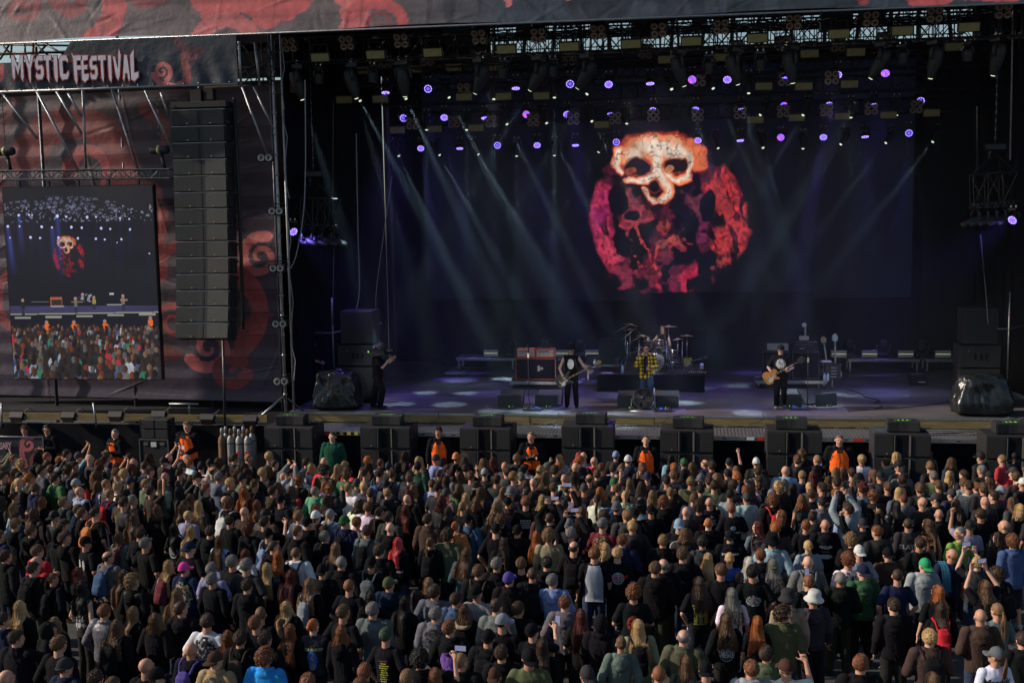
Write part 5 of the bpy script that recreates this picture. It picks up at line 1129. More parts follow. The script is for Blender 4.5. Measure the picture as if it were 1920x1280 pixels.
# ================================================================ people: shared bodies, clothes and hair
def remesh(mb, voxel, smooth=3, fold=0.0, name='mesh', seed=0, mats=None):
    me = mb.mesh('tmp'); o = bpy.data.objects.new('tmp', me); COL.objects.link(o)
    r = o.modifiers.new('r', 'REMESH'); r.mode = 'VOXEL'; r.voxel_size = voxel; r.use_smooth_shade = True
    if smooth: s = o.modifiers.new('s', 'SMOOTH'); s.factor = .5; s.iterations = smooth
    dg = bpy.context.evaluated_depsgraph_get(); out = bpy.data.meshes.new_from_object(o.evaluated_get(dg)); bpy.data.objects.remove(o); bpy.data.meshes.remove(me)
    out.name = name; out.materials.clear()
    for m in (mats or ['cloth']): out.materials.append(M(m))
    n = len(out.vertices); co = np.empty(n*3, np.float32); out.vertices.foreach_get('co', co); co = co.reshape(-1, 3)
    if fold:
        nr = np.empty(n*3, np.float32); out.vertices.foreach_get('normal', nr); nr = nr.reshape(-1, 3); x, y, z = co.T
        a = np.arctan2(y, x)
        f = np.abs(fbm(a*1.6+z*3+seed, z*5+a+seed*3)-.5)*2.2+.5*np.abs(fbm(x*14+z*9+seed, z*13-x*8+y*6)-.5)*2-.35
        co = co+nr*(f*fold)[:, None]; out.vertices.foreach_set('co', co.ravel().astype(np.float32))
    out.polygons.foreach_set('use_smooth', np.ones(len(out.polygons), bool)); out.polygons.foreach_set('material_index', np.zeros(len(out.polygons), np.int32)); out.update(); return out
def loft(m, rings, n=20):
    vs = []; fs = []
    for c, rx, ry in rings:
        for k in range(n):
            t = 2*math.pi*k/n; vs.append(Vector(c)+Vector((rx*math.copysign(abs(math.cos(t))**.85, math.cos(t)), ry*math.copysign(abs(math.sin(t))**.85, math.sin(t)), 0)))
    for i in range(len(rings)-1):
        for k in range(n): fs.append((i*n+k, i*n+(k+1) % n, (i+1)*n+(k+1) % n, (i+1)*n+k))
    fs += [tuple(range(n))[::-1], tuple(range((len(rings)-1)*n, len(rings)*n))]; return m.add(vs, fs)
def limb(m, a, b, ra, rb, n=12):
    """tapered tube with rounded ends"""
    a = Vector(a); b = Vector(b); m.tube([a, a.lerp(b, .33), a.lerp(b, .66), b], [ra, ra*.7+rb*.3, ra*.35+rb*.65, rb], n); m.ell(a, (ra,)*3, n=n, h=8); m.ell(b, (rb,)*3, n=n, h=8)
def hand(m, w_, d, th, curl=.35, k=1.0, point=False):
    """palm and five fingers; d along the forearm, th towards the thumb side; fingers curl about th"""
    d = Vector(d).normalized(); th = Vector(th); th = (th-d*th.dot(d)).normalized(); w_ = Vector(w_); nrm = d.cross(th)
    for s in (-.5, 0, .5): limb(m, w_+d*.012+th*s*.03, w_+d*.085*k+th*s*.052, .019, .0155, 8)
    for i, (off, L_) in enumerate(((.033, .074), (.011, .084), (-.011, .078), (-.032, .060))):
        p = w_+d*.09*k+th*off; dd = d.copy(); c = curl*(.85+.12*i) if not (point and i == 0) else .03
        for j, f in enumerate((.45, .32, .25)):
            dd = Matrix.Rotation(c*(1.0 if j else .8), 3, th) @ dd; q = p+dd*L_*f*k; limb(m, p, q, .0112-.0008*j, .0104-.0009*j, 7); p = q
    p = w_+d*.028+th*.026; dd = (d*.62+th*.75+nrm*.12).normalized()
    for f in (.05, .036): q = p+dd*f*k; limb(m, p, q, .0135, .0110, 7); p = q; dd = (dd+d*.35+Matrix.Rotation(1.2, 3, th) @ d*.25*(1 if curl > .5 else .3)).normalized()
PIV = Vector((0, -.012, 1.525))
def hrot(yaw, pitch, roll=0): return Matrix.Rotation(R(-yaw), 3, 'Z') @ Matrix.Rotation(R(pitch), 3, 'X') @ Matrix.Rotation(R(roll), 3, 'Y')
def head(m, yaw, pitch, roll=0, lean=Vector((0,0,0))):
    H = hrot(yaw, pitch, roll); o = PIV+lean; q = lambda x, y, z: o+H @ Vector((x, y, z))
    m.ell(q(0, -.008, .130), (.074, .094, .094), H, 20, 14); m.ell(q(0, .036, .082), (.058, .062, .084), H, 18, 12); m.ell(q(0, .052, .022), (.040, .038, .030), H, 12, 8)
    for s in (-1, 1): m.ell(q(s*.034, .030, .050), (.026, .05, .042), H, 12, 8); m.ell(q(s*.028, .088, .132), (.026, .014, .010), H, 10, 6); m.ell(q(s*.036, .076, .088), (.020, .018, .016), H, 10, 6)
    m.tube([q(0, .088, .118), q(0, .104, .088)], [.009, .0145], 8); m.ell(q(0, .100, .084), (.017, .014, .011), H, 10, 6)
    m.ell(q(0, .083, .050), (.024, .014, .011), H, 10, 6)
    for s in (-1, 1): m.ell(q(s*.079, -.008, .098), (.013, .024, .034), H @ Matrix.Rotation(s*.35, 3, 'Z'), 10, 8)
    limb(m, o+Vector((0, -.012, -.055)), q(0, -.012, .045), .062, .056, 14)
DOWN = dict(e=(.245,-.035,1.135), w=(.265,.055,.905), d=(.02,.25,-1), t=(-.15,1,.2), c=.35)
POSES = {
 'down': (DOWN, DOWN), 'fold': (dict(e=(.275,.00,1.13), w=(.02,.235,1.16), d=(-1,.1,.1), t=(0,.2,1), c=.5),)*2,
 'front': (dict(e=(.265,-.05,1.14), w=(.07,.20,1.02), d=(-.8,.6,0), t=(0,.3,1), c=.6),)*2,
 'pocket': (dict(e=(.30,-.07,1.14), w=(.21,.06,.93), d=(-.3,.4,-1), t=(0,1,.3), c=.3),)*2,
 'phone': (dict(e=(.26,.20,1.46), w=(.105,.36,1.70), d=(-.15,.15,1), t=(-1,.2,.2), c=.75),)*2,
 'high': (dict(e=(.27,.10,1.62), w=(.13,.22,1.86), d=(-.25,.15,1), t=(-1,.1,.1), c=.6),)*2,
 'horns': (dict(e=(.33,.05,1.53), w=(.37,.10,1.79), d=(.05,.05,1), t=(-1,.2,0), c=1.2, p=1),)*2,
 'rup': (DOWN, dict(e=(.29,.12,1.56), w=(.25,.17,1.83), d=(0,.15,1), t=(-1,.1,0), c=.9)),
 'lup': (dict(e=(.29,.12,1.56), w=(.25,.17,1.83), d=(0,.15,1), t=(-1,.1,0), c=.9), DOWN),
 'rphone': (DOWN, dict(e=(.27,.20,1.30), w=(.20,.36,1.52), d=(0,.25,1), t=(-1,.2,0), c=.7)),
 'rear': (DOWN, dict(e=(.33,.06,1.33), w=(.13,.12,1.56), d=(-.3,.1,1), t=(-1,-.2,0), c=.8)),
 'point': (DOWN, dict(e=(.31,.12,1.36), w=(.27,.20,1.62), d=(-.35,.25,1), t=(-1,.3,0), c=1.1, p=1)),
}
def arms(pose):
    L_, Rr = POSES[pose]
    for s, a in ((-1, L_), (1, Rr)):
        f = lambda v, s=s: Vector((v[0]*s, v[1], v[2])); yield s, Vector((s*.178, -.008, 1.415)), f(a['e']), f(a['w']), f(a['d']), f(a['t']), a['c'], a.get('p')
CACHE = {}
def body_mesh(pose, yaw=0, pitch=0, vox=.0105, legs=True, legpose=None, roll=0):
    k = ('body', pose, yaw, pitch, vox, legs, legpose, roll)
    if k in CACHE: return CACHE[k]
    m = B('skin'); loft(m, [((0,0,.88),.13,.095), ((0,0,.96),.145,.10), ((0,0,1.10),.125,.088), ((0,0,1.28),.15,.10), ((0,0,1.38),.155,.095), ((0,-.005,1.44),.11,.075), ((0,-.008,1.475),.065,.062)])
    for s, sh, e, w_, d, t, c, p in arms(pose):
        limb(m, sh, e, .045, .039); limb(m, e, w_, .041, .027); m.ell(sh-Vector((s*.02, 0, .015)), (.048, .048, .050)); hand(m, w_, d, t, -c if s > 0 else c, 1.0, p)
    if legs:
        for s in (-1, 1): a, b, c = legj(s, legpose); limb(m, a, b, .085, .056); limb(m, b, c, .056, .038)
    head(m, yaw, pitch, roll)
    me = remesh(m, vox, 2, 0, 'person', mats=['skin', 'eye', 'lip'])
    if vox < .0135:                                             # eyes and mouth in the same surface
        H = hrot(yaw, pitch, roll); x = MB(); x.mats = [M('skin'), M('eye'), M('lip')]
        x.mi = 1
        for s in (-1, 1): x.ell(PIV+H @ Vector((s*.030, .0865, .114)), (.012, .006, .006), H, 8, 6)
        x.mi = 2; x.ell(PIV+H @ Vector((0, .094, .050)), (.021, .005, .006), H, 8, 6)
        t2 = x.mesh('t'); bm = bmesh.new(); bm.from_mesh(me); bm.from_mesh(t2); bm.to_mesh(me); bm.free(); bpy.data.meshes.remove(t2)
    CACHE[k] = me; return me
LEGP = {None: lambda s: ((s*.085,0,.90),(s*.105,.015,.49),(s*.125,-.02,.085)),
 'wide': lambda s: ((s*.09,0,.90),(s*.20,.04,.48),(s*.27,-.01,.085)),
 'step': lambda s: ((s*.085,0,.90),(s*.13,.16,.66) if s < 0 else (.11,-.02,.48),(s*.13,.12,.32) if s < 0 else (.13,-.06,.085)),
 'sit': lambda s: ((s*.10,0,.90),(s*.22,-.0+.42,.88),(s*.24,.42,.46)),
 'walk': lambda s: ((s*.085,0,.90),(s*.09,.10*s+.02,.49),(s*.10,.10*s-.05,.085))}
def legj(s, lp): return [Vector(v) for v in LEGP[lp](s)]
def top_mesh(kind, pose, vox=.0135, smooth=3):
    """tee, sleeveless, hoodie, hoodup, jacket, vest, longsleeve, suit"""
    k = ('top', kind, pose, vox)
    if k in CACHE: return CACHE[k]
    m = B('cloth'); th = {'tee': .012, 'sleeveless': .010, 'longsleeve': .014, 'hoodie': .024, 'hoodup': .024, 'jacket': .027, 'leather': .028, 'vest': .022, 'suit': .024, 'blouse': .008, 'over': .046}[kind]
    hem = {'tee': .86, 'sleeveless': .88, 'longsleeve': .86, 'hoodie': .84, 'hoodup': .84, 'jacket': .80, 'leather': .86, 'vest': .90, 'suit': .76, 'blouse': .93, 'over': .84}[kind]; w_ = 1 if kind != 'blouse' else .9
    loft(m, [((0,0,hem),(.158+th)*w_,.118+th), ((0,0,hem+.08),(.162+th)*w_,.120+th), ((0,.0,1.08),(.150+th)*w_,.112+th), ((0,0,1.26),(.168+th)*w_,.118+th), ((0,-.004,1.37),.178+th*.8,.112+th*.8), ((0,-.008,1.43),.150+th*.5,.090+th*.5), ((0,-.010,1.468),.088+th*.4,.072+th*.3), ((0,-.012,1.485),.070+th*.3,.066+th*.2)])
    if kind == 'over': m = B('cloth'); loft(m, [((0,0,.86),.185,.155), ((0,0,.95),.190,.158), ((0,.0,1.08),.180,.150), ((0,0,1.24),.180,.156), ((0,.01,1.35),.155,.150), ((0,.02,1.41),.10,.128)])
    for s, sh, e, w2, d, t, c, p in arms(pose):
        if kind in ('sleeveless', 'vest', 'blouse'): m.ell(sh-Vector((s*.02,0,.0)), (.050+th, .056+th, .056+th)); continue
        if kind == 'over': continue
        m.ell(sh-Vector((s*.015,0,.012)), (.056+th*.9, .060+th*.9, .062+th*.8))
        if kind == 'tee': limb(m, sh-Vector((s*.01,0,.01)), sh.lerp(e, .74), .060+th*.8, .057+th)
        else: limb(m, sh, e, .060+th, .052+th*.9); limb(m, e, e.lerp(w2, .96), .050+th*.9, .036+th*.75)
    if kind in ('hoodie', 'hoodup'):
        m.tube([(-.075,.085,1.445), (-.105,.01,1.475), (-.085,-.075,1.485), (0,-.105,1.475), (.085,-.075,1.485), (.105,.01,1.475), (.075,.085,1.445)], [.022,.032,.040,.044,.040,.032,.022], 10)
        if kind == 'hoodie': m.ell((0,-.130,1.400), (.125,.062,.090)); m.ell((0,-.150,1.335), (.080,.042,.065))
        m.tube([(-.178,0,hem+.01),(0,-.14,hem+.01),(.178,0,hem+.01)], .02, 6)
    if kind in ('jacket', 'leather', 'suit', 'vest'):
        m.tube([(-.07,.07,1.46), (-.088,0,1.49), (-.07,-.065,1.50), (0,-.085,1.50), (.07,-.065,1.50), (.088,0,1.49), (.07,.07,1.46)], .022 if kind != 'jacket' else .030, 8)
        if kind == 'jacket' : m.ell((0,-.11,1.43), (.10,.03,.055))
    me = remesh(m, vox, smooth, .010 if kind in ('tee','sleeveless','blouse','longsleeve') else .015, kind, seed=len(CACHE))
    if kind == 'leather': me.materials[0] = M('leather')
    if kind == 'vest': me.materials[0] = M('denim')
    CACHE[k] = me; return me
def trouser_mesh(short=False, lp=None, vox=.016):
    k = ('leg', short, lp, vox)
    if k in CACHE: return CACHE[k]
    m = B('cloth'); loft(m, [((0,0,.82),.150,.115), ((0,0,.93),.155,.118), ((0,0,1.0),.148,.108)])
    for s in (-1, 1):
        a, b, c = legj(s, lp)
        if short: limb(m, a, b+Vector((0,0,-.02)), .105, .088)
        else: limb(m, a, b, .102, .078); limb(m, b, c+(b-c)*.03, .078, .066)
    me = remesh(m, vox, 2, .013, 'trousers', 5); CACHE[k] = me; return me
def shoe_mesh(lp=None, side=1):
    k = ('shoe', lp, side)
    if k in CACHE: return CACHE[k]
    m = B('cloth')
    for s in (side,):
        a, b, c = legj(s, lp); m.ell(c+Vector((s*.008, .055, -.035)), (.050, .135, .045), rotz(-s*.15), 12, 8); m.ell(c+Vector((0, -.01, -.01)), (.05, .06, .06), None, 12, 8)
    me = remesh(m, .016, 1, 0, 'shoe'); CACHE[k] = me; return me
HC = Vector((0, -.006, .128)); HR = Vector((.078, .098, .099))
def zline(y): return np.interp(y, (-1, -.3, .15, .55, .8, 1), (-.80, -.62, -.15, .30, .52, .60))
def hair_mesh(kind, var=0, lod=1.0):
    k = ('hair', kind, var, lod)
    if k in CACHE: return CACHE[k]
    rs = np.random.RandomState(hash((kind == 'L', kind == 'W', ord(kind[0]), var)) % 9999); m = B('hair')
    th = {'S': .15, 'Z': .045, 'F': .05, 'R': .04, 'M': .16, 'L': .12, 'W': .14, 'C': .26, 'P': .07, 'U': .07, 'D': .12, 'K': .20}[kind]
    n, h = (28, 18) if lod == 1 else (14, 10); vs = []; fs = []
    for i in range(h+1):
        ph = math.pi*i/h
        for q in range(n):
            t = 2*math.pi*q/n; d = Vector((math.sin(ph)*math.cos(t), math.sin(ph)*math.sin(t), math.cos(ph)))
            inside = d.z > zline(d.y)+.05*math.sin(q*3+var)
            if kind == 'R' and d.z > .55+.25*d.y: inside = False           # balding crown
            if kind == 'F': f = 1+(.14 if d.z > .45-.2*d.y else .03)      # fade: longer on top
            else: f = 1+th*(.75+.35*max(0, d.z))+(.10 if kind == 'C' else .045 if kind in 'SMK' else .0)*mnoise.noise(d*(4 if kind == 'C' else 6)+Vector((var*3, 0, 0)))*2
            if not inside: f = .80
            vs.append(HC+Vector((d.x*HR.x*f, d.y*HR.y*f, d.z*HR.z*f)))
    for i in range(h):
        for q in range(n): fs.append((i*n+q, (i+1)*n+q, (i+1)*n+(q+1) % n, i*n+(q+1) % n))
    m.add(vs, fs, True)
    def sc(az, el, f): return HC+Vector((math.cos(el)*math.sin(az)*HR.x*f, math.cos(el)*math.cos(az)*HR.y*f, math.sin(el)*HR.z*f))
    if kind in 'SFK':                                           # tufts
        for _ in range(int((420 if kind != 'F' else 220)*lod)):
            az = rs.uniform(-math.pi, math.pi); el = rs.uniform(.15 if kind == 'F' else -.3, 1.5)
            if math.sin(el) < zline(math.cos(el)*math.cos(az))+.08: continue
            p = sc(az, el, 1+th*.75); q = sc(az+rs.uniform(-.45, .45), el-rs.uniform(-.1, .45), 1+th*(1.0+rs.uniform(0, .45))); m.tube([p, p.lerp(q, .5)+Vector((0, 0, .003)), q], [.0075, .006, .0015], 3, False)
    if kind == 'C':
        for _ in range(int(300*lod)):
            az = rs.uniform(-math.pi, math.pi); el = rs.uniform(-.75, 1.5)
            if math.sin(el) < zline(math.cos(el)*math.cos(az))-.12: continue
            p = sc(az, el, 1+th*rs.uniform(.6, 1.15)); a = rs.uniform(0, 6.28); r_ = rs.uniform(.010, .017); ax = (p-HC).normalized(); u = ax.orthogonal().normalized(); v = ax.cross(u)
            m.tube([p+u*r_*math.cos(a+j*1.5)+v*r_*math.sin(a+j*1.5)+ax*.006*j for j in range(5)], [.006, .008, .008, .007, .003], 4, False)
    if kind in 'MLWD':
        L0 = {'M': (-.02, -.10), 'L': (-.26, -.42), 'W': (-.20, -.36), 'D': (-.30, -.48)}[kind]; N = int({'M': 340, 'L': 460, 'W': 440, 'D': 60}[kind]*lod); wv = {'M': .008, 'L': .004, 'W': .017, 'D': .006}[kind]
        for _ in range(N):
            az = rs.uniform(.85, 2*math.pi-.85) if rs.rand() < .92 else rs.uniform(.7, 5.58); f = 1+th*rs.uniform(.85, 1.35); pts = []; ph = rs.uniform(0, 6.28)
            for el in (1.25, .7, .2, -.25): pts.append(sc(az, el, f))
            e = rs.uniform(*L0); sx_ = rs.uniform(-.025, .025); z0 = pts[-1].z; x0, y0 = pts[-1].x, pts[-1].y; K = 5
            for j in range(1, K+1):
                z = z0+(e-z0)*j/K; t = j/K; x = x0*(1+(.75 if kind != 'D' else .4)*t)+sx_*t; y = y0
                if z < .0 and kind != 'M':
                    s_ = min(1, -z/.10); back = -.150-.02*rs.rand()
                    if y0 < .05 or rs.rand() < .5: y = y0*(1-s_)+min(y0, back)*s_
                    else: y = y0*(1-s_)+(.12+.02*rs.rand())*s_
                x += wv*math.sin(ph+j*1.9)*(.5+t); y += wv*.8*math.cos(ph+j*1.7); pts.append(Vector((x, y, z)))
            r_ = rs.uniform(.0045, .0085)*(1 if kind != 'D' else 2.0)*(1 if lod == 1 else 1.7); m.tube(pts, [r_]*(len(pts)-1)+[r_*.25], 3, False)
    if kind in 'PU':
        for _ in range(int(110*lod)):                            # combed back lines
            az = rs.uniform(-math.pi, math.pi); el = rs.uniform(-.1, 1.3)
            if math.sin(el) < zline(math.cos(el)*math.cos(az))+.05: continue
            a = sc(az, el, 1+th*1.02); b = Vector((rs.uniform(-.02, .02), -.112, .12+rs.uniform(-.02, .02))); c = (a+b)/2; dd = (c-HC); c = HC+Vector((dd.x/HR.x, dd.y/HR.y, dd.z/HR.z)).normalized()*1 if False else HC+dd*(1.0/max(.4, math.sqrt((dd.x/HR.x)**2+(dd.y/HR.y)**2+(dd.z/HR.z)**2)))*(1+th*1.1)
            m.tube([a, c, b], [.005, .006, .006], 3, False)
        if kind == 'P':
            for _ in range(int(70*lod)):
                ph = rs.uniform(0, 6.28); r0 = rs.uniform(.003, .018); e = rs.uniform(-.20, -.34); pts = [Vector((0, -.10, .125)), Vector((r0*math.cos(ph)*.5, -.135, .135))]
                for j in range(1, 6): t = j/5; z = .11+(e-.11)*t; w2 = (.012+.03*math.sin(min(1, t*1.2)*2.6)); pts.append(Vector((math.cos(ph+j*.5)*w2*r0/.018+.008*math.sin(j*2+var), -.150-.01*math.sin(t*3)+math.sin(ph)*.012, z)))
                m.tube(pts, [.008]*(len(pts)-1)+[.002], 4, False)
        else:
            for _ in range(int(60*lod)):
                a = rs.uniform(0, 6.28); b = rs.uniform(0, 3.1); pts = [Vector((0, -.128, .135))+Vector((math.cos(a+t)*.034, math.sin(b)*.026*math.cos(t), math.sin(a+t)*.034)) for t in (0, .6, 1.2, 1.8)]; m.tube(pts, .008, 4, False)
            m.ell((0, -.125, .135), (.032, .026, .032))
    me = m.mesh('hair'); CACHE[k] = me; return me
def hat_mesh(kind):
    k = ('hat', kind)
    if k in CACHE: return CACHE[k]
    m = B('cloth')
    def dome(f, zc, top=1.0, n=24, h=9, zmin=0.0):
        vs = []; fs = []
        for i in range(h+1):
            ph = (math.pi/2+zmin)*i/h
            for q in range(n): t = 2*math.pi*q/n; vs.append(HC+Vector((math.sin(ph)*math.cos(t)*HR.x*f, math.sin(ph)*math.sin(t)*HR.y*f, zc+math.cos(ph)*HR.z*f*top)))
        for i in range(h):
            for q in range(n): fs.append((i*n+q, (i+1)*n+q, (i+1)*n+(q+1) % n, i*n+(q+1) % n))
        fs.append(tuple(range(h*n, (h+1)*n))); m.add(vs, fs, True)
    if kind in ('cap', 'backcap'):
        dome(1.09, .006, 1.05, zmin=.12); s = 1 if kind == 'cap' else -1
        P_ = []
        for i in range(9):
            a = R(-62+124*i/8); r0 = Vector((math.sin(a)*HR.x*1.14, s*math.cos(a)*HR.y*1.14, -.006)); P_.append([HC+r0, HC+r0+Vector((math.sin(a)*.012, s*.045*math.cos(a)**.5, -.004+(-.010)*abs(math.sin(a)))), HC+r0+Vector((math.sin(a)*.004, s*.082*math.cos(a)**.6, -.012-.016*abs(math.sin(a))))])
        m.quadgrid(P_); m.quadgrid([[p-Vector((0,0,.006)) for p in r] for r in P_]); m.ell(HC+Vector((0, 0, .125)), (.009,.009,.006), n=8, h=4)
        m.tube([HC+Vector((math.sin(t)*HR.x*1.10, math.cos(t)*HR.y*1.10, -.006)) for t in np.linspace(0, 2*math.pi, 25)], .006, 5, False)
    elif kind == 'beanie':
        dome(1.11, .008, 1.12, zmin=.25); m.tube([HC+Vector((math.sin(t)*HR.x*1.12, math.cos(t)*HR.y*1.12, .002-.012*math.cos(t)*-1)) for t in np.linspace(0, 2*math.pi, 25)], .016, 8, False)
    elif kind == 'bucket':
        m.lathe([(.02, .135), (.078, .130), (.094, .10), (.102, .03), (.112, .018), (.150, -.022), (.149, -.030), (.10, .005)], HC+Vector((0, 0, .022)), None, 26)
    elif kind == 'hoodup':
        vs = []; fs = []; n, h = 24, 14
        for i in range(h+1):
            ph = math.pi*i/h
            for q in range(n):
                t = 2*math.pi*q/n; d = Vector((math.sin(ph)*math.cos(t), math.sin(ph)*math.sin(t), math.cos(ph))); f = 1.30 if not (d.y > .62) else .7
                vs.append(HC+Vector((d.x*HR.x*f, d.y*HR.y*f-.012, d.z*HR.z*f*(1.12 if d.z > 0 else 1.25)-.01)))
        for i in range(h):
            for q in range(n): fs.append((i*n+q, (i+1)*n+q, (i+1)*n+(q+1) % n, i*n+(q+1) % n))
        m.add(vs, fs, True)
    elif kind == 'headphones':
        m.mat('black_metal').tube([HC+Vector((math.sin(t)*HR.x*1.2, 0, math.cos(t)*HR.z*1.22)) for t in np.linspace(-1.7, 1.7, 13)], .009, 6)
        for s in (-1, 1): m.ell(HC+Vector((s*HR.x*1.12, -.005, -.02)), (.02, .035, .042))
    me = m.mesh('hat'); CACHE[k] = me; return me
def backpack_mesh(slim=False):
    k = ('bp', slim)
    if k in CACHE: return CACHE[k]
    m = B('cloth'); w_ = .125 if not slim else .105
    loft(m, [((0,-.235,.99),w_*.9,.055), ((0,-.245,1.03),w_*1.05,.085), ((0,-.245,1.20),w_*1.08,.085), ((0,-.235,1.34),w_*.95,.065), ((0,-.215,1.40),w_*.6,.03)]); loft(m, [((0,-.325,1.03),w_*.75,.03), ((0,-.335,1.10),w_*.8,.04), ((0,-.325,1.20),w_*.7,.02)])
    for s in (-1, 1): m.tube([(s*.085,-.19,1.37), (s*.11,-.13,1.475), (s*.125,-.03,1.508), (s*.125,.09,1.46), (s*.135,.155,1.34), (s*.17,.13,1.2)], .021, 8)
    m.tube([(-.03,-.2,1.40), (0,-.2,1.445), (.03,-.2,1.40)], .010, 6)
    me = remesh(m, .012, 2, .010, 'backpack', 9); CACHE[k] = me; return me
SKIN = [(.46,.235,.155), (.53,.29,.20), (.44,.215,.135), (.50,.265,.18)]
HAIRC = dict(k=(.014,.012,.012), d=(.045,.026,.017), b=(.105,.056,.030), l=(.20,.115,.058), y=(.42,.27,.125), w=(.50,.47,.42), g=(.155,.145,.135), r=(.10,.024,.018), o=(.32,.10,.030), p=(.55,.07,.07), n=(.05,.075,.045), a=(.17,.065,.03))
HAIRW = dict(k='black', d='dark brown', b='brown', l='light brown', y='blond', w='white', g='grey', r='dark red', o='ginger', p='pinkish red', n='greenish', a='auburn')
TOPC = dict(k=(.007,.007,.009), c=(.032,.032,.036), n=(.012,.018,.045), g=(.21,.23,.26), w=(.62,.62,.64), r=(.40,.02,.03), b=(.03,.09,.30), e=(.075,.085,.045), f=(.025,.085,.035), t=(.26,.20,.14), m=(.13,.03,.04), d=(.22,.30,.40), D=(.05,.09,.18), o=(.50,.17,.06), u=(.08,.06,.26), a=(.12,.24,.05), z=(.05,.034,.026), G=(.10,.11,.12), j=(.03,.30,.12), s=(.20,.26,.38), q=(.035,.07,.075), B=(.03,.25,.60), x=(.55,.55,.52))
TOPW = dict(k='black', c='charcoal', n='navy', g='light grey', w='white', r='red', b='royal blue', e='olive', f='forest green', t='beige', m='maroon', d='pale denim', D='blue denim', o='orange', u='purple', a='bright green camouflage', z='dark brown', G='dark grey', j='bright green', s='blue grey', q='dark teal', B='bright blue', x='off white')
TK = dict(T='tee', H='hoodie', J='jacket', V='vest', K='sleeveless', Q='leather', L='longsleeve', S='suit', B='blouse', U='hoodup')
TW = dict(tee='T-shirt', hoodie='hoodie', jacket='jacket', vest='vest', sleeveless='sleeveless top', leather='leather jacket', longsleeve='long sleeved top', suit='suit jacket', blouse='sleeveless blouse', hoodup='hoodie with hood up')
HW = dict(S='short {} hair', F='faded {} hair', Z='cropped {} hair', B='bald head', R='balding {} head', M='chin length {} hair', L='long {} hair', W='long wavy {} hair', C='curly {} hair', P='{} ponytail', U='{} hair in a bun', D='long {} braids', K='thick {} hair')
def head_at(o, me, name, yaw, pitch, color, roll=0):
    c = link(name, me, o, PIV, color); c.rotation_euler = hrot(yaw, pitch, roll).to_euler(); return c
def person(loc, face, hair='S', hc='d', hat=None, hatc=None, top='tee', tc='k', pose='down', yaw=0, pitch=0, s=1.0, wd=1.0, legs=(.015,.017,.025), skin=None, short=False, lp=None, roll=0, var=None, tpcol=None, vox=.0105):
    yaw = round(yaw/20)*20; pitch = round(pitch/10)*10; var = random.randrange(2) if var is None else var
    me = body_mesh(pose, yaw, pitch, vox, True, lp, roll); root = link('person', me, None, loc, skin or random.choice(SKIN)); root.rotation_euler = (0, 0, face) if vox < .012 else (random.uniform(-.035, .05), random.uniform(-.045, .045), face); root.scale = (s*wd, s*(.5+.5*wd)*1.0, s)
    t = link({'tee': 't_shirt', 'sleeveless': 'sleeveless_shirt', 'longsleeve': 'long_sleeved_shirt', 'leather': 'leather_jacket', 'vest': 'vest', 'suit': 'suit_jacket', 'hoodup': 'hoodie'}.get(top, top), top_mesh(top if top != 'vest' else 'vest', pose), root, None, tpcol or TOPC[tc])
    if top == 'vest': u = link('t_shirt', top_mesh('tee', pose), root, None, TOPC['k'])
    link('trousers' if not short else 'shorts', trouser_mesh(short, lp), root, None, legs); sc_ = random.choice([(.01,.01,.01), (.02,.02,.02), (.3,.3,.3)])
    for sd in (-1, 1): link('shoe', shoe_mesh(lp, sd), root, None, sc_)
    if hair not in 'B': head_at(root, hair_mesh(hair, var), 'hair', yaw, pitch, HAIRC[hc], roll)
    if top == 'hoodup': head_at(root, hat_mesh('hoodup'), 'hood', yaw, pitch, tpcol or TOPC[tc], roll)
    if hat: head_at(root, hat_mesh(hat), {'cap': 'cap', 'backcap': 'cap', 'beanie': 'beanie', 'bucket': 'bucket_hat', 'headphones': 'headphones'}[hat], yaw, pitch, TOPC[hatc], roll)
    root['_top'] = 0; del root['_top']; return root, t
def text_pts(s, size, bold=0.0): return text_mesh(s, size, 0, 1.0, bold)
def back_print(t, parts, zc=1.22, name='print'):
    """parts: (mesh in x right / y up, colour, dx, dz); each is laid on the back of the garment"""
    me0 = t.data; bvh = CACHE.get(('bvh', me0.name))
    if bvh is None:
        bvh = BVHTree.FromPolygons([v.co.copy() for v in me0.vertices], [tuple(p.vertices) for p in me0.polygons]); CACHE[('bvh', me0.name)] = bvh
    for me, col, dx, dz in parts:
        me = me.copy() if me.users else me; me.materials.clear(); me.materials.append(M('print'))
        for v in me.vertices:
            x, z = dx+v.co.x, zc+dz+v.co.y; h = bvh.ray_cast(Vector((x, -1, z)), Vector((0, 1, 0))); y = h[0].y-.007-v.co.z if h[0] else -.15; v.co = Vector((x, y, z))
        me.update(); link(name, me, t, None, col)
def ring_mesh(r0, r1, n=36, a0=0, a1=360):
    m = B('print'); vs = []; fs = []
    for i in range(n+1): a = R(a0+(a1-a0)*i/n); vs += [(r0*math.cos(a), r0*math.sin(a), 0), (r1*math.cos(a), r1*math.sin(a), 0)]
    for i in range(n): fs.append((2*i, 2*i+1, 2*i+3, 2*i+2))
    me = bpy.data.meshes.new('ring'); me.from_pydata(vs, [], fs); return me
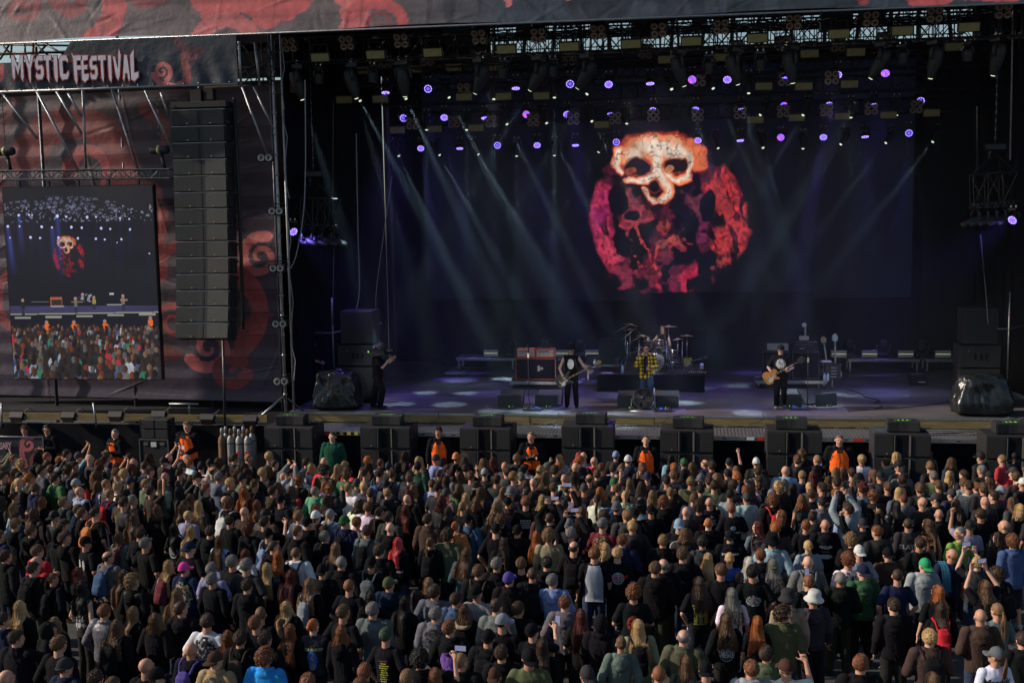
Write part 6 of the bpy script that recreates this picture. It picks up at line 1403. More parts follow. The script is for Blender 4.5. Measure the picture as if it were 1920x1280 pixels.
def blob_mesh(w_, h_, seed=0, n=14, hole=.45):
    """broken-up picture patch: small squares kept by noise inside an ellipse"""
    vs = []; fs = []
    for i in range(n):
        for j in range(n):
            x = (i+.5)/n*2-1; y = (j+.5)/n*2-1
            if x*x+y*y > 1 or abs(mnoise.noise(Vector((x*2.4+seed, y*2.4, seed))))+.25*random.random() < hole*.5: continue
            b = len(vs); a = w_/n*.52; c = h_/n*.52; X = x*w_/2; Y = y*h_/2; vs += [(X-a, Y-c, 0), (X+a, Y-c, 0), (X+a, Y+c, 0), (X-a, Y+c, 0)]; fs.append((b, b+1, b+2, b+3))
    me = bpy.data.meshes.new('patch'); me.from_pydata(vs, [], fs); return me
def rows_mesh(w_, rows, gap, seed=0):
    rs = random.Random(seed); vs = []; fs = []
    for r in range(rows):
        L_ = w_*rs.uniform(.5, 1); x = -L_/2; y = -r*gap
        while x < L_/2: q = rs.uniform(.006, .02); b = len(vs); vs += [(x, y, 0), (x+q, y, 0), (x+q, y+gap*.5, 0), (x, y+gap*.5, 0)]; fs.append((b, b+1, b+2, b+3)); x += q+.005
    me = bpy.data.meshes.new('rows'); me.from_pydata(vs, [], fs); return me
# ================================================================ band, camera operator, security
POSES.update({
 'bass': (dict(e=(.33,.06,1.17), w=(.47,.21,1.00), d=(.7,.1,.5), t=(-.3,.3,1), c=.9), dict(e=(.31,-.05,1.10), w=(.22,.17,.86), d=(-.6,.5,-.45), t=(0,.5,1), c=.7)),
 'guitar': (dict(e=(.30,.0,1.13), w=(.16,.27,1.07), d=(-.4,.5,.6), t=(-.3,.4,1), c=.9), dict(e=(.31,-.03,1.13), w=(.20,.20,.98), d=(-.7,.4,-.3), t=(0,.5,1), c=.7)),
 'sing': (dict(e=(.27,.05,1.13), w=(.13,.25,1.10), d=(-.9,.25,.1), t=(0,-.2,1), c=1.1), dict(e=(.24,.20,1.20), w=(.075,.20,1.44), d=(-.75,.0,.45), t=(0,.4,1), c=1.0)),
 'drum': (dict(e=(.25,.07,1.14), w=(.20,.30,1.04), d=(-.2,.9,-.3), t=(-.8,0,.6), c=1.0), dict(e=(.38,.10,1.20), w=(.50,.26,1.30), d=(.2,.8,.4), t=(-.8,0,.6), c=1.1)),
 'camera': (dict(e=(.24,.17,1.20), w=(.13,.31,1.36), d=(-.5,.8,.3), t=(-.3,0,1), c=.8), dict(e=(.25,.15,1.18), w=(.13,.29,1.33), d=(-.5,.8,.3), t=(-.3,0,1), c=.8))})
def glasses(root, yaw, pitch):
    m = B('shade_glass')
    for s in (-1, 1): m.ell((s*.033, .098, .114), (.025, .010, .018), n=10, h=6); m.tube([(s*.055, .088, .118), (s*.084, .0, .112)], .004, 4)
    m.tube([(-.012, .102, .118), (.012, .102, .118)], .004, 4)
    yaw = round(yaw/20)*20; pitch = round(pitch/10)*10; head_at(root, m.mesh('sunglasses'), 'sunglasses', yaw, pitch, (0,0,0))
def front_print(t, parts, zc):
    me0 = t.data; bvh = BVHTree.FromPolygons([v.co.copy() for v in me0.vertices], [tuple(p.vertices) for p in me0.polygons])
    for me, col, dx, dz in parts:
        me.materials.clear(); me.materials.append(M('print'))
        for v in me.vertices:
            x, z = dx-v.co.x, zc+dz+v.co.y; h = bvh.ray_cast(Vector((x, 1, z)), Vector((0, -1, 0))); v.co = Vector((x, (h[0].y if h[0] else .13)+.006, z))
        me.update(); link('print', me, t, None, col)
# bassist
p = flr(1072, 764); fb = math.pi+.12
r, t = person(p, fb, 'S', 'd', 'bucket', 'k', 'sleeveless', 'k', 'bass', 20, 0, 1.0, 1.05, legs=(.010,.010,.013), skin=(.40,.25,.19), vox=.008)
glasses(r, 20, 0); tag(r, 'bassist in black hat and sleeveless shirt with white face print playing a dark bass', 'person')
front_print(t, [(blob_mesh(.17, .27, 4, 16, .30), (.62,.62,.60), .02, 0)], 1.24)
g = guitar('guitar_black', 'maple', 'dark grey four string bass guitar slung low on the bassist', bass=True, single=False); g.location = p+Vector((-.17, -.21, .80)); g.rotation_euler = (R(6), R(62), R(6))
tag(B('cabinet_black').tube([(-.16,.10,1.0), (-.12,.13,1.3), (0,.02,1.49), (.12,-.12,1.38), (.17,-.12,1.1)], .02, 6).build('strap', r), None)
# singer
p = flr(1212, 763); mat('plaid', (.5,.4,.05), .9)
def plaid_mat():
    nt = M('plaid').node_tree; N = nt.nodes; L = nt.links; b = N['Principled BSDF']; tc = N.new('ShaderNodeTexCoord'); sx = N.new('ShaderNodeSeparateXYZ'); L.new(tc.outputs['Object'], sx.inputs[0])
    def band(sock):
        a = N.new('ShaderNodeMath'); a.operation = 'MULTIPLY'; a.inputs[1].default_value = 9.5; L.new(sock, a.inputs[0]); f = N.new('ShaderNodeMath'); f.operation = 'FRACT'; L.new(a.outputs[0], f.inputs[0]); g = N.new('ShaderNodeMath'); g.operation = 'GREATER_THAN'; g.inputs[1].default_value = .52; L.new(f.outputs[0], g.inputs[0]); return g.outputs[0]
    ad = N.new('ShaderNodeMath'); ad.operation = 'ADD'; L.new(sx.outputs['X'], ad.inputs[0]); my = N.new('ShaderNodeMath'); my.operation = 'MULTIPLY'; my.inputs[1].default_value = .8; L.new(sx.outputs['Y'], my.inputs[0]); L.new(my.outputs[0], ad.inputs[1])
    s_ = N.new('ShaderNodeMath'); s_.operation = 'ADD'; L.new(band(ad.outputs[0]), s_.inputs[0]); L.new(band(sx.outputs['Z']), s_.inputs[1]); h = N.new('ShaderNodeMath'); h.operation = 'MULTIPLY'; h.inputs[1].default_value = .5; L.new(s_.outputs[0], h.inputs[0])
    cr = N.new('ShaderNodeValToRGB'); cr.color_ramp.interpolation = 'CONSTANT'; e = cr.color_ramp.elements; e[0].color = (.62,.42,.02,1); e[1].position = .4; e[1].color = (.16,.11,.01,1); n = e.new(.9); n.color = (.008,.008,.008,1); L.new(h.outputs[0], cr.inputs[0]); L.new(cr.outputs[0], b.inputs['Base Color'])
plaid_mat()
r, t = person(p, math.pi-.05, 'S', 'k', None, None, 'jacket', 'k', 'sing', 0, 0, 1.0, 1.02, legs=(.035,.065,.13), skin=(.38,.22,.16), lp='step', vox=.008)
t.name = 'plaid_shirt'; t.data = t.data.copy(); t.data.materials[0] = M('plaid'); glasses(r, 0, 0); tag(r, 'singer in yellow and black checked shirt, jeans and sunglasses with one foot up', 'person')
link('t_shirt', B('cloth').box((0, .142, 1.20), (.10, .02, .50), bev=.008).mesh('t_shirt'), r, None, (.01,.01,.012))
t = thing('microphone_stand', 'black straight microphone stand held by the singer', 'microphone stand', p+Vector((.03, -.30, 0))); B('cabinet_black').tube([(0, 0, .02), (-.02, .02, 1.40)], .014, 6).build('pole', t); B('cabinet_black').lathe([(.14, 0), (.14, .02), (.02, .04)], n=16).build('base', t)
t = thing('microphone', 'black microphone the singer holds to his mouth', 'microphone', p+Vector((-.02, -.20, 1.515))); B('black_metal').tube([(0, -.02, -.10), (0, .02, 0)], [.014, .02], 8).build('handle', t); B('dark_steel').ell((0, .03, .02), (.028, .028, .028)).build('capsule', t)
# guitarist
p = flr(1463, 766)
r, t = person(p, math.pi-.08, 'S', 'k', 'backcap', 'k', 'tee', 'k', 'guitar', 0, -10, 1.0, 1.06, legs=(.010,.010,.012), skin=(.42,.26,.20), lp='walk', vox=.008)
glasses(r, 0, -10); tag(r, 'guitarist in black cap and printed black T-shirt playing a gold guitar', 'person')
front_print(t, [(blob_mesh(.24, .26, 11, 16, .50), (.5,.5,.5), .0, 0)], 1.25)
g = guitar('guitar_gold', 'guitar_black', 'gold topped electric guitar played by the guitarist', scale=1.05); g.location = p+Vector((-.24, -.22, .93)); g.rotation_euler = (R(6), R(60), R(6))
# drummer
p = Vector((at(1243, 660, 1, KY+.85).x, KY+.70, at(1243, 616, 1, KY+.70).z-1.65))
r, t = person(p, math.pi+.1, 'W', 'd', None, None, 'blouse', 'k', 'drum', 20, 0, 1.0, .92, legs=(.012,.012,.014), skin=(.44,.28,.21), lp='sit', vox=.008)
tag(r, 'drummer with long dark hair and black tank top seated behind the drum kit', 'person')
for q, a, b, lab in ((0, (-.52,-.36,1.34), (-.74,-.50,1.60), 'wooden drumstick raised in the hand at the left cymbal'), (1, (.16,-.40,1.05), (.05,-.70,.98), 'wooden drumstick low over the drums')):
    tag(B('maple').tube([p+Vector(a), p+Vector(b)], [.009, .006], 6).build('drumstick'), lab, 'drumstick')
# camera operator
p = flr(710, 765)
r, t = person(p, -math.pi/2+.15, 'R', 'd', 'headphones', 'k', 'tee', 'k', 'camera', 0, 0, 1.02, 1.28, legs=(.010,.010,.012), skin=(.44,.26,.19), lp='walk', vox=.008)
tag(r, 'heavily built camera operator in black filming from the left of the stage', 'person')
B('yellow').lathe([(.034, -.012), (.034, .012)], (.17, .33, 1.30), rotx(R(60)), 10).build('wristband', r)
t = thing('video_camera', 'shoulder video camera carried by the operator on stage', 'camera', p+Vector((.11, -.17, 1.57))); t.rotation_euler = (0, -.04, .1); t.scale = (1.08,)*3
B('black_metal').box((-.02, 0, .03), (.34, .13, .19), bev=.02).build('body', t); l = B('black_metal').lathe([(.055, 0), (.055, .14), (.068, .16), (.068, .22)], (.15, 0, .04), roty(R(90)), 14).build('lens', t); B('shade_glass').lathe([(.058, .215), (.058, .223)], (.15, 0, .04), roty(R(90)), 14).build('glass', l)
B('black_metal').box((.10, -.09, .12), (.14, .05, .05), bev=.01).build('viewfinder', t); B('black_metal').box((-.24, 0, .03), (.10, .12, .17), bev=.02).build('battery', t); B('black_metal').tube([(-.1, 0, .12), (-.08, 0, .17), (.06, 0, .17), (.08, 0, .12)], .012, 6).build('handle', t); B('green_led').box((-.27, -.062, .07), (.03, .006, .03)).build('lamp', t)
# a stage hand half hidden in the left wing
p = flr(592, 745); r, t = person(p, -.9, 'S', 'd', None, None, 'tee', 'k', 'front', 0, 20, 1, 1, vox=.0105); tag(r, 'dim stagehand in black bending over gear in the left wing', 'person')
# security and crew in the pit
def pit(px, py, lab, face=math.pi, y=-3.45, vest=True, **k):
    h = at(px, py, 1, y); kw = dict(hair='Z', hc='d', top='jacket', tc='k', pose='fold'); kw.update(k); s = kw.get('s', 1.0)
    r, t = person((h.x, y, max(0, h.z-1.645*s)), face, vox=.0085, **kw)
    if vest:
        o = link('orange_vest', top_mesh('over', 'down'), r, None, (1.0, .15, .022)); tag(r, lab, 'person', 'orange vested stewards in the pit')
        B('black_metal').tube([(.0, .192, .90), (.0, .186, 1.38)], .010, 4).build('zip', o); B('black_metal').box((0, .188, 1.40), (.12, .02, .06), bev=.01).build('collar', o)
    else: tag(r, lab, 'person')
    return r
pit(215, 812, 'grey haired steward in orange vest with folded arms left of the flight case', hair='Z', hc='g', yaw=-20, face=math.pi-.5, wd=1.1)
r = pit(351, 798, 'young blond steward in orange vest with a badge between flight case and gas cylinders', hair='K', hc='l', pose='front', yaw=0, face=math.pi-.15, wd=1.15, s=1.06)
B('white').box((0, .195, 1.16), (.06, .01, .09)).build('badge', r)
r = pit(88, 805, 'crew member with headphones, sunglasses and beard in black beside the poster fence', vest=False, hair='S', hc='k', hat='headphones', hatc='g', top='jacket', pose='fold', yaw=-20, face=math.pi-.2, wd=1.15); glasses(r, -20, 0)
pit(46, 806, 'curly haired head peeking over the poster fence', vest=False, hair='C', hc='b', top='tee', pose='down', y=-3.15, s=.95)
pit(623, 818, 'bearded crew member in green jacket between two subwoofers', vest=False, hair='Z', hc='d', tc='f', pose='down', tpcol=(.012,.065,.042), wd=1.1)
pit(822, 809, 'young dark haired steward in orange vest looking to his left', hair='K', hc='d', yaw=20, pose='down', face=math.pi+.2, s=1.02)
pit(996, 818, 'fair haired steward in orange vest looking aside between subwoofers', hair='Z', hc='l', yaw=20, pose='fold', face=math.pi+.15, wd=1.1)
pit(1211, 825, 'balding steward in orange vest looking down at the crowd', hair='Z', hc='d', pitch=20, pose='down', face=math.pi, wd=1.05)
pit(1574, 824, 'stocky cropped haired steward in orange vest facing the camera', hair='Z', hc='b', yaw=0, pose='down', face=math.pi-.05, wd=1.22)
# ================================================================ the crowd
ORG = dict(A=(0,840), B=(480,840), C=(960,840), D=(1440,840), a=(0,1000), b=(480,1000), c=(960,1000), d=(1440,1000))
PC = dict(d='down', f='fold', r='front', p='phone', h='high', H='horns', R='rup', l='lup', o='rphone', e='rear', P='point', k='pocket')
# tile, x, y (quarter pixels in the tile), hair, top, pose, head turn, flags
DATA = """
A 115 520 Sd Tn d 1 bD
A 225 610 Sb Hk d 1
A 315 770 Sb Lr d 1
A 300 850 Bl Lr d 1
A 262 905 Sd Hk d 1 bk
A 655 700 Fd+ck Tk d 1 w,pwings
A 455 645 Kk Hk d 0 U
A 530 660 Kd Hk d 2
A 480 575 Kd Jk d 2
A 610 455 Sb Hn d 1
A 505 400 Sl Hc d 1
A 715 490 Sd Tk k 1 bo
A 800 260 Zl Tc d 0
A 840 345 Fl Jn k 0 br
A 940 385 Sd Tz d 0 w,prowsY
A 1010 385 Sg Tk d 2
A 1030 530 Wb Jz f 0 w
A 935 660 Lb HG d 1 bm
A 1030 640 Sd Hk d 0
A 1105 705 Sg Tk k 0 w
A 1330 600 Wk Tk d 0 pskullring
A 1425 620 Ly Jk d 1
A 1422 750 Sb+xn Tk k 1 w
A 1500 430 Ly Qk d 0
A 1325 450 Lb Jz d 0
A 1240 460 Mb Jk d 0
A 1160 320 Sd Tz R 1 n
A 1080 270 Fl Je k 1
A 1650 690 Lb Vd d 0
A 1750 530 Sd Tk d 0
A 1840 480 Bb Tz d 0 w
A 1700 420 Cb Jk d 0 bx
A 1890 600 Cr Jk d 0
A 1830 790 Mr Tx d 0 pspots
A 1245 880 Ly+ck Jk d 0 bm
A 1425 895 Sd+cp Jn d 1 ppatches
A 1625 890 Sg Ts d 0 w,pstar
A 1755 850 Sg Tk d 0 w
A 1880 850 Sg Tc d 0 w
A 825 810 Rd HG d 1 bD
A 905 960 Lb Tk d 1
A 615 935 Mr Hk d 0
A 455 970 Pb Hk d 1 bk
A 617 1050 Wk Bc d 0 pspots
A 1020 1000 Cl Hk d 1 ge
A 1300 1100 Wl Tk k 0
A 1885 1020 Sd Hk d 0 w
A 200 1190 Wy Jk d 0
A 450 225 Sd Jf k 1
A 545 270 Sl+cg Jn d 1
A 620 320 Bl Vd k 1 w
A 250 295 Sb Jn d -4
A 300 400 La Tk d 1 bk
A 130 350 Ud Tc d 0
A 120 450 Ml Td d 0
A 190 240 Uy Td d 0
A 960 185 Ld Qk d 2
A 740 120 La Hk d 0
A 850 140 Ma Tk d 1
A 1000 110 Bl Tk d 1
A 1210 100 Sl+ck Jk d 1
A 1240 260 Ll Hg k 0
A 1360 140 Sd+cc Hk d 1
A 1640 210 Sg HG d 0 w
A 1500 210 Sd+ck Tc d 1 bg
A 1590 170 Rd Tk d 0
A 1780 195 Ma Je d 0
A 1850 220 Sd+ck Je d 1
A 1850 320 Wo+ck Tz d 0
A 1430 380 Mb Jk d 0
A 1430 280 Wk Jk d 0
A 1660 100 Wb HG d 0
A 1820 140 Wd Hk d 0
A 1880 70 Zl Tk d 1
A 1750 80 Sd Jk d 1
A 1740 80 Sd Jk d 1
A 130 570 Sl Hk d 0
A 670 480 Sb Hk d 1
A 590 220 Md Hk d 0
A 10 660 Sb Jn d 1
A 40 800 Sd Jk d 0 w
A 1560 620 Sd Hk d 0
a 60 640 Sd Jn d 1
a 120 790 Sd Jk o 2 w,phone
a 410 830 Kb Lk d 1 w
a 440 655 Wl Hk d 1
a 375 710 Kk Hk d 1 U
a 800 575 Sa QG d 0
a 870 700 Wb Jk d 0 w,bk
a 945 600 Ll Jk d 1
a 1165 640 Mb Jk d 0 w
a 1400 545 Fd Hk d 1
a 1550 645 Sd Tx d 0 w,pcheck
a 1450 850 Bb Hk d 0 w,bu
a 1645 950 Sd+xz Jt d 1 pcamo
a 1890 650 Zb Tk d 0
a 1825 720 La Tk d 0
a 1900 790 Kd Jk d 0 bz
a 500 1000 Sb+ec Jn d 1
a 60 1060 Bl Jk d 1 w
a 740 1070 Sd Hk d 0
a 1105 990 Bl Tk d 1 w
a 1155 1060 Sd+ck Jk d 2
a 860 1130 Sb Tk d 0
a 1600 330 Sg Lk d 0
B 345 500 Sl Tw r 0 w
B 395 560 Sd+ck Hk d 1
B 500 500 Sl+cw Jz d 0
B 560 500 Py+cg Jd d 0
B 685 550 Sb+ef Jn d 0 bk
B 760 560 Sa Tt d 0
B 830 620 Sd HG d 0 bk
B 845 440 Sb Lw d 0 w
B 1020 590 Bw Hk d 0
B 540 650 Sg Jk d 0 w
B 580 750 Ll Jk d 0 bk
B 155 735 Zd Hk d 1
B 205 800 Wo Jk d 0
B 298 790 Zb Hw d 0 w,bz
B 95 900 Ly Qk d 0
B 265 950 Lr Hk d 0
B 425 1010 Wl Hk d 0 bg
B 550 900 Sd+xk Hk d 0
B 640 860 Zg Jk k 0 w
B 870 845 Fd+xk Tk d 0 bG,prowsR
B 930 770 Kd Jk d 1
B 718 1020 Za Tk k 0 w
B 1005 1010 Sa+ce Hn d 1
B 1090 700 Wp Jk d 0 pdrip
B 1150 460 Lr Tk d 0 ptextA
B 1300 530 Sd Jz d 1
B 1335 700 Pb Jk d 1 w,bk
B 1430 650 Cd Je d 1
B 1595 540 Sd+xk JD d 0 w,bk
B 1530 560 Po Jo d 1 n
B 1815 610 Sd+ck Tk k 0 w
B 1730 530 Lb Qe d 0
B 1850 540 Cb Jk d 0
B 1870 700 Wd Jk d -3
B 1550 790 Wb Lq d 0 w,ptextB
B 1665 920 Sb Jk d 0 w,bz
B 1890 860 Sg Jk d 0
B 1905 970 Sd+cu Jk d 0
B 1290 1010 Ll Hk d 0
B 1330 1060 Kd HG d 1
B 1170 1110 Dk Bk r 0
B 875 1110 Lk Tk d 0
B 905 1200 Sg SG d 0 w
B 630 1220 Sb Tk d 1 w
B 255 1190 Wy Hk d 0 w
B 1320 1240 Sg JG d 1 w,pcamoK
B 1565 1190 Mb Jk d 1 gt
B 1630 1100 Sl+xk Tg d 1 w
B 1850 1180 Fd JG d 1
B 1450 480 Ld Tk d 0
B 1520 1130 Sd JD d 0
B 1030 510 Sd Hc d 1
B 925 480 Pd Jk d 1
B 1010 330 Zl Jk d 0 w
B 715 300 Fl Lw d 0 w
B 460 320 Zg Hf d 1 G
B 450 460 Ma Jk d 1
B 665 130 Wy Jk d 0
B 300 250 Ca Jk d 0
B 620 150 Wy Qk d 0
B 320 470 Wb Tk d 0
B 225 380 Sd+ck Tk d 0
B 110 320 Sd Hz d 1
B 40 420 La Tt d 0
B 215 215 Bl HG h 0
B 80 180 Sy Lk d 1
B 565 310 Ca Jk d 0
B 700 170 Sd+xk Jr d 1
B 900 190 Kd Tk d 0 w,bD
B 1185 200 Sd+ck Jk d 0 w
B 1160 380 Bl Jk d 0
B 1200 310 Wl Qk d 0
B 1340 300 Fd+ck Tk d 1 w,ptextC
B 1450 340 Sd+cc TG d 0 br
B 1545 370 Ly Jk d 0
B 1645 400 Mb Jk d 0
B 1575 440 Ul Tk d 0
B 1840 320 Wl JD d 0
B 1890 400 Sb+ck Jz d 0
B 1730 190 Sb+cg Tk d 0
B 1800 240 Kd Tk d 0
B 1110 60 Wd Lm d 0
B 1440 100 Md Jm d 0
B 1590 60 Ly Jk d 0
B 1500 70 Rd+eo Jk d 0
B 1560 210 Lb Jk d 0
B 1360 190 Pb Jz d 0
B 110 640 Sd+ck Tk d 0 bs
B 75 560 Sd Tk o 0
B 300 620 Fb Jk k 1
B 1440 560 Wk Jk d 0
C 850 490 Sl Hc d 0 w,ppatch
C 965 490 Sd+xk Jk d 0
C 1030 480 Sd+xk Tk d 0 w
C 790 440 Sb+eG Jk d 0
C 655 565 Sg Tm d 1 pcheckM
C 695 500 Kd Tk d 0
C 300 530 Fd Jk h 0
C 440 640 Sg Lk h 0
C 440 745 Rd Tk d 0 bk
C 310 650 Cl Lt d 1
C 70 615 Sd+ck Hk d 0 w
C 165 660 Lo Jk d 0
C 1245 570 Bl+xd Tk d 0 w,pseal
C 1120 690 Sl Jk d 0
C 1150 860 Rg Jk d 0 w
C 1285 800 Sb Hk d 0 w
C 1078 900 Sb Hk d 0 w
C 1465 560 Zo Hk d 1
C 1400 430 Cd Tk d 1 prowsR
C 1490 400 Bl Kk d 0 w,ptextC
C 1660 440 Za Tk d 0 w,pband
C 1430 700 Kk Vc d 0
C 1655 660 Fl+xk Jk d 0 w,ptextS
C 1450 830 Wy Jk d 0
C 1605 820 Uy Tb k 0 w
C 1745 840 Lw Tk d 0
C 1860 590 Lr TG f -4
C 1880 790 Sa Hk d 0
C 1570 920 Sb Tk r -1 w
C 1825 920 Kk Tk k 0 w,pidol
C 610 790 Ka Tg d 0 w,praglan
C 715 740 My Jk d -3
C 785 790 Sy Tk d 0 w,plogo
C 795 700 Sa Jn d 0
C 160 930 Zd Hk d 0 w,bk
C 335 990 Sg Hs d 0 w
C 895 1070 Ca Tk d 0 w,pswirl
C 1420 1000 Wd Tk k 0 w,ptour
C 1670 1100 Wg Tw d 0 w,pmoon
C 400 1160 Sa HG d 1 w
C 40 870 Sb Tk d 0
C 230 860 Kk Hk d 0
C 125 400 Sa Tk d 0 ptextA
C 215 380 Ly Tk d 0
C 235 490 Ma Jz d 0
C 500 470 Wb Hk d 0
C 430 430 Sd+cc Jk h 0
C 665 330 Mo Hc d 0
C 440 345 Sb+eo HG d 0
C 550 300 Sl+cc Tk d 0
C 745 250 Sb+xf Tk d 0 w
C 770 390 Ul JD d 0
C 860 360 Py Vd d 0
C 1030 350 Wl Tk d 0
C 1140 400 Ca Hk d 0
C 1210 330 Fl Jk e 0
C 1350 250 Sl Le d 0 w
C 1490 270 Sd Le d 0 w
C 1755 370 Sd+cc Jd d 0
C 1780 320 Sa Tk d 0
C 1850 290 Ud Tk d 1 ptextS
C 950 290 Wd Jk d 0
C 1170 250 Sd+ck Tk f 0
C 1020 210 Sd+xn Tk d 0
C 590 230 Rd Tk d 0
C 415 230 Bl Hd d 0
C 325 300 Sb Tk d 1
C 110 280 Kd Tk d 0
C 190 250 Bl Tk d 0
C 75 180 Sb+ck Jk d 0 w
C 640 90 Bl Jr d 0
C 460 140 Bl Lk d 0
C 860 90 Sl+cx Hn d 0 w
C 1295 110 Sd+cf Tk d 0
C 1430 120 Rb Ju d -2
C 1020 40 Sd+cg Hk d 0
C 545 60 Bl TG d 0
C 490 60 Mp Jk d 0
C 95 100 Lr Jr d 0
C 30 80 Sl Jk d 0
C 365 80 My Jd d 0
C 785 50 Sd+cs Jk d 0
C 1220 80 Lk Jd d 0
C 1850 110 Sl+cx Jk d 0
C 1640 110 Sd+ck Tk R 0
C 960 140 Wl Hk d 0
C 800 220 Rd Jk d 0
C 210 230 Lb Tk d 0
C 510 200 Ld Jk d 0
C 355 160 Kd Jk d 0
C 620 190 Sb Jk d 0
C 1480 260 Sd Je d 0
D 105 500 Ma Tk d -3
D 245 400 Ma Vc d 0 ptextD
D 390 410 Sd+cc JG k 0
D 415 570 Bl Hk d 0 w,pskulls
D 75 600 Ko Tc d 0
D 260 575 Sa Tk d 0
D 315 720 Py Tg d 0 w
D 25 700 Sd+hk Jd d 0 w
D 300 840 Bw JG d 0 w,bG
D 65 870 Wg+xe Qk d 0 w
D 530 345 Sa Tz P 0
D 620 430 Kd Hs d 0 w
D 700 570 Sd+xc Hk H 0 w
D 655 690 Cl Jk d 0
D 675 775 Sl+xx Tg d 0
D 600 850 Ca Tx d 0 pspots
D 690 900 Ka+xn Hf d 0 w,prings
D 530 960 Zg Hk d 0 w
D 925 790 Bl+xk Hz d 0 w
D 950 960 Zd Tn k 0 w
D 1060 565 Zd Lc d 0 w,ptextE
D 955 430 Lk Qk d 0 ppatches
D 1130 400 Bl Tk k 0 w
D 1270 500 Bl Jk d 0
D 1210 570 Wb Kz d -3
D 1155 700 Pa Qz d 0
D 1140 860 Sl+xj Hg d 0 w
D 1330 780 Bl Tn d 0 w,towel
D 1410 630 Zg Ta d -4 w
D 1590 490 Sd Lk k 0 w
D 1745 570 Bl Qk f -2 w
D 1850 700 Ca JD d 0 w
D 1550 850 Sy Vc p 0 phone
D 1650 1040 Wb Tk h 0 w
D 1750 950 Cd Jk d 0 bk
D 1245 1065 Lo Tk d -2
D 960 1170 Sd Hk d 0 w
D 285 1010 Fa Jk rp 0 phone
D 215 1110 Sd+hc Jt d 0
D 310 1140 Sa+hx Hc d 0 w
D 1300 1210 Ld Jk d 0 br
D 1590 1255 Bl Hz d 0 w
D 1715 1210 Pl TG d 0 w
D 1370 330 Sd+cc Jn d 0 w,bk
D 1480 280 Sd Lx k 0 w
D 1730 320 Sb+eg Tm d 0 w
D 1630 400 Bl Hk d 0
D 1680 350 Sd Hk d -1
D 960 60 Wy Jk d 0
D 1890 460 My Tk d 0
D 1880 260 Sd+cx Tk R 0
D 1220 210 Sg He d 0
D 870 290 Kb Tk d 0
D 770 350 Ca Hk d 1
D 690 430 Wk Jk d 0
D 600 180 Sd Tk d 0 w,ptextA
D 250 200 Zl Kn d 0 w,prowsW
D 105 170 Bl Hd d 0 w
D 80 300 Cy Jk d 0
D 45 380 Ca Jk d 0 br
D 375 200 Wr Jk d 0
D 500 190 Ll Jk d 0
D 690 80 Ky Tw d 0 w
D 780 190 La Jk d 0
D 860 110 Sd HG d 0 U
D 985 180 Sd+xk JG d 0
D 1200 40 Lb QG d 0
D 1345 100 Mb Jn d 0
D 1050 240 Sd Jk d 0
D 1080 290 Wk Jk d 0
D 1750 80 Zl Tr d 0 w,prowsW
D 1590 60 Sd+ck Hk d 0 w
D 1460 200 Sd Jk d 0
D 1590 160 Sg Hk d 0
D 1640 210 Sd+ck Tk d 0
D 1820 180 Sd+cc Tr d 0 w
D 1860 60 Sd+cc Tk d 1
D 1640 290 Kb Jk d 0
D 1100 700 Sd Tk d 0
D 520 260 Sd Tk d 0
D 370 90 Zl Jk d 0
D 450 60 Sr Jb d 0
D 280 50 Cb Jk d 0
D 230 90 Kb Jk d 0
b 205 720 La Hk d 0 w
b 440 690 Uo Vc d 0 w,pmaiden
b 690 730 Ma Hk d 0 w
b 990 770 Sn Tk d 0 pdates
b 1270 930 Ck Jk d 0 w
b 1478 700 Sa Hk d 0 pbear
b 1555 950 Zl Jk d 1 w
b 1745 760 Sd+ck Hk d 0 w,bk
b 1835 640 Sd+cg Tk d 2
b 1385 1050 La Tk R -1 phone
b 1825 1050 Sd+xz Jk d 0
b 820 1060 Sa Jk d 0
b 790 1110 Sa Tk d 0
b 70 920 Ca JB d 1 w
b 10 780 Sd Jk d 1
b -20 650 Sa Tk d 1
b 380 1110 Ka Tk d 0
b 1165 1090 Sl Jk d 0
b 1100 500 Lk Tk d 0
c 190 720 Sd+ck Tk o 0 w,phone
c 190 830 Ld Jk d 0
c 130 910 Sg+xk Te d 0 w
c 560 620 Lr Tk d 0
c 650 640 Kk Hk d 0 w,U
c 965 680 Ly Jt d 0 w,bk
c 1285 760 Rg Je r 0 w
c 785 830 Ub HG d 0 w
c 1095 1050 Za Tk d 0
c 1300 970 Lb Tk d 0
c 1465 990 Sd+xk Tk d 0 w
c 1595 640 Wb Hk k 0 w,pmup
c 1820 990 Sa Hg d -1 w
c 1840 650 Lo Tk d 0
c 560 1060 Sd+xc Jk d 0
c 590 1130 Lb Tk d 0
c -30 880 Sd Jk d 0
c 30 560 Sd Jk d 0 w
d 115 600 Cd Je d 3 w
d 1230 760 Ky Hz d 0 w,bk
d 1700 900 Pa+cG Tw d -2 w,pmarduk
d 665 960 Sa Jk d 0 w
d 140 980 Sl+cz Tw P 0 w
d 1250 1080 Lb Tk d 0
d 1900 800 Sd Jk d 0
d 30 900 Sd Je d 0
"""
FILL_SEED = 11
SC_T = Vector((-1.5, 4, 0))
def parse():
    out = []
    for ln in DATA.strip().split('\n'):
        q = ln.split(); T, X, Y, hh, tp, ps, yw = q[:7]; fl = q[7].split(',') if len(q) > 7 else []
        ox, oy = ORG[T]; px = ox+float(X)/4; py = oy+float(Y)/4; hair, hat = (hh.split('+')+[None])[:2]
        out.append(dict(px=px, py=py, hair=hair[0], hc=hair[1], hat=hat, top=TK[tp[0]], tc=tp[1], pose='rphone' if ps == 'rp' else PC[ps], yaw=int(yw)*20, fl=fl))
    return out
def head_pos(px, py, s): return at(px, py, 2, 1.645*s)
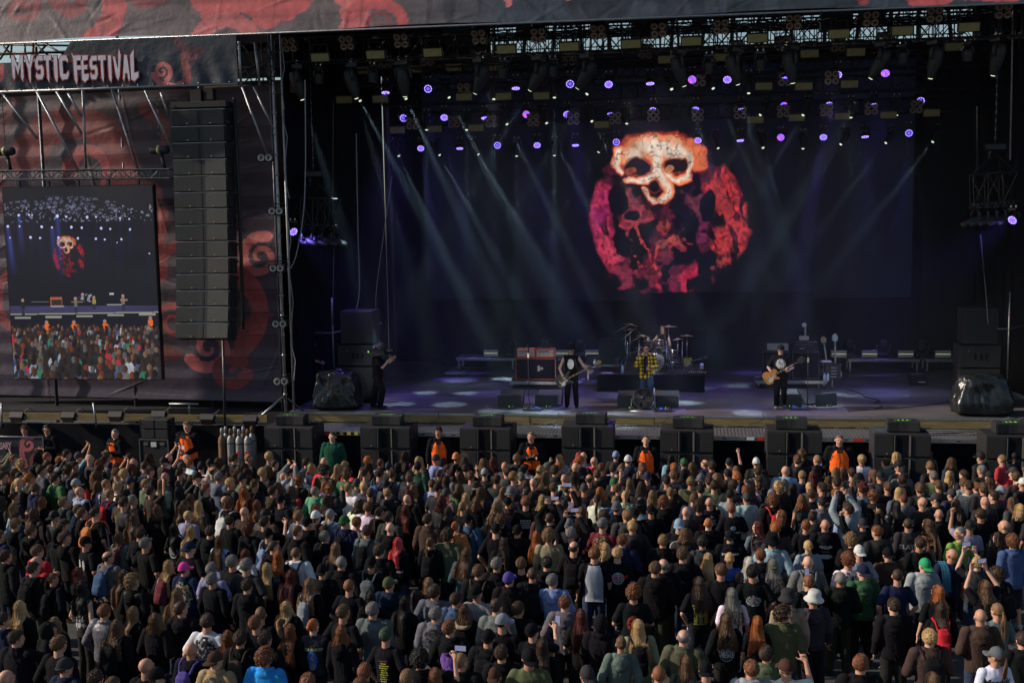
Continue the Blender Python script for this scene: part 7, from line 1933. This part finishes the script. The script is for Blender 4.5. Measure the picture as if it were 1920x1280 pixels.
def solve(people):
    """stature from the head's place; keep everybody at least a body's width apart"""
    rs = random.Random(4)
    for p in people:
        fem = p['hair'] in 'LWMPUD'; p['s'] = rs.gauss(.955 if fem else 1.0, .02); p['wd'] = (.90 if fem else 1.0)*rs.uniform(.97, 1.05)*(1.06 if 'w' in p['fl'] else 1)*(.9 if 'n' in p['fl'] else 1)
        h = head_pos(p['px'], p['py'], p['s']); p['P'] = Vector((h.x, h.y, 0))
    for it in range(12):
        for i, a in enumerate(people):
            for b in people[i+1:]:
                d = a['P']-b['P']
                if abs(d.x) < .42 and abs(d.y) < .42 and d.length < .42:
                    u = d.normalized() if d.length > .01 else Vector((1, 0, 0)); k = (.42-d.length)*.5; u = Vector((u.x*.6, u.y, 0)).normalized(); a['P'] = a['P']+u*k; b['P'] = b['P']-u*k
    return people
people = solve(parse())
people.sort(key=lambda p: p['P'].y)
N_IND = 286
near, far = people[:N_IND], people[N_IND:]
HAT = dict(c='cap', x='backcap', e='beanie', h='bucket')
HATC = dict(TOPC); HATC.update(p=(.62,.06,.30), z=(.06,.03,.022))
def build(p):
    P = p['P']; d = SC_T-P; a = math.atan2(d.y, d.x)-math.pi/2; face = a*.72+random.uniform(-.16, .16)
    hk = p['hair']; hat = HAT[p['hat'][0]] if p['hat'] else None; top = 'hoodup' if 'U' in p['fl'] else p['top']
    wdb = p['wd']; pitch = random.choice((0, 0, 0, 10)); hair = hk
    if hat and hk in 'SKCFR': hair = 'Z'
    if hat and hk in 'PU': hair = 'P'
    ps = p['pose']
    if ps == 'down' and random.random() < .5: ps = random.choice(('front', 'fold', 'pocket'))
    legs = random.choice(((.010,.010,.012), (.012,.014,.022), (.015,.017,.03), (.03,.045,.08), (.02,.02,.02), (.03,.032,.02)))
    tc = p['tc']; col = TOPC[tc]
    if 'G' in p['fl']: col = (.10,.34,.16)
    col = tuple(c*random.uniform(.85, 1.2) for c in col); sk = random.choice(SKIN)
    if p['hc'] in 'yow': sk = (.58, .33, .24)
    yw = p['yaw'] or random.choice((0, 0, 0, 20, -20))
    r, t = person(P, face, hair, p['hc'], hat, None if not hat else 'k', top, tc, ps, yw, pitch, p['s'], wdb, legs, sk, short=random.random() < .12, lp=None, roll=0, tpcol=col, vox=.0125)
    if hat:
        for c in r.children:
            if c.name.startswith(('cap', 'beanie', 'bucket')): c.color = (*HATC[p['hat'][1]], 1)
    p['obj'] = r; p['face'] = face; fl = p['fl']; ex = None
    for f in fl:
        if f[0] == 'b' and len(f) == 2:
            b = link('backpack', backpack_mesh(random.random() < .3), None, None, TOPC[f[1]]); b.location = r.location; b.rotation_euler = r.rotation_euler; b.scale = r.scale; b['category'] = 'backpack'; p['bp'] = (b, f[1])
        elif f == 'towel': tag(link('towel', towel_mesh(), r, None, (.04,.15,.24)), None)
        elif f == 'phone': p['ph'] = True
        elif f.startswith('g') and len(f) == 2: link('scarf', scarf_mesh(), r, None, TOPC[f[1]])
        elif f.startswith('p') and len(f) > 1: do_print(f[1:], r, t)
    if p.get('ph') or (p['pose'] in ('phone', 'high') and 'H' not in fl):
        w_ = POSES[p['pose']][1]; q = Vector(w_['w'])+Vector(w_['d']).normalized()*.12*1; q.x = 0 if p['pose'] in ('phone', 'high') else q.x-.02
        m = phone_mesh(); o = link('phone', m, None); Mx = Matrix.Translation(P) @ Matrix.Rotation(face, 4, 'Z') @ Matrix.Diagonal((p['s']*wdb, p['s'], p['s'], 1)); o.location = Mx @ (q+Vector((0, .02, .03))); o.rotation_euler = (R(-8), R(0 if p['pose'] == 'rphone' else 90), face); o['category'] = 'phone'; p['pho'] = o
    return r
def phone_mesh():
    if 'phone' in CACHE: return CACHE['phone']
    m = B('black_metal').box((0, 0, 0), (.078, .010, .158), bev=.003); mat('phone_screen', (.10,.11,.16), .2, 0, .4, 60, emit=(.16,.17,.28), estr=.8); m.mat('phone_screen').box((0, -.0058, 0), (.070, .001, .146)); CACHE['phone'] = m.mesh('phone'); return CACHE['phone']
def towel_mesh():
    if 'towel' in CACHE: return CACHE['towel']
    m = B('cloth'); P_ = []
    for i in range(10):
        x = -.20+.13*i/9; P_.append([Vector((x-.03*t_, y, z+.008*math.sin(i*2))) for y, z, t_ in ((.16,1.18,0),(.165,1.34,0),(.12,1.45,0),(0,1.50,0),(-.10,1.455,-.4),(-.15,1.36,-1),(-.165,1.2,-1.7),(-.165,1.0,-2.4))])
    m.quadgrid(P_); me = m.mesh('towel'); CACHE['towel'] = me; return me
def scarf_mesh():
    if 'scarf' in CACHE: return CACHE['scarf']
    m = B('cloth'); m.tube([(.0,.10,1.42), (-.10,.04,1.46), (-.15,-.05,1.44), (-.06,-.135,1.40), (.06,-.135,1.40), (.15,-.05,1.44), (.10,.04,1.46), (0,.10,1.42)], .045, 8); me = remesh(m, .02, 2, .01, 'scarf'); CACHE['scarf'] = me; return me
W_ = (.52,.52,.52)
def do_print(k, r, t):
    T = text_pts
    if k == 'mup': back_print(t, [(ring_mesh(.130,.138, 40), W_, 0, 0), (T('MUSIC', .075, .003), W_, 0, .055), (T('UNITES', .068, .003), W_, 0, 0), (T('PEOPLE', .072, .003), W_, 0, -.055), (T('*  *  *', .05), W_, 0, .10), (T('* * *', .05), W_, 0, -.105)], 1.14)
    elif k == 'marduk': back_print(t, [(T('Marduk', .125, .004), (.02,.02,.02), 0, 0), (rows_mesh(.10, 4, .022, 2), (.03,.03,.03), 0, -.10)], 1.30)
    elif k == 'textE': back_print(t, [(T('SLAYER', .115, .006), (.30,.30,.30), 0, 0)], 1.22)
    elif k == 'textD': back_print(t, [(T('behemoth', .085, .003), (.45,.44,.42), 0, 0)], 1.24)
    elif k == 'textC': back_print(t, [(blob_mesh(.12, .05, 3), (.4,.4,.45), 0, .09), (rows_mesh(.22, 5, .024, 5), W_, 0, .03), (rows_mesh(.12, 3, .02, 6), W_, 0, -.10)], 1.26)
    elif k == 'textS': back_print(t, [(T('STAFF CREW', .05, .002), W_, 0, 0)], 1.34)
    elif k == 'textB': back_print(t, [(T('NARROWIST', .075, .002), (.5,.52,.52), 0, 0)], 1.30)
    elif k == 'textA': back_print(t, [(rows_mesh(.26, 4, .045, 9), W_, 0, .05)], 1.24)
    elif k == 'logo': back_print(t, [(ring_mesh(.085,.105), (.30,.36,.40), 0, -.02), (blob_mesh(.16, .16, 5, 12), (.22,.26,.30), 0, -.02), (T('Slipknot', .10, .006), (.55,.02,.03), 0, .0)], 1.25)
    elif k == 'seal': back_print(t, [(ring_mesh(.135,.152), (.34,.37,.39), 0, 0), (ring_mesh(.085,.095), (.34,.37,.39), 0, 0), (T('* UNITED * TOUR *', .035), (.35,.38,.4), 0, .113), (blob_mesh(.14, .12, 2, 12, .3), (.30,.32,.34), 0, -.01)], 1.22)
    elif k == 'tour': back_print(t, [(T('WORLD TOUR', .04, .001), (.34,.34,.06), 0, .13)]+[(rows_mesh(.075, 13, .024, 20+i), (.32,.33,.05), -.085+.085*i, .09) for i in range(3)], 1.16)
    elif k == 'dates': back_print(t, [(rows_mesh(.26, 1, .02, 1), (.40,.03,.03), 0, .10), (rows_mesh(.15, 9, .032, 4), (.42,.42,.04), 0, .06)], 1.20)
    elif k == 'star':
        ps = [(ring_mesh(.03,.045), (.45,.47,.52), 0, 0), (blob_mesh(.40, .48, 7, 22, .55), (.10,.12,.17), 0, -.05)]
        for a in range(2):
            m = B('print'); v = [Vector((math.cos(R(90*i+45*a+22))*.095, math.sin(R(90*i+45*a+22))*.095, .002)) for i in range(4)]
            m.tube(v+[v[0]], .006, 4); ps.append((m.mesh('star'), (.03,.012,.015), 0, 0))
        back_print(t, ps, 1.27)
    elif k == 'maiden': back_print(t, [(T('IRON MAIDEN', .058, .003), (.38,.36,.20), 0, .155), (blob_mesh(.18, .28, 3, 18, .25), (.05,.16,.55), 0, -.01), (blob_mesh(.10, .12, 8, 10, .2), (.42,.34,.14), 0, -.10), (blob_mesh(.06, .10, 6, 10, .1), (.50,.34,.18), 0, .02)], 1.16)
    elif k == 'bear': back_print(t, [(blob_mesh(.26, .30, 12, 20, .2), (.20,.08,.42), 0, 0)], 1.18)
    elif k == 'swirl': back_print(t, [(blob_mesh(.20, .26, 5, 16, .45), (.42,.06,.03), 0, 0)], 1.18)
    elif k == 'idol': back_print(t, [(blob_mesh(.22, .18, 15, 16, .5), (.30,.33,.36), 0, 0), (blob_mesh(.07, .09, 5, 9, .1), (.22,.03,.06), 0, 0)], 1.20)
    elif k == 'moon': back_print(t, [(ring_mesh(.07,.10, 30), (.04,.04,.04), .0, 0)], 1.14)
    elif k == 'patch': back_print(t, [(blob_mesh(.26, .26, 30, 18, -1), (.48,.46,.42), .02, 0), (blob_mesh(.18, .18, 4, 14, .35), (.05,.05,.05), .02, 0)], 1.22)
    elif k == 'wings': back_print(t, [(blob_mesh(.06, .20, 5, 12, .2), (.42,.42,.44), -.05, 0), (blob_mesh(.06, .20, 8, 12, .2), (.42,.42,.44), .06, 0)], 1.24)
    elif k == 'skullring': back_print(t, [(ring_mesh(.10,.13, 30), (.30,.31,.33), 0, 0), (blob_mesh(.16, .14, 9, 14, .5), (.24,.25,.27), 0, 0)], 1.18)
    elif k == 'skulls': back_print(t, [(blob_mesh(.22, .08, 6, 14, .4), W_, 0, .10), (blob_mesh(.26, .08, 3, 14, .3), (.42,.42,.42), 0, -.08), (T('* * * *', .05), W_, 0, 0)], 1.16)
    elif k == 'band': back_print(t, [(blob_mesh(.10, .09, 3, 10, .1), (.30,.36,.42), 0, .05), (T('BLOOD FIRE', .05, .002), (.40,.42,.44), 0, -.04)], 1.22)
    elif k == 'drip': back_print(t, [(blob_mesh(.10, .16, 9, 12, .2), W_, 0, .04), (T('Stoned', .07, .002), W_, .05, -.12)], 1.20)
    elif k == 'rings': back_print(t, [(ring_mesh(.040,.045, 24), (.28,.33,.28), -.05, .05), (ring_mesh(.035,.040, 24), (.28,.33,.28), .05, .03), (ring_mesh(.035,.040, 24), (.28,.33,.28), .02, -.05)], 1.24)
    elif k == 'raglan':
        t.color = (*TOPC['k'], 1); m = B('cloth')
        P_ = [[Vector((x, y, 0)) for y in np.linspace(-.36, .26, 16)] for x in np.linspace(-.145, .145, 16)]
        for row in P_:
            for v in row: v.x *= 1-.35*max(0, (v.y-.02)/.24)
        m.quadgrid(P_); back_print(t, [(m.mesh('raglan_panel'), (.34,.37,.42), 0, 0)], 1.20, 'back_panel')
    elif k in ('check', 'checkM', 'camo', 'camoK', 'spots', 'patches'):
        cols = {'check': [(.02,.02,.02)]*2+[(.3,.3,.3)], 'checkM': [(.03,.02,.03), (.20,.16,.06)], 'camo': [(.05,.05,.03), (.16,.12,.07), (.30,.26,.18)], 'camoK': [(.05,.055,.07), (.02,.02,.025)], 'spots': [(.35,.35,.36)] if t.color[0] < .2 else [(.02,.02,.02)], 'patches': [(.42,.05,.06), (.05,.30,.10), (.40,.40,.40), (.35,.30,.05)]}[k]
        for i, c in enumerate(cols): back_print(t, [(blob_mesh(.34, .50, 3+i*5, 20, .62 if k != 'patches' else .82), c, 0, 0)], 1.20)
    elif k.startswith('rows'): back_print(t, [(rows_mesh(.22, 5, .035, 3), {'Y': (.25,.18,.04), 'R': (.45,.03,.03), 'W': W_}[k[4]], 0, .05)], 1.24)
for p in near: build(p)
def clear_of(P, others, r_=.40):
    for q in others:
        dx = P.x-q.x
        if -r_ < dx < r_:
            dy = P.y-q.y
            if dx*dx+dy*dy < r_*r_: return False
    return True
# ---- labels: look, then the most telling neighbour
PRW = dict(mup='with a white round motto', marduk='with black gothic lettering', textE='with big grey lettering', textD='with small white lettering', textC='with white back print', textS='with white neck lettering', textB='with white lettering', textA='with white text rows', logo='with a red and grey logo', seal='with a big round grey emblem', tour='with yellow tour dates in columns', dates='with yellow tour dates', star='with a dark star emblem', maiden='with a blue back patch', bear='with a large purple print', swirl='with a red swirl print', idol='with a small pale print', moon='with a dark ring print', patch='with a white square patch', wings='with two white wing shapes', skullring='with a grey round print', skulls='with white skull rows', band='with a pale blue print', drip='with a white dripping print', rings='with pale rings', raglan='with dark sleeves', check='in checks', checkM='in checks', camo='in camouflage', camoK='in dark camouflage', spots='with spots', patches='with coloured patches', rowsY='with yellow text', rowsR='with red text', rowsW='with white text')
def look(p):
    h = {'cap': 'cap', 'backcap': 'backward cap', 'beanie': 'beanie', 'bucket': 'bucket hat'}.get(HAT.get(p['hat'][0]) if p['hat'] else None)
    HWC = dict(TOPW); HWC.update(p='pink', z='brown', o='mustard')
    hw = (HWC[p['hat'][1]]+' '+h) if h else HW[p['hair']].format(HAIRW.get(p['hc'], 'brown')).replace('bald head', 'a bald head')
    if p['hair'] in 'PR' and not h: hw = 'a '+hw
    tw = TOPW[p['tc']]+' '+('hoodie, hood up' if 'U' in p['fl'] else TW[p['top']]); pr = [PRW[f[1:]] for f in p['fl'] if f[0] == 'p' and f[1:] in PRW]
    act = {'phone': 'filming', 'high': 'arms raised', 'horns': 'both arms raised', 'rup': 'one arm raised', 'rphone': 'holding a phone', 'point': 'pointing'}.get(p['pose'], '')
    return hw, tw, pr[0] if pr else '', act
KEY = [('pink cap', lambda p: p['hat'] == 'cp'), ('green backward cap', lambda p: p['hat'] == 'xj'), ('long pinkish red hair', lambda p: p['hc'] == 'p' and p['hair'] == 'W'), ('dark star emblem', lambda p: 'pstar' in p['fl']), ('round white motto', lambda p: 'pmup' in p['fl']), ('dark raglan sleeves', lambda p: 'praglan' in p['fl']), ('big round grey emblem', lambda p: 'pseal' in p['fl']), ('gothic lettering', lambda p: 'pmarduk' in p['fl']), ('blue back patch', lambda p: 'pmaiden' in p['fl']), ('purple print', lambda p: 'pbear' in p['fl']), ('yellow tour columns', lambda p: 'ptour' in p['fl']), ('blue towel', lambda p: 'towel' in p['fl']), ('bright blue jacket', lambda p: p['tc'] == 'B'), ('green camouflage', lambda p: p['tc'] == 'a'), ('checked shirt', lambda p: 'pcheck' in p['fl']), ('blue T-shirt', lambda p: p['tc'] == 'b' and p['top'] == 'tee'), ('white T-shirt', lambda p: p['tc'] == 'w' and p['top'] == 'tee' and p['px'] < 700), ('ginger curls', lambda p: p['hair'] == 'M' and p['hc'] == 'o'), ('wing shapes', lambda p: 'pwings' in p['fl']), ('olive T-shirt', lambda p: p['tc'] == 'e' and p['top'] == 'tee'), ('red jumper', lambda p: p['tc'] == 'r' and p['top'] == 'longsleeve' and p['hair'] == 'S'), ('grey bucket hat', lambda p: p['hat'] == 'hx')]
marks = []
for nm, fn in KEY:
    c = [p for p in near if fn(p)]
    if c: marks.append((nm, c[0])); c[0]['key'] = True
seen = {}
def lab_words(s): return len(s.split())
for p in near:
    hw, tw, pr, act = look(p); base = f'person with {hw} in {tw}'
    opts = []
    ms = sorted(((m[1]['P']-p['P']).length, m) for m in [(n, q) for n, q in marks] if m[1] is not p) if False else sorted([((q['px']-p['px'])**2+(q['py']-p['py'])**2, i) for i, (n, q) in enumerate(marks) if q is not p])
    for d2, i in ms[:9]:
        n, q = marks[i]; dx = p['px']-q['px']; dy = p['py']-q['py']
        rel = ('right of' if dx > 0 else 'left of') if abs(dx) > 1.3*abs(dy) else ('behind' if dy > 0 else 'in front of')
        if abs(dx) > .45*abs(dy) and abs(dx) <= 1.3*abs(dy): rel += ' and '+('right of' if dx > 0 else 'left of')
        rel = ('just ' if d2 < 55**2 else '')+rel; opts.append(f'{rel} the {n}')
    b2 = base+(' '+pr if pr else '')
    cands = ([b2] if pr or p.get('key') else [])+[f'{b2}, {o_}' for o_ in opts]+[f'{b2} {act}, {o_}' for o_ in opts if act]+[f'{base}, {a}, {c_}' for k_, a in enumerate(opts) for c_ in opts[k_+1:]]
    cands = [c_ for c_ in cands if lab_words(c_) <= 16 and len(c_) < 118 and c_ not in seen] or [c_ for c_ in [f'{hw} and {tw}, {a}, {c2}'[:200] for a in opts for c2 in opts if a != c2] if lab_words(c_) <= 16 and len(c_) < 118 and c_ not in seen]
    L_ = cands[0] if cands else b2; seen[L_] = p; tag(p['obj'], L_, 'person', 'audience seen from behind')
    p['short'] = f'{hw} and {tw}'
su = {}
for p in near:
    if 'bp' in p:
        b, c = p['bp']; w_ = {'m': 'multicoloured', 'k': 'black'}.get(c, TOPW[c]); l = f'{w_} backpack of the person with {p["short"]}'
        if l in su or lab_words(l) > 16:
            for i in sorted(range(len(marks)), key=lambda i: (marks[i][1]['px']-p['px'])**2+(marks[i][1]['py']-p['py'])**2):
                n, q = marks[i]; l2 = f'{w_} backpack near the {n}, on a {TOPW[p["tc"]]} {TW[p["top"]]}'
                if l2 not in su: l = l2; break
        su[l] = 1; b['label'] = l; b['group'] = 'backpacks in the crowd'
    if 'pho' in p:
        l = f'phone held up by the person with {p["short"]}'
        k = 0
        while l in su: n, q = marks[k]; l = f'phone held up in the crowd near the {n}'; k += 1
        su[l] = 1; p['pho']['label'] = l; p['pho']['group'] = 'phones held up in the crowd'
# ---- the far part of the crowd, several hundred more people, one mass
def mass():
    rs = random.Random(FILL_SEED); pts = [p['P'] for p in people]; items = list(far)
    hairs = 'SSSSSFZKKLLLWWMMCBP'; hcs = 'dddddbbbblakkkgyor'; tops = ['tee']*4+['hoodie']*4+['jacket']*4+['leather', 'vest', 'longsleeve']; tcs = 'kkkkkkkkkkkkkcccnnGgzerdsfx'
    y0 = max(p['P'].y for p in near)
    for _ in range(26000):
        px = rs.uniform(-40, 1960); y = rs.uniform(y0-2.6, -3.95); x = at(px, 900, 1, y).x; P = Vector((x, y, 0))
        if y < y0-.2:
            if not clear_of(P, pts, .60): continue
            # only where it would not stand in front of the people drawn one by one
            if rs.random() < .5: continue
        elif not clear_of(P, pts, .435): continue
        if y > -4.1 and rs.random() < .5: continue
        if x < at(80, 850, 1, -3.9).x and y > -4.6: continue
        h = rs.choice(hairs); fem = h in 'LWMP'; hat = rs.choice(('ck', 'xk', 'cc', 'xG', 'eG', 'cn', 'xg', 'cx')) if (rs.random() < .17) else None
        items.append(dict(hair=h, hc=rs.choice(hcs), hat=hat, top=rs.choice(tops), tc=rs.choice(tcs), pose=rs.choice(['down']*14+['front']*5+['fold']*5+['pocket']*4+['fold', 'front', 'fold', 'front', 'pocket', 'phone', 'rear', 'rphone', 'rup', 'high', 'lup']), yaw=rs.choice((0, 0, 20, -20, 40, -40)), fl=([rs.choice(('bk', 'bk', 'bG', 'bn', 'bz'))] if rs.random() < .10 else []), s=rs.gauss(.955 if fem else 1.0, .03), wd=rs.uniform(.9, 1.12), P=P)); pts.append(P)
    print('CROWD', len(near), len(items))
    VS = []; FL = []; CL = []; LT = []; off = 0
    arrs = {}
    def arr(me):
        if me.name not in arrs:
            co = np.empty(len(me.vertices)*3, np.float32); me.vertices.foreach_get('co', co); li = np.empty(len(me.loops), np.int32); me.loops.foreach_get('vertex_index', li); lt = np.empty(len(me.polygons), np.int32); me.polygons.foreach_get('loop_total', lt); arrs[me.name] = (co.reshape(-1, 3), li, lt)
        return arrs[me.name]
    def put(me, Mx, col):
        nonlocal off
        co, li, lt = arr(me); A = np.array(Mx); v = co @ A[:3, :3].T+A[:3, 3]; VS.append(v); FL.append(li+off); LT.append(lt); CL.append(np.tile(np.array((*col, 1), np.float32), (len(v), 1))); off += len(v)
    for p in items:
        P = p['P']; d = SC_T-P; face = (math.atan2(d.y, d.x)-math.pi/2)*.72+rs.uniform(-.25, .25); Mx = Matrix.Translation(P) @ Matrix.Rotation(rs.uniform(-.05, .05), 4, 'X') @ Matrix.Rotation(rs.uniform(-.05, .05), 4, 'Y') @ Matrix.Rotation(face, 4, 'Z') @ Matrix.Diagonal((p['s']*p['wd'], p['s'], p['s'], 1))
        pose = p['pose'] if p['pose'] != 'horns' else 'high'; yaw = round(p['yaw']/20)*20
        sk = rs.choice(SKIN); put(body_mesh(pose, yaw, 0, .019, False), Mx, sk)
        col = tuple(c*rs.uniform(.8, 1.35) for c in ((.10,.34,.16) if 'G' in p['fl'] else TOPC[p['tc']]))
        put(top_mesh(p['top'], pose, .030, 2), Mx, col); put(trouser_mesh(False, None, .045), Mx, (.012,.013,.02))
        Hm = Mx @ Matrix.Translation(PIV) @ hrot(yaw, 0).to_4x4(); hk = p['hair']; hat = p['hat']
        if hat and hk in 'SKCFR': hk = 'Z'
        if hk != 'B': put(hair_mesh(hk, rs.randrange(2), .38), Hm, HAIRC[p['hc']])
        if hat: put(hat_mesh(HAT[hat[0]]), Hm, HATC[hat[1]])
        for f in p['fl']:
            if f[0] == 'b' and len(f) == 2: put(backpack_mesh(), Mx, TOPC[f[1]])
    V = np.concatenate(VS); LI = np.concatenate(FL); LTt = np.concatenate(LT); C = np.concatenate(CL)
    me = bpy.data.meshes.new('crowd'); me.vertices.add(len(V)); me.vertices.foreach_set('co', V.astype(np.float32).ravel()); me.loops.add(len(LI)); me.loops.foreach_set('vertex_index', LI.astype(np.int32)); me.polygons.add(len(LTt))
    me.polygons.foreach_set('loop_start', np.r_[0, np.cumsum(LTt)[:-1]].astype(np.int32)); me.polygons.foreach_set('use_smooth', np.ones(len(LTt), bool)); me.update()
    ca = me.attributes.new('Col', 'FLOAT_COLOR', 'POINT'); ca.data.foreach_set('color', C.astype(np.float32).ravel()); me.materials.append(M('crowd_mix'))
    o = link('crowd', me); tag(o, 'dense far part of the audience packed against the stage', 'crowd', kind='stuff'); print('FACES', len(LTt))
mass()
# ---------------------------------------------------------------- haze: smoke hanging inside the stage
def haze_box():
    m = bpy.data.materials.new('stage_haze'); m.use_nodes = True; nt = m.node_tree; nt.nodes.clear()
    o = nt.nodes.new('ShaderNodeOutputMaterial'); v = nt.nodes.new('ShaderNodeVolumePrincipled'); v.inputs['Density'].default_value = .0085; v.inputs['Anisotropy'].default_value = .15
    v.inputs['Color'].default_value = (.9, .95, 1, 1); nt.links.new(v.outputs[0], o.inputs['Volume'])
    b = MB(); b.mats.append(m); b.box((-.8, 5.35, 7.35), (20.3, 9.4, 10.45)); o = b.build('haze'); tag(o, kind='stuff'); return o
haze_box()
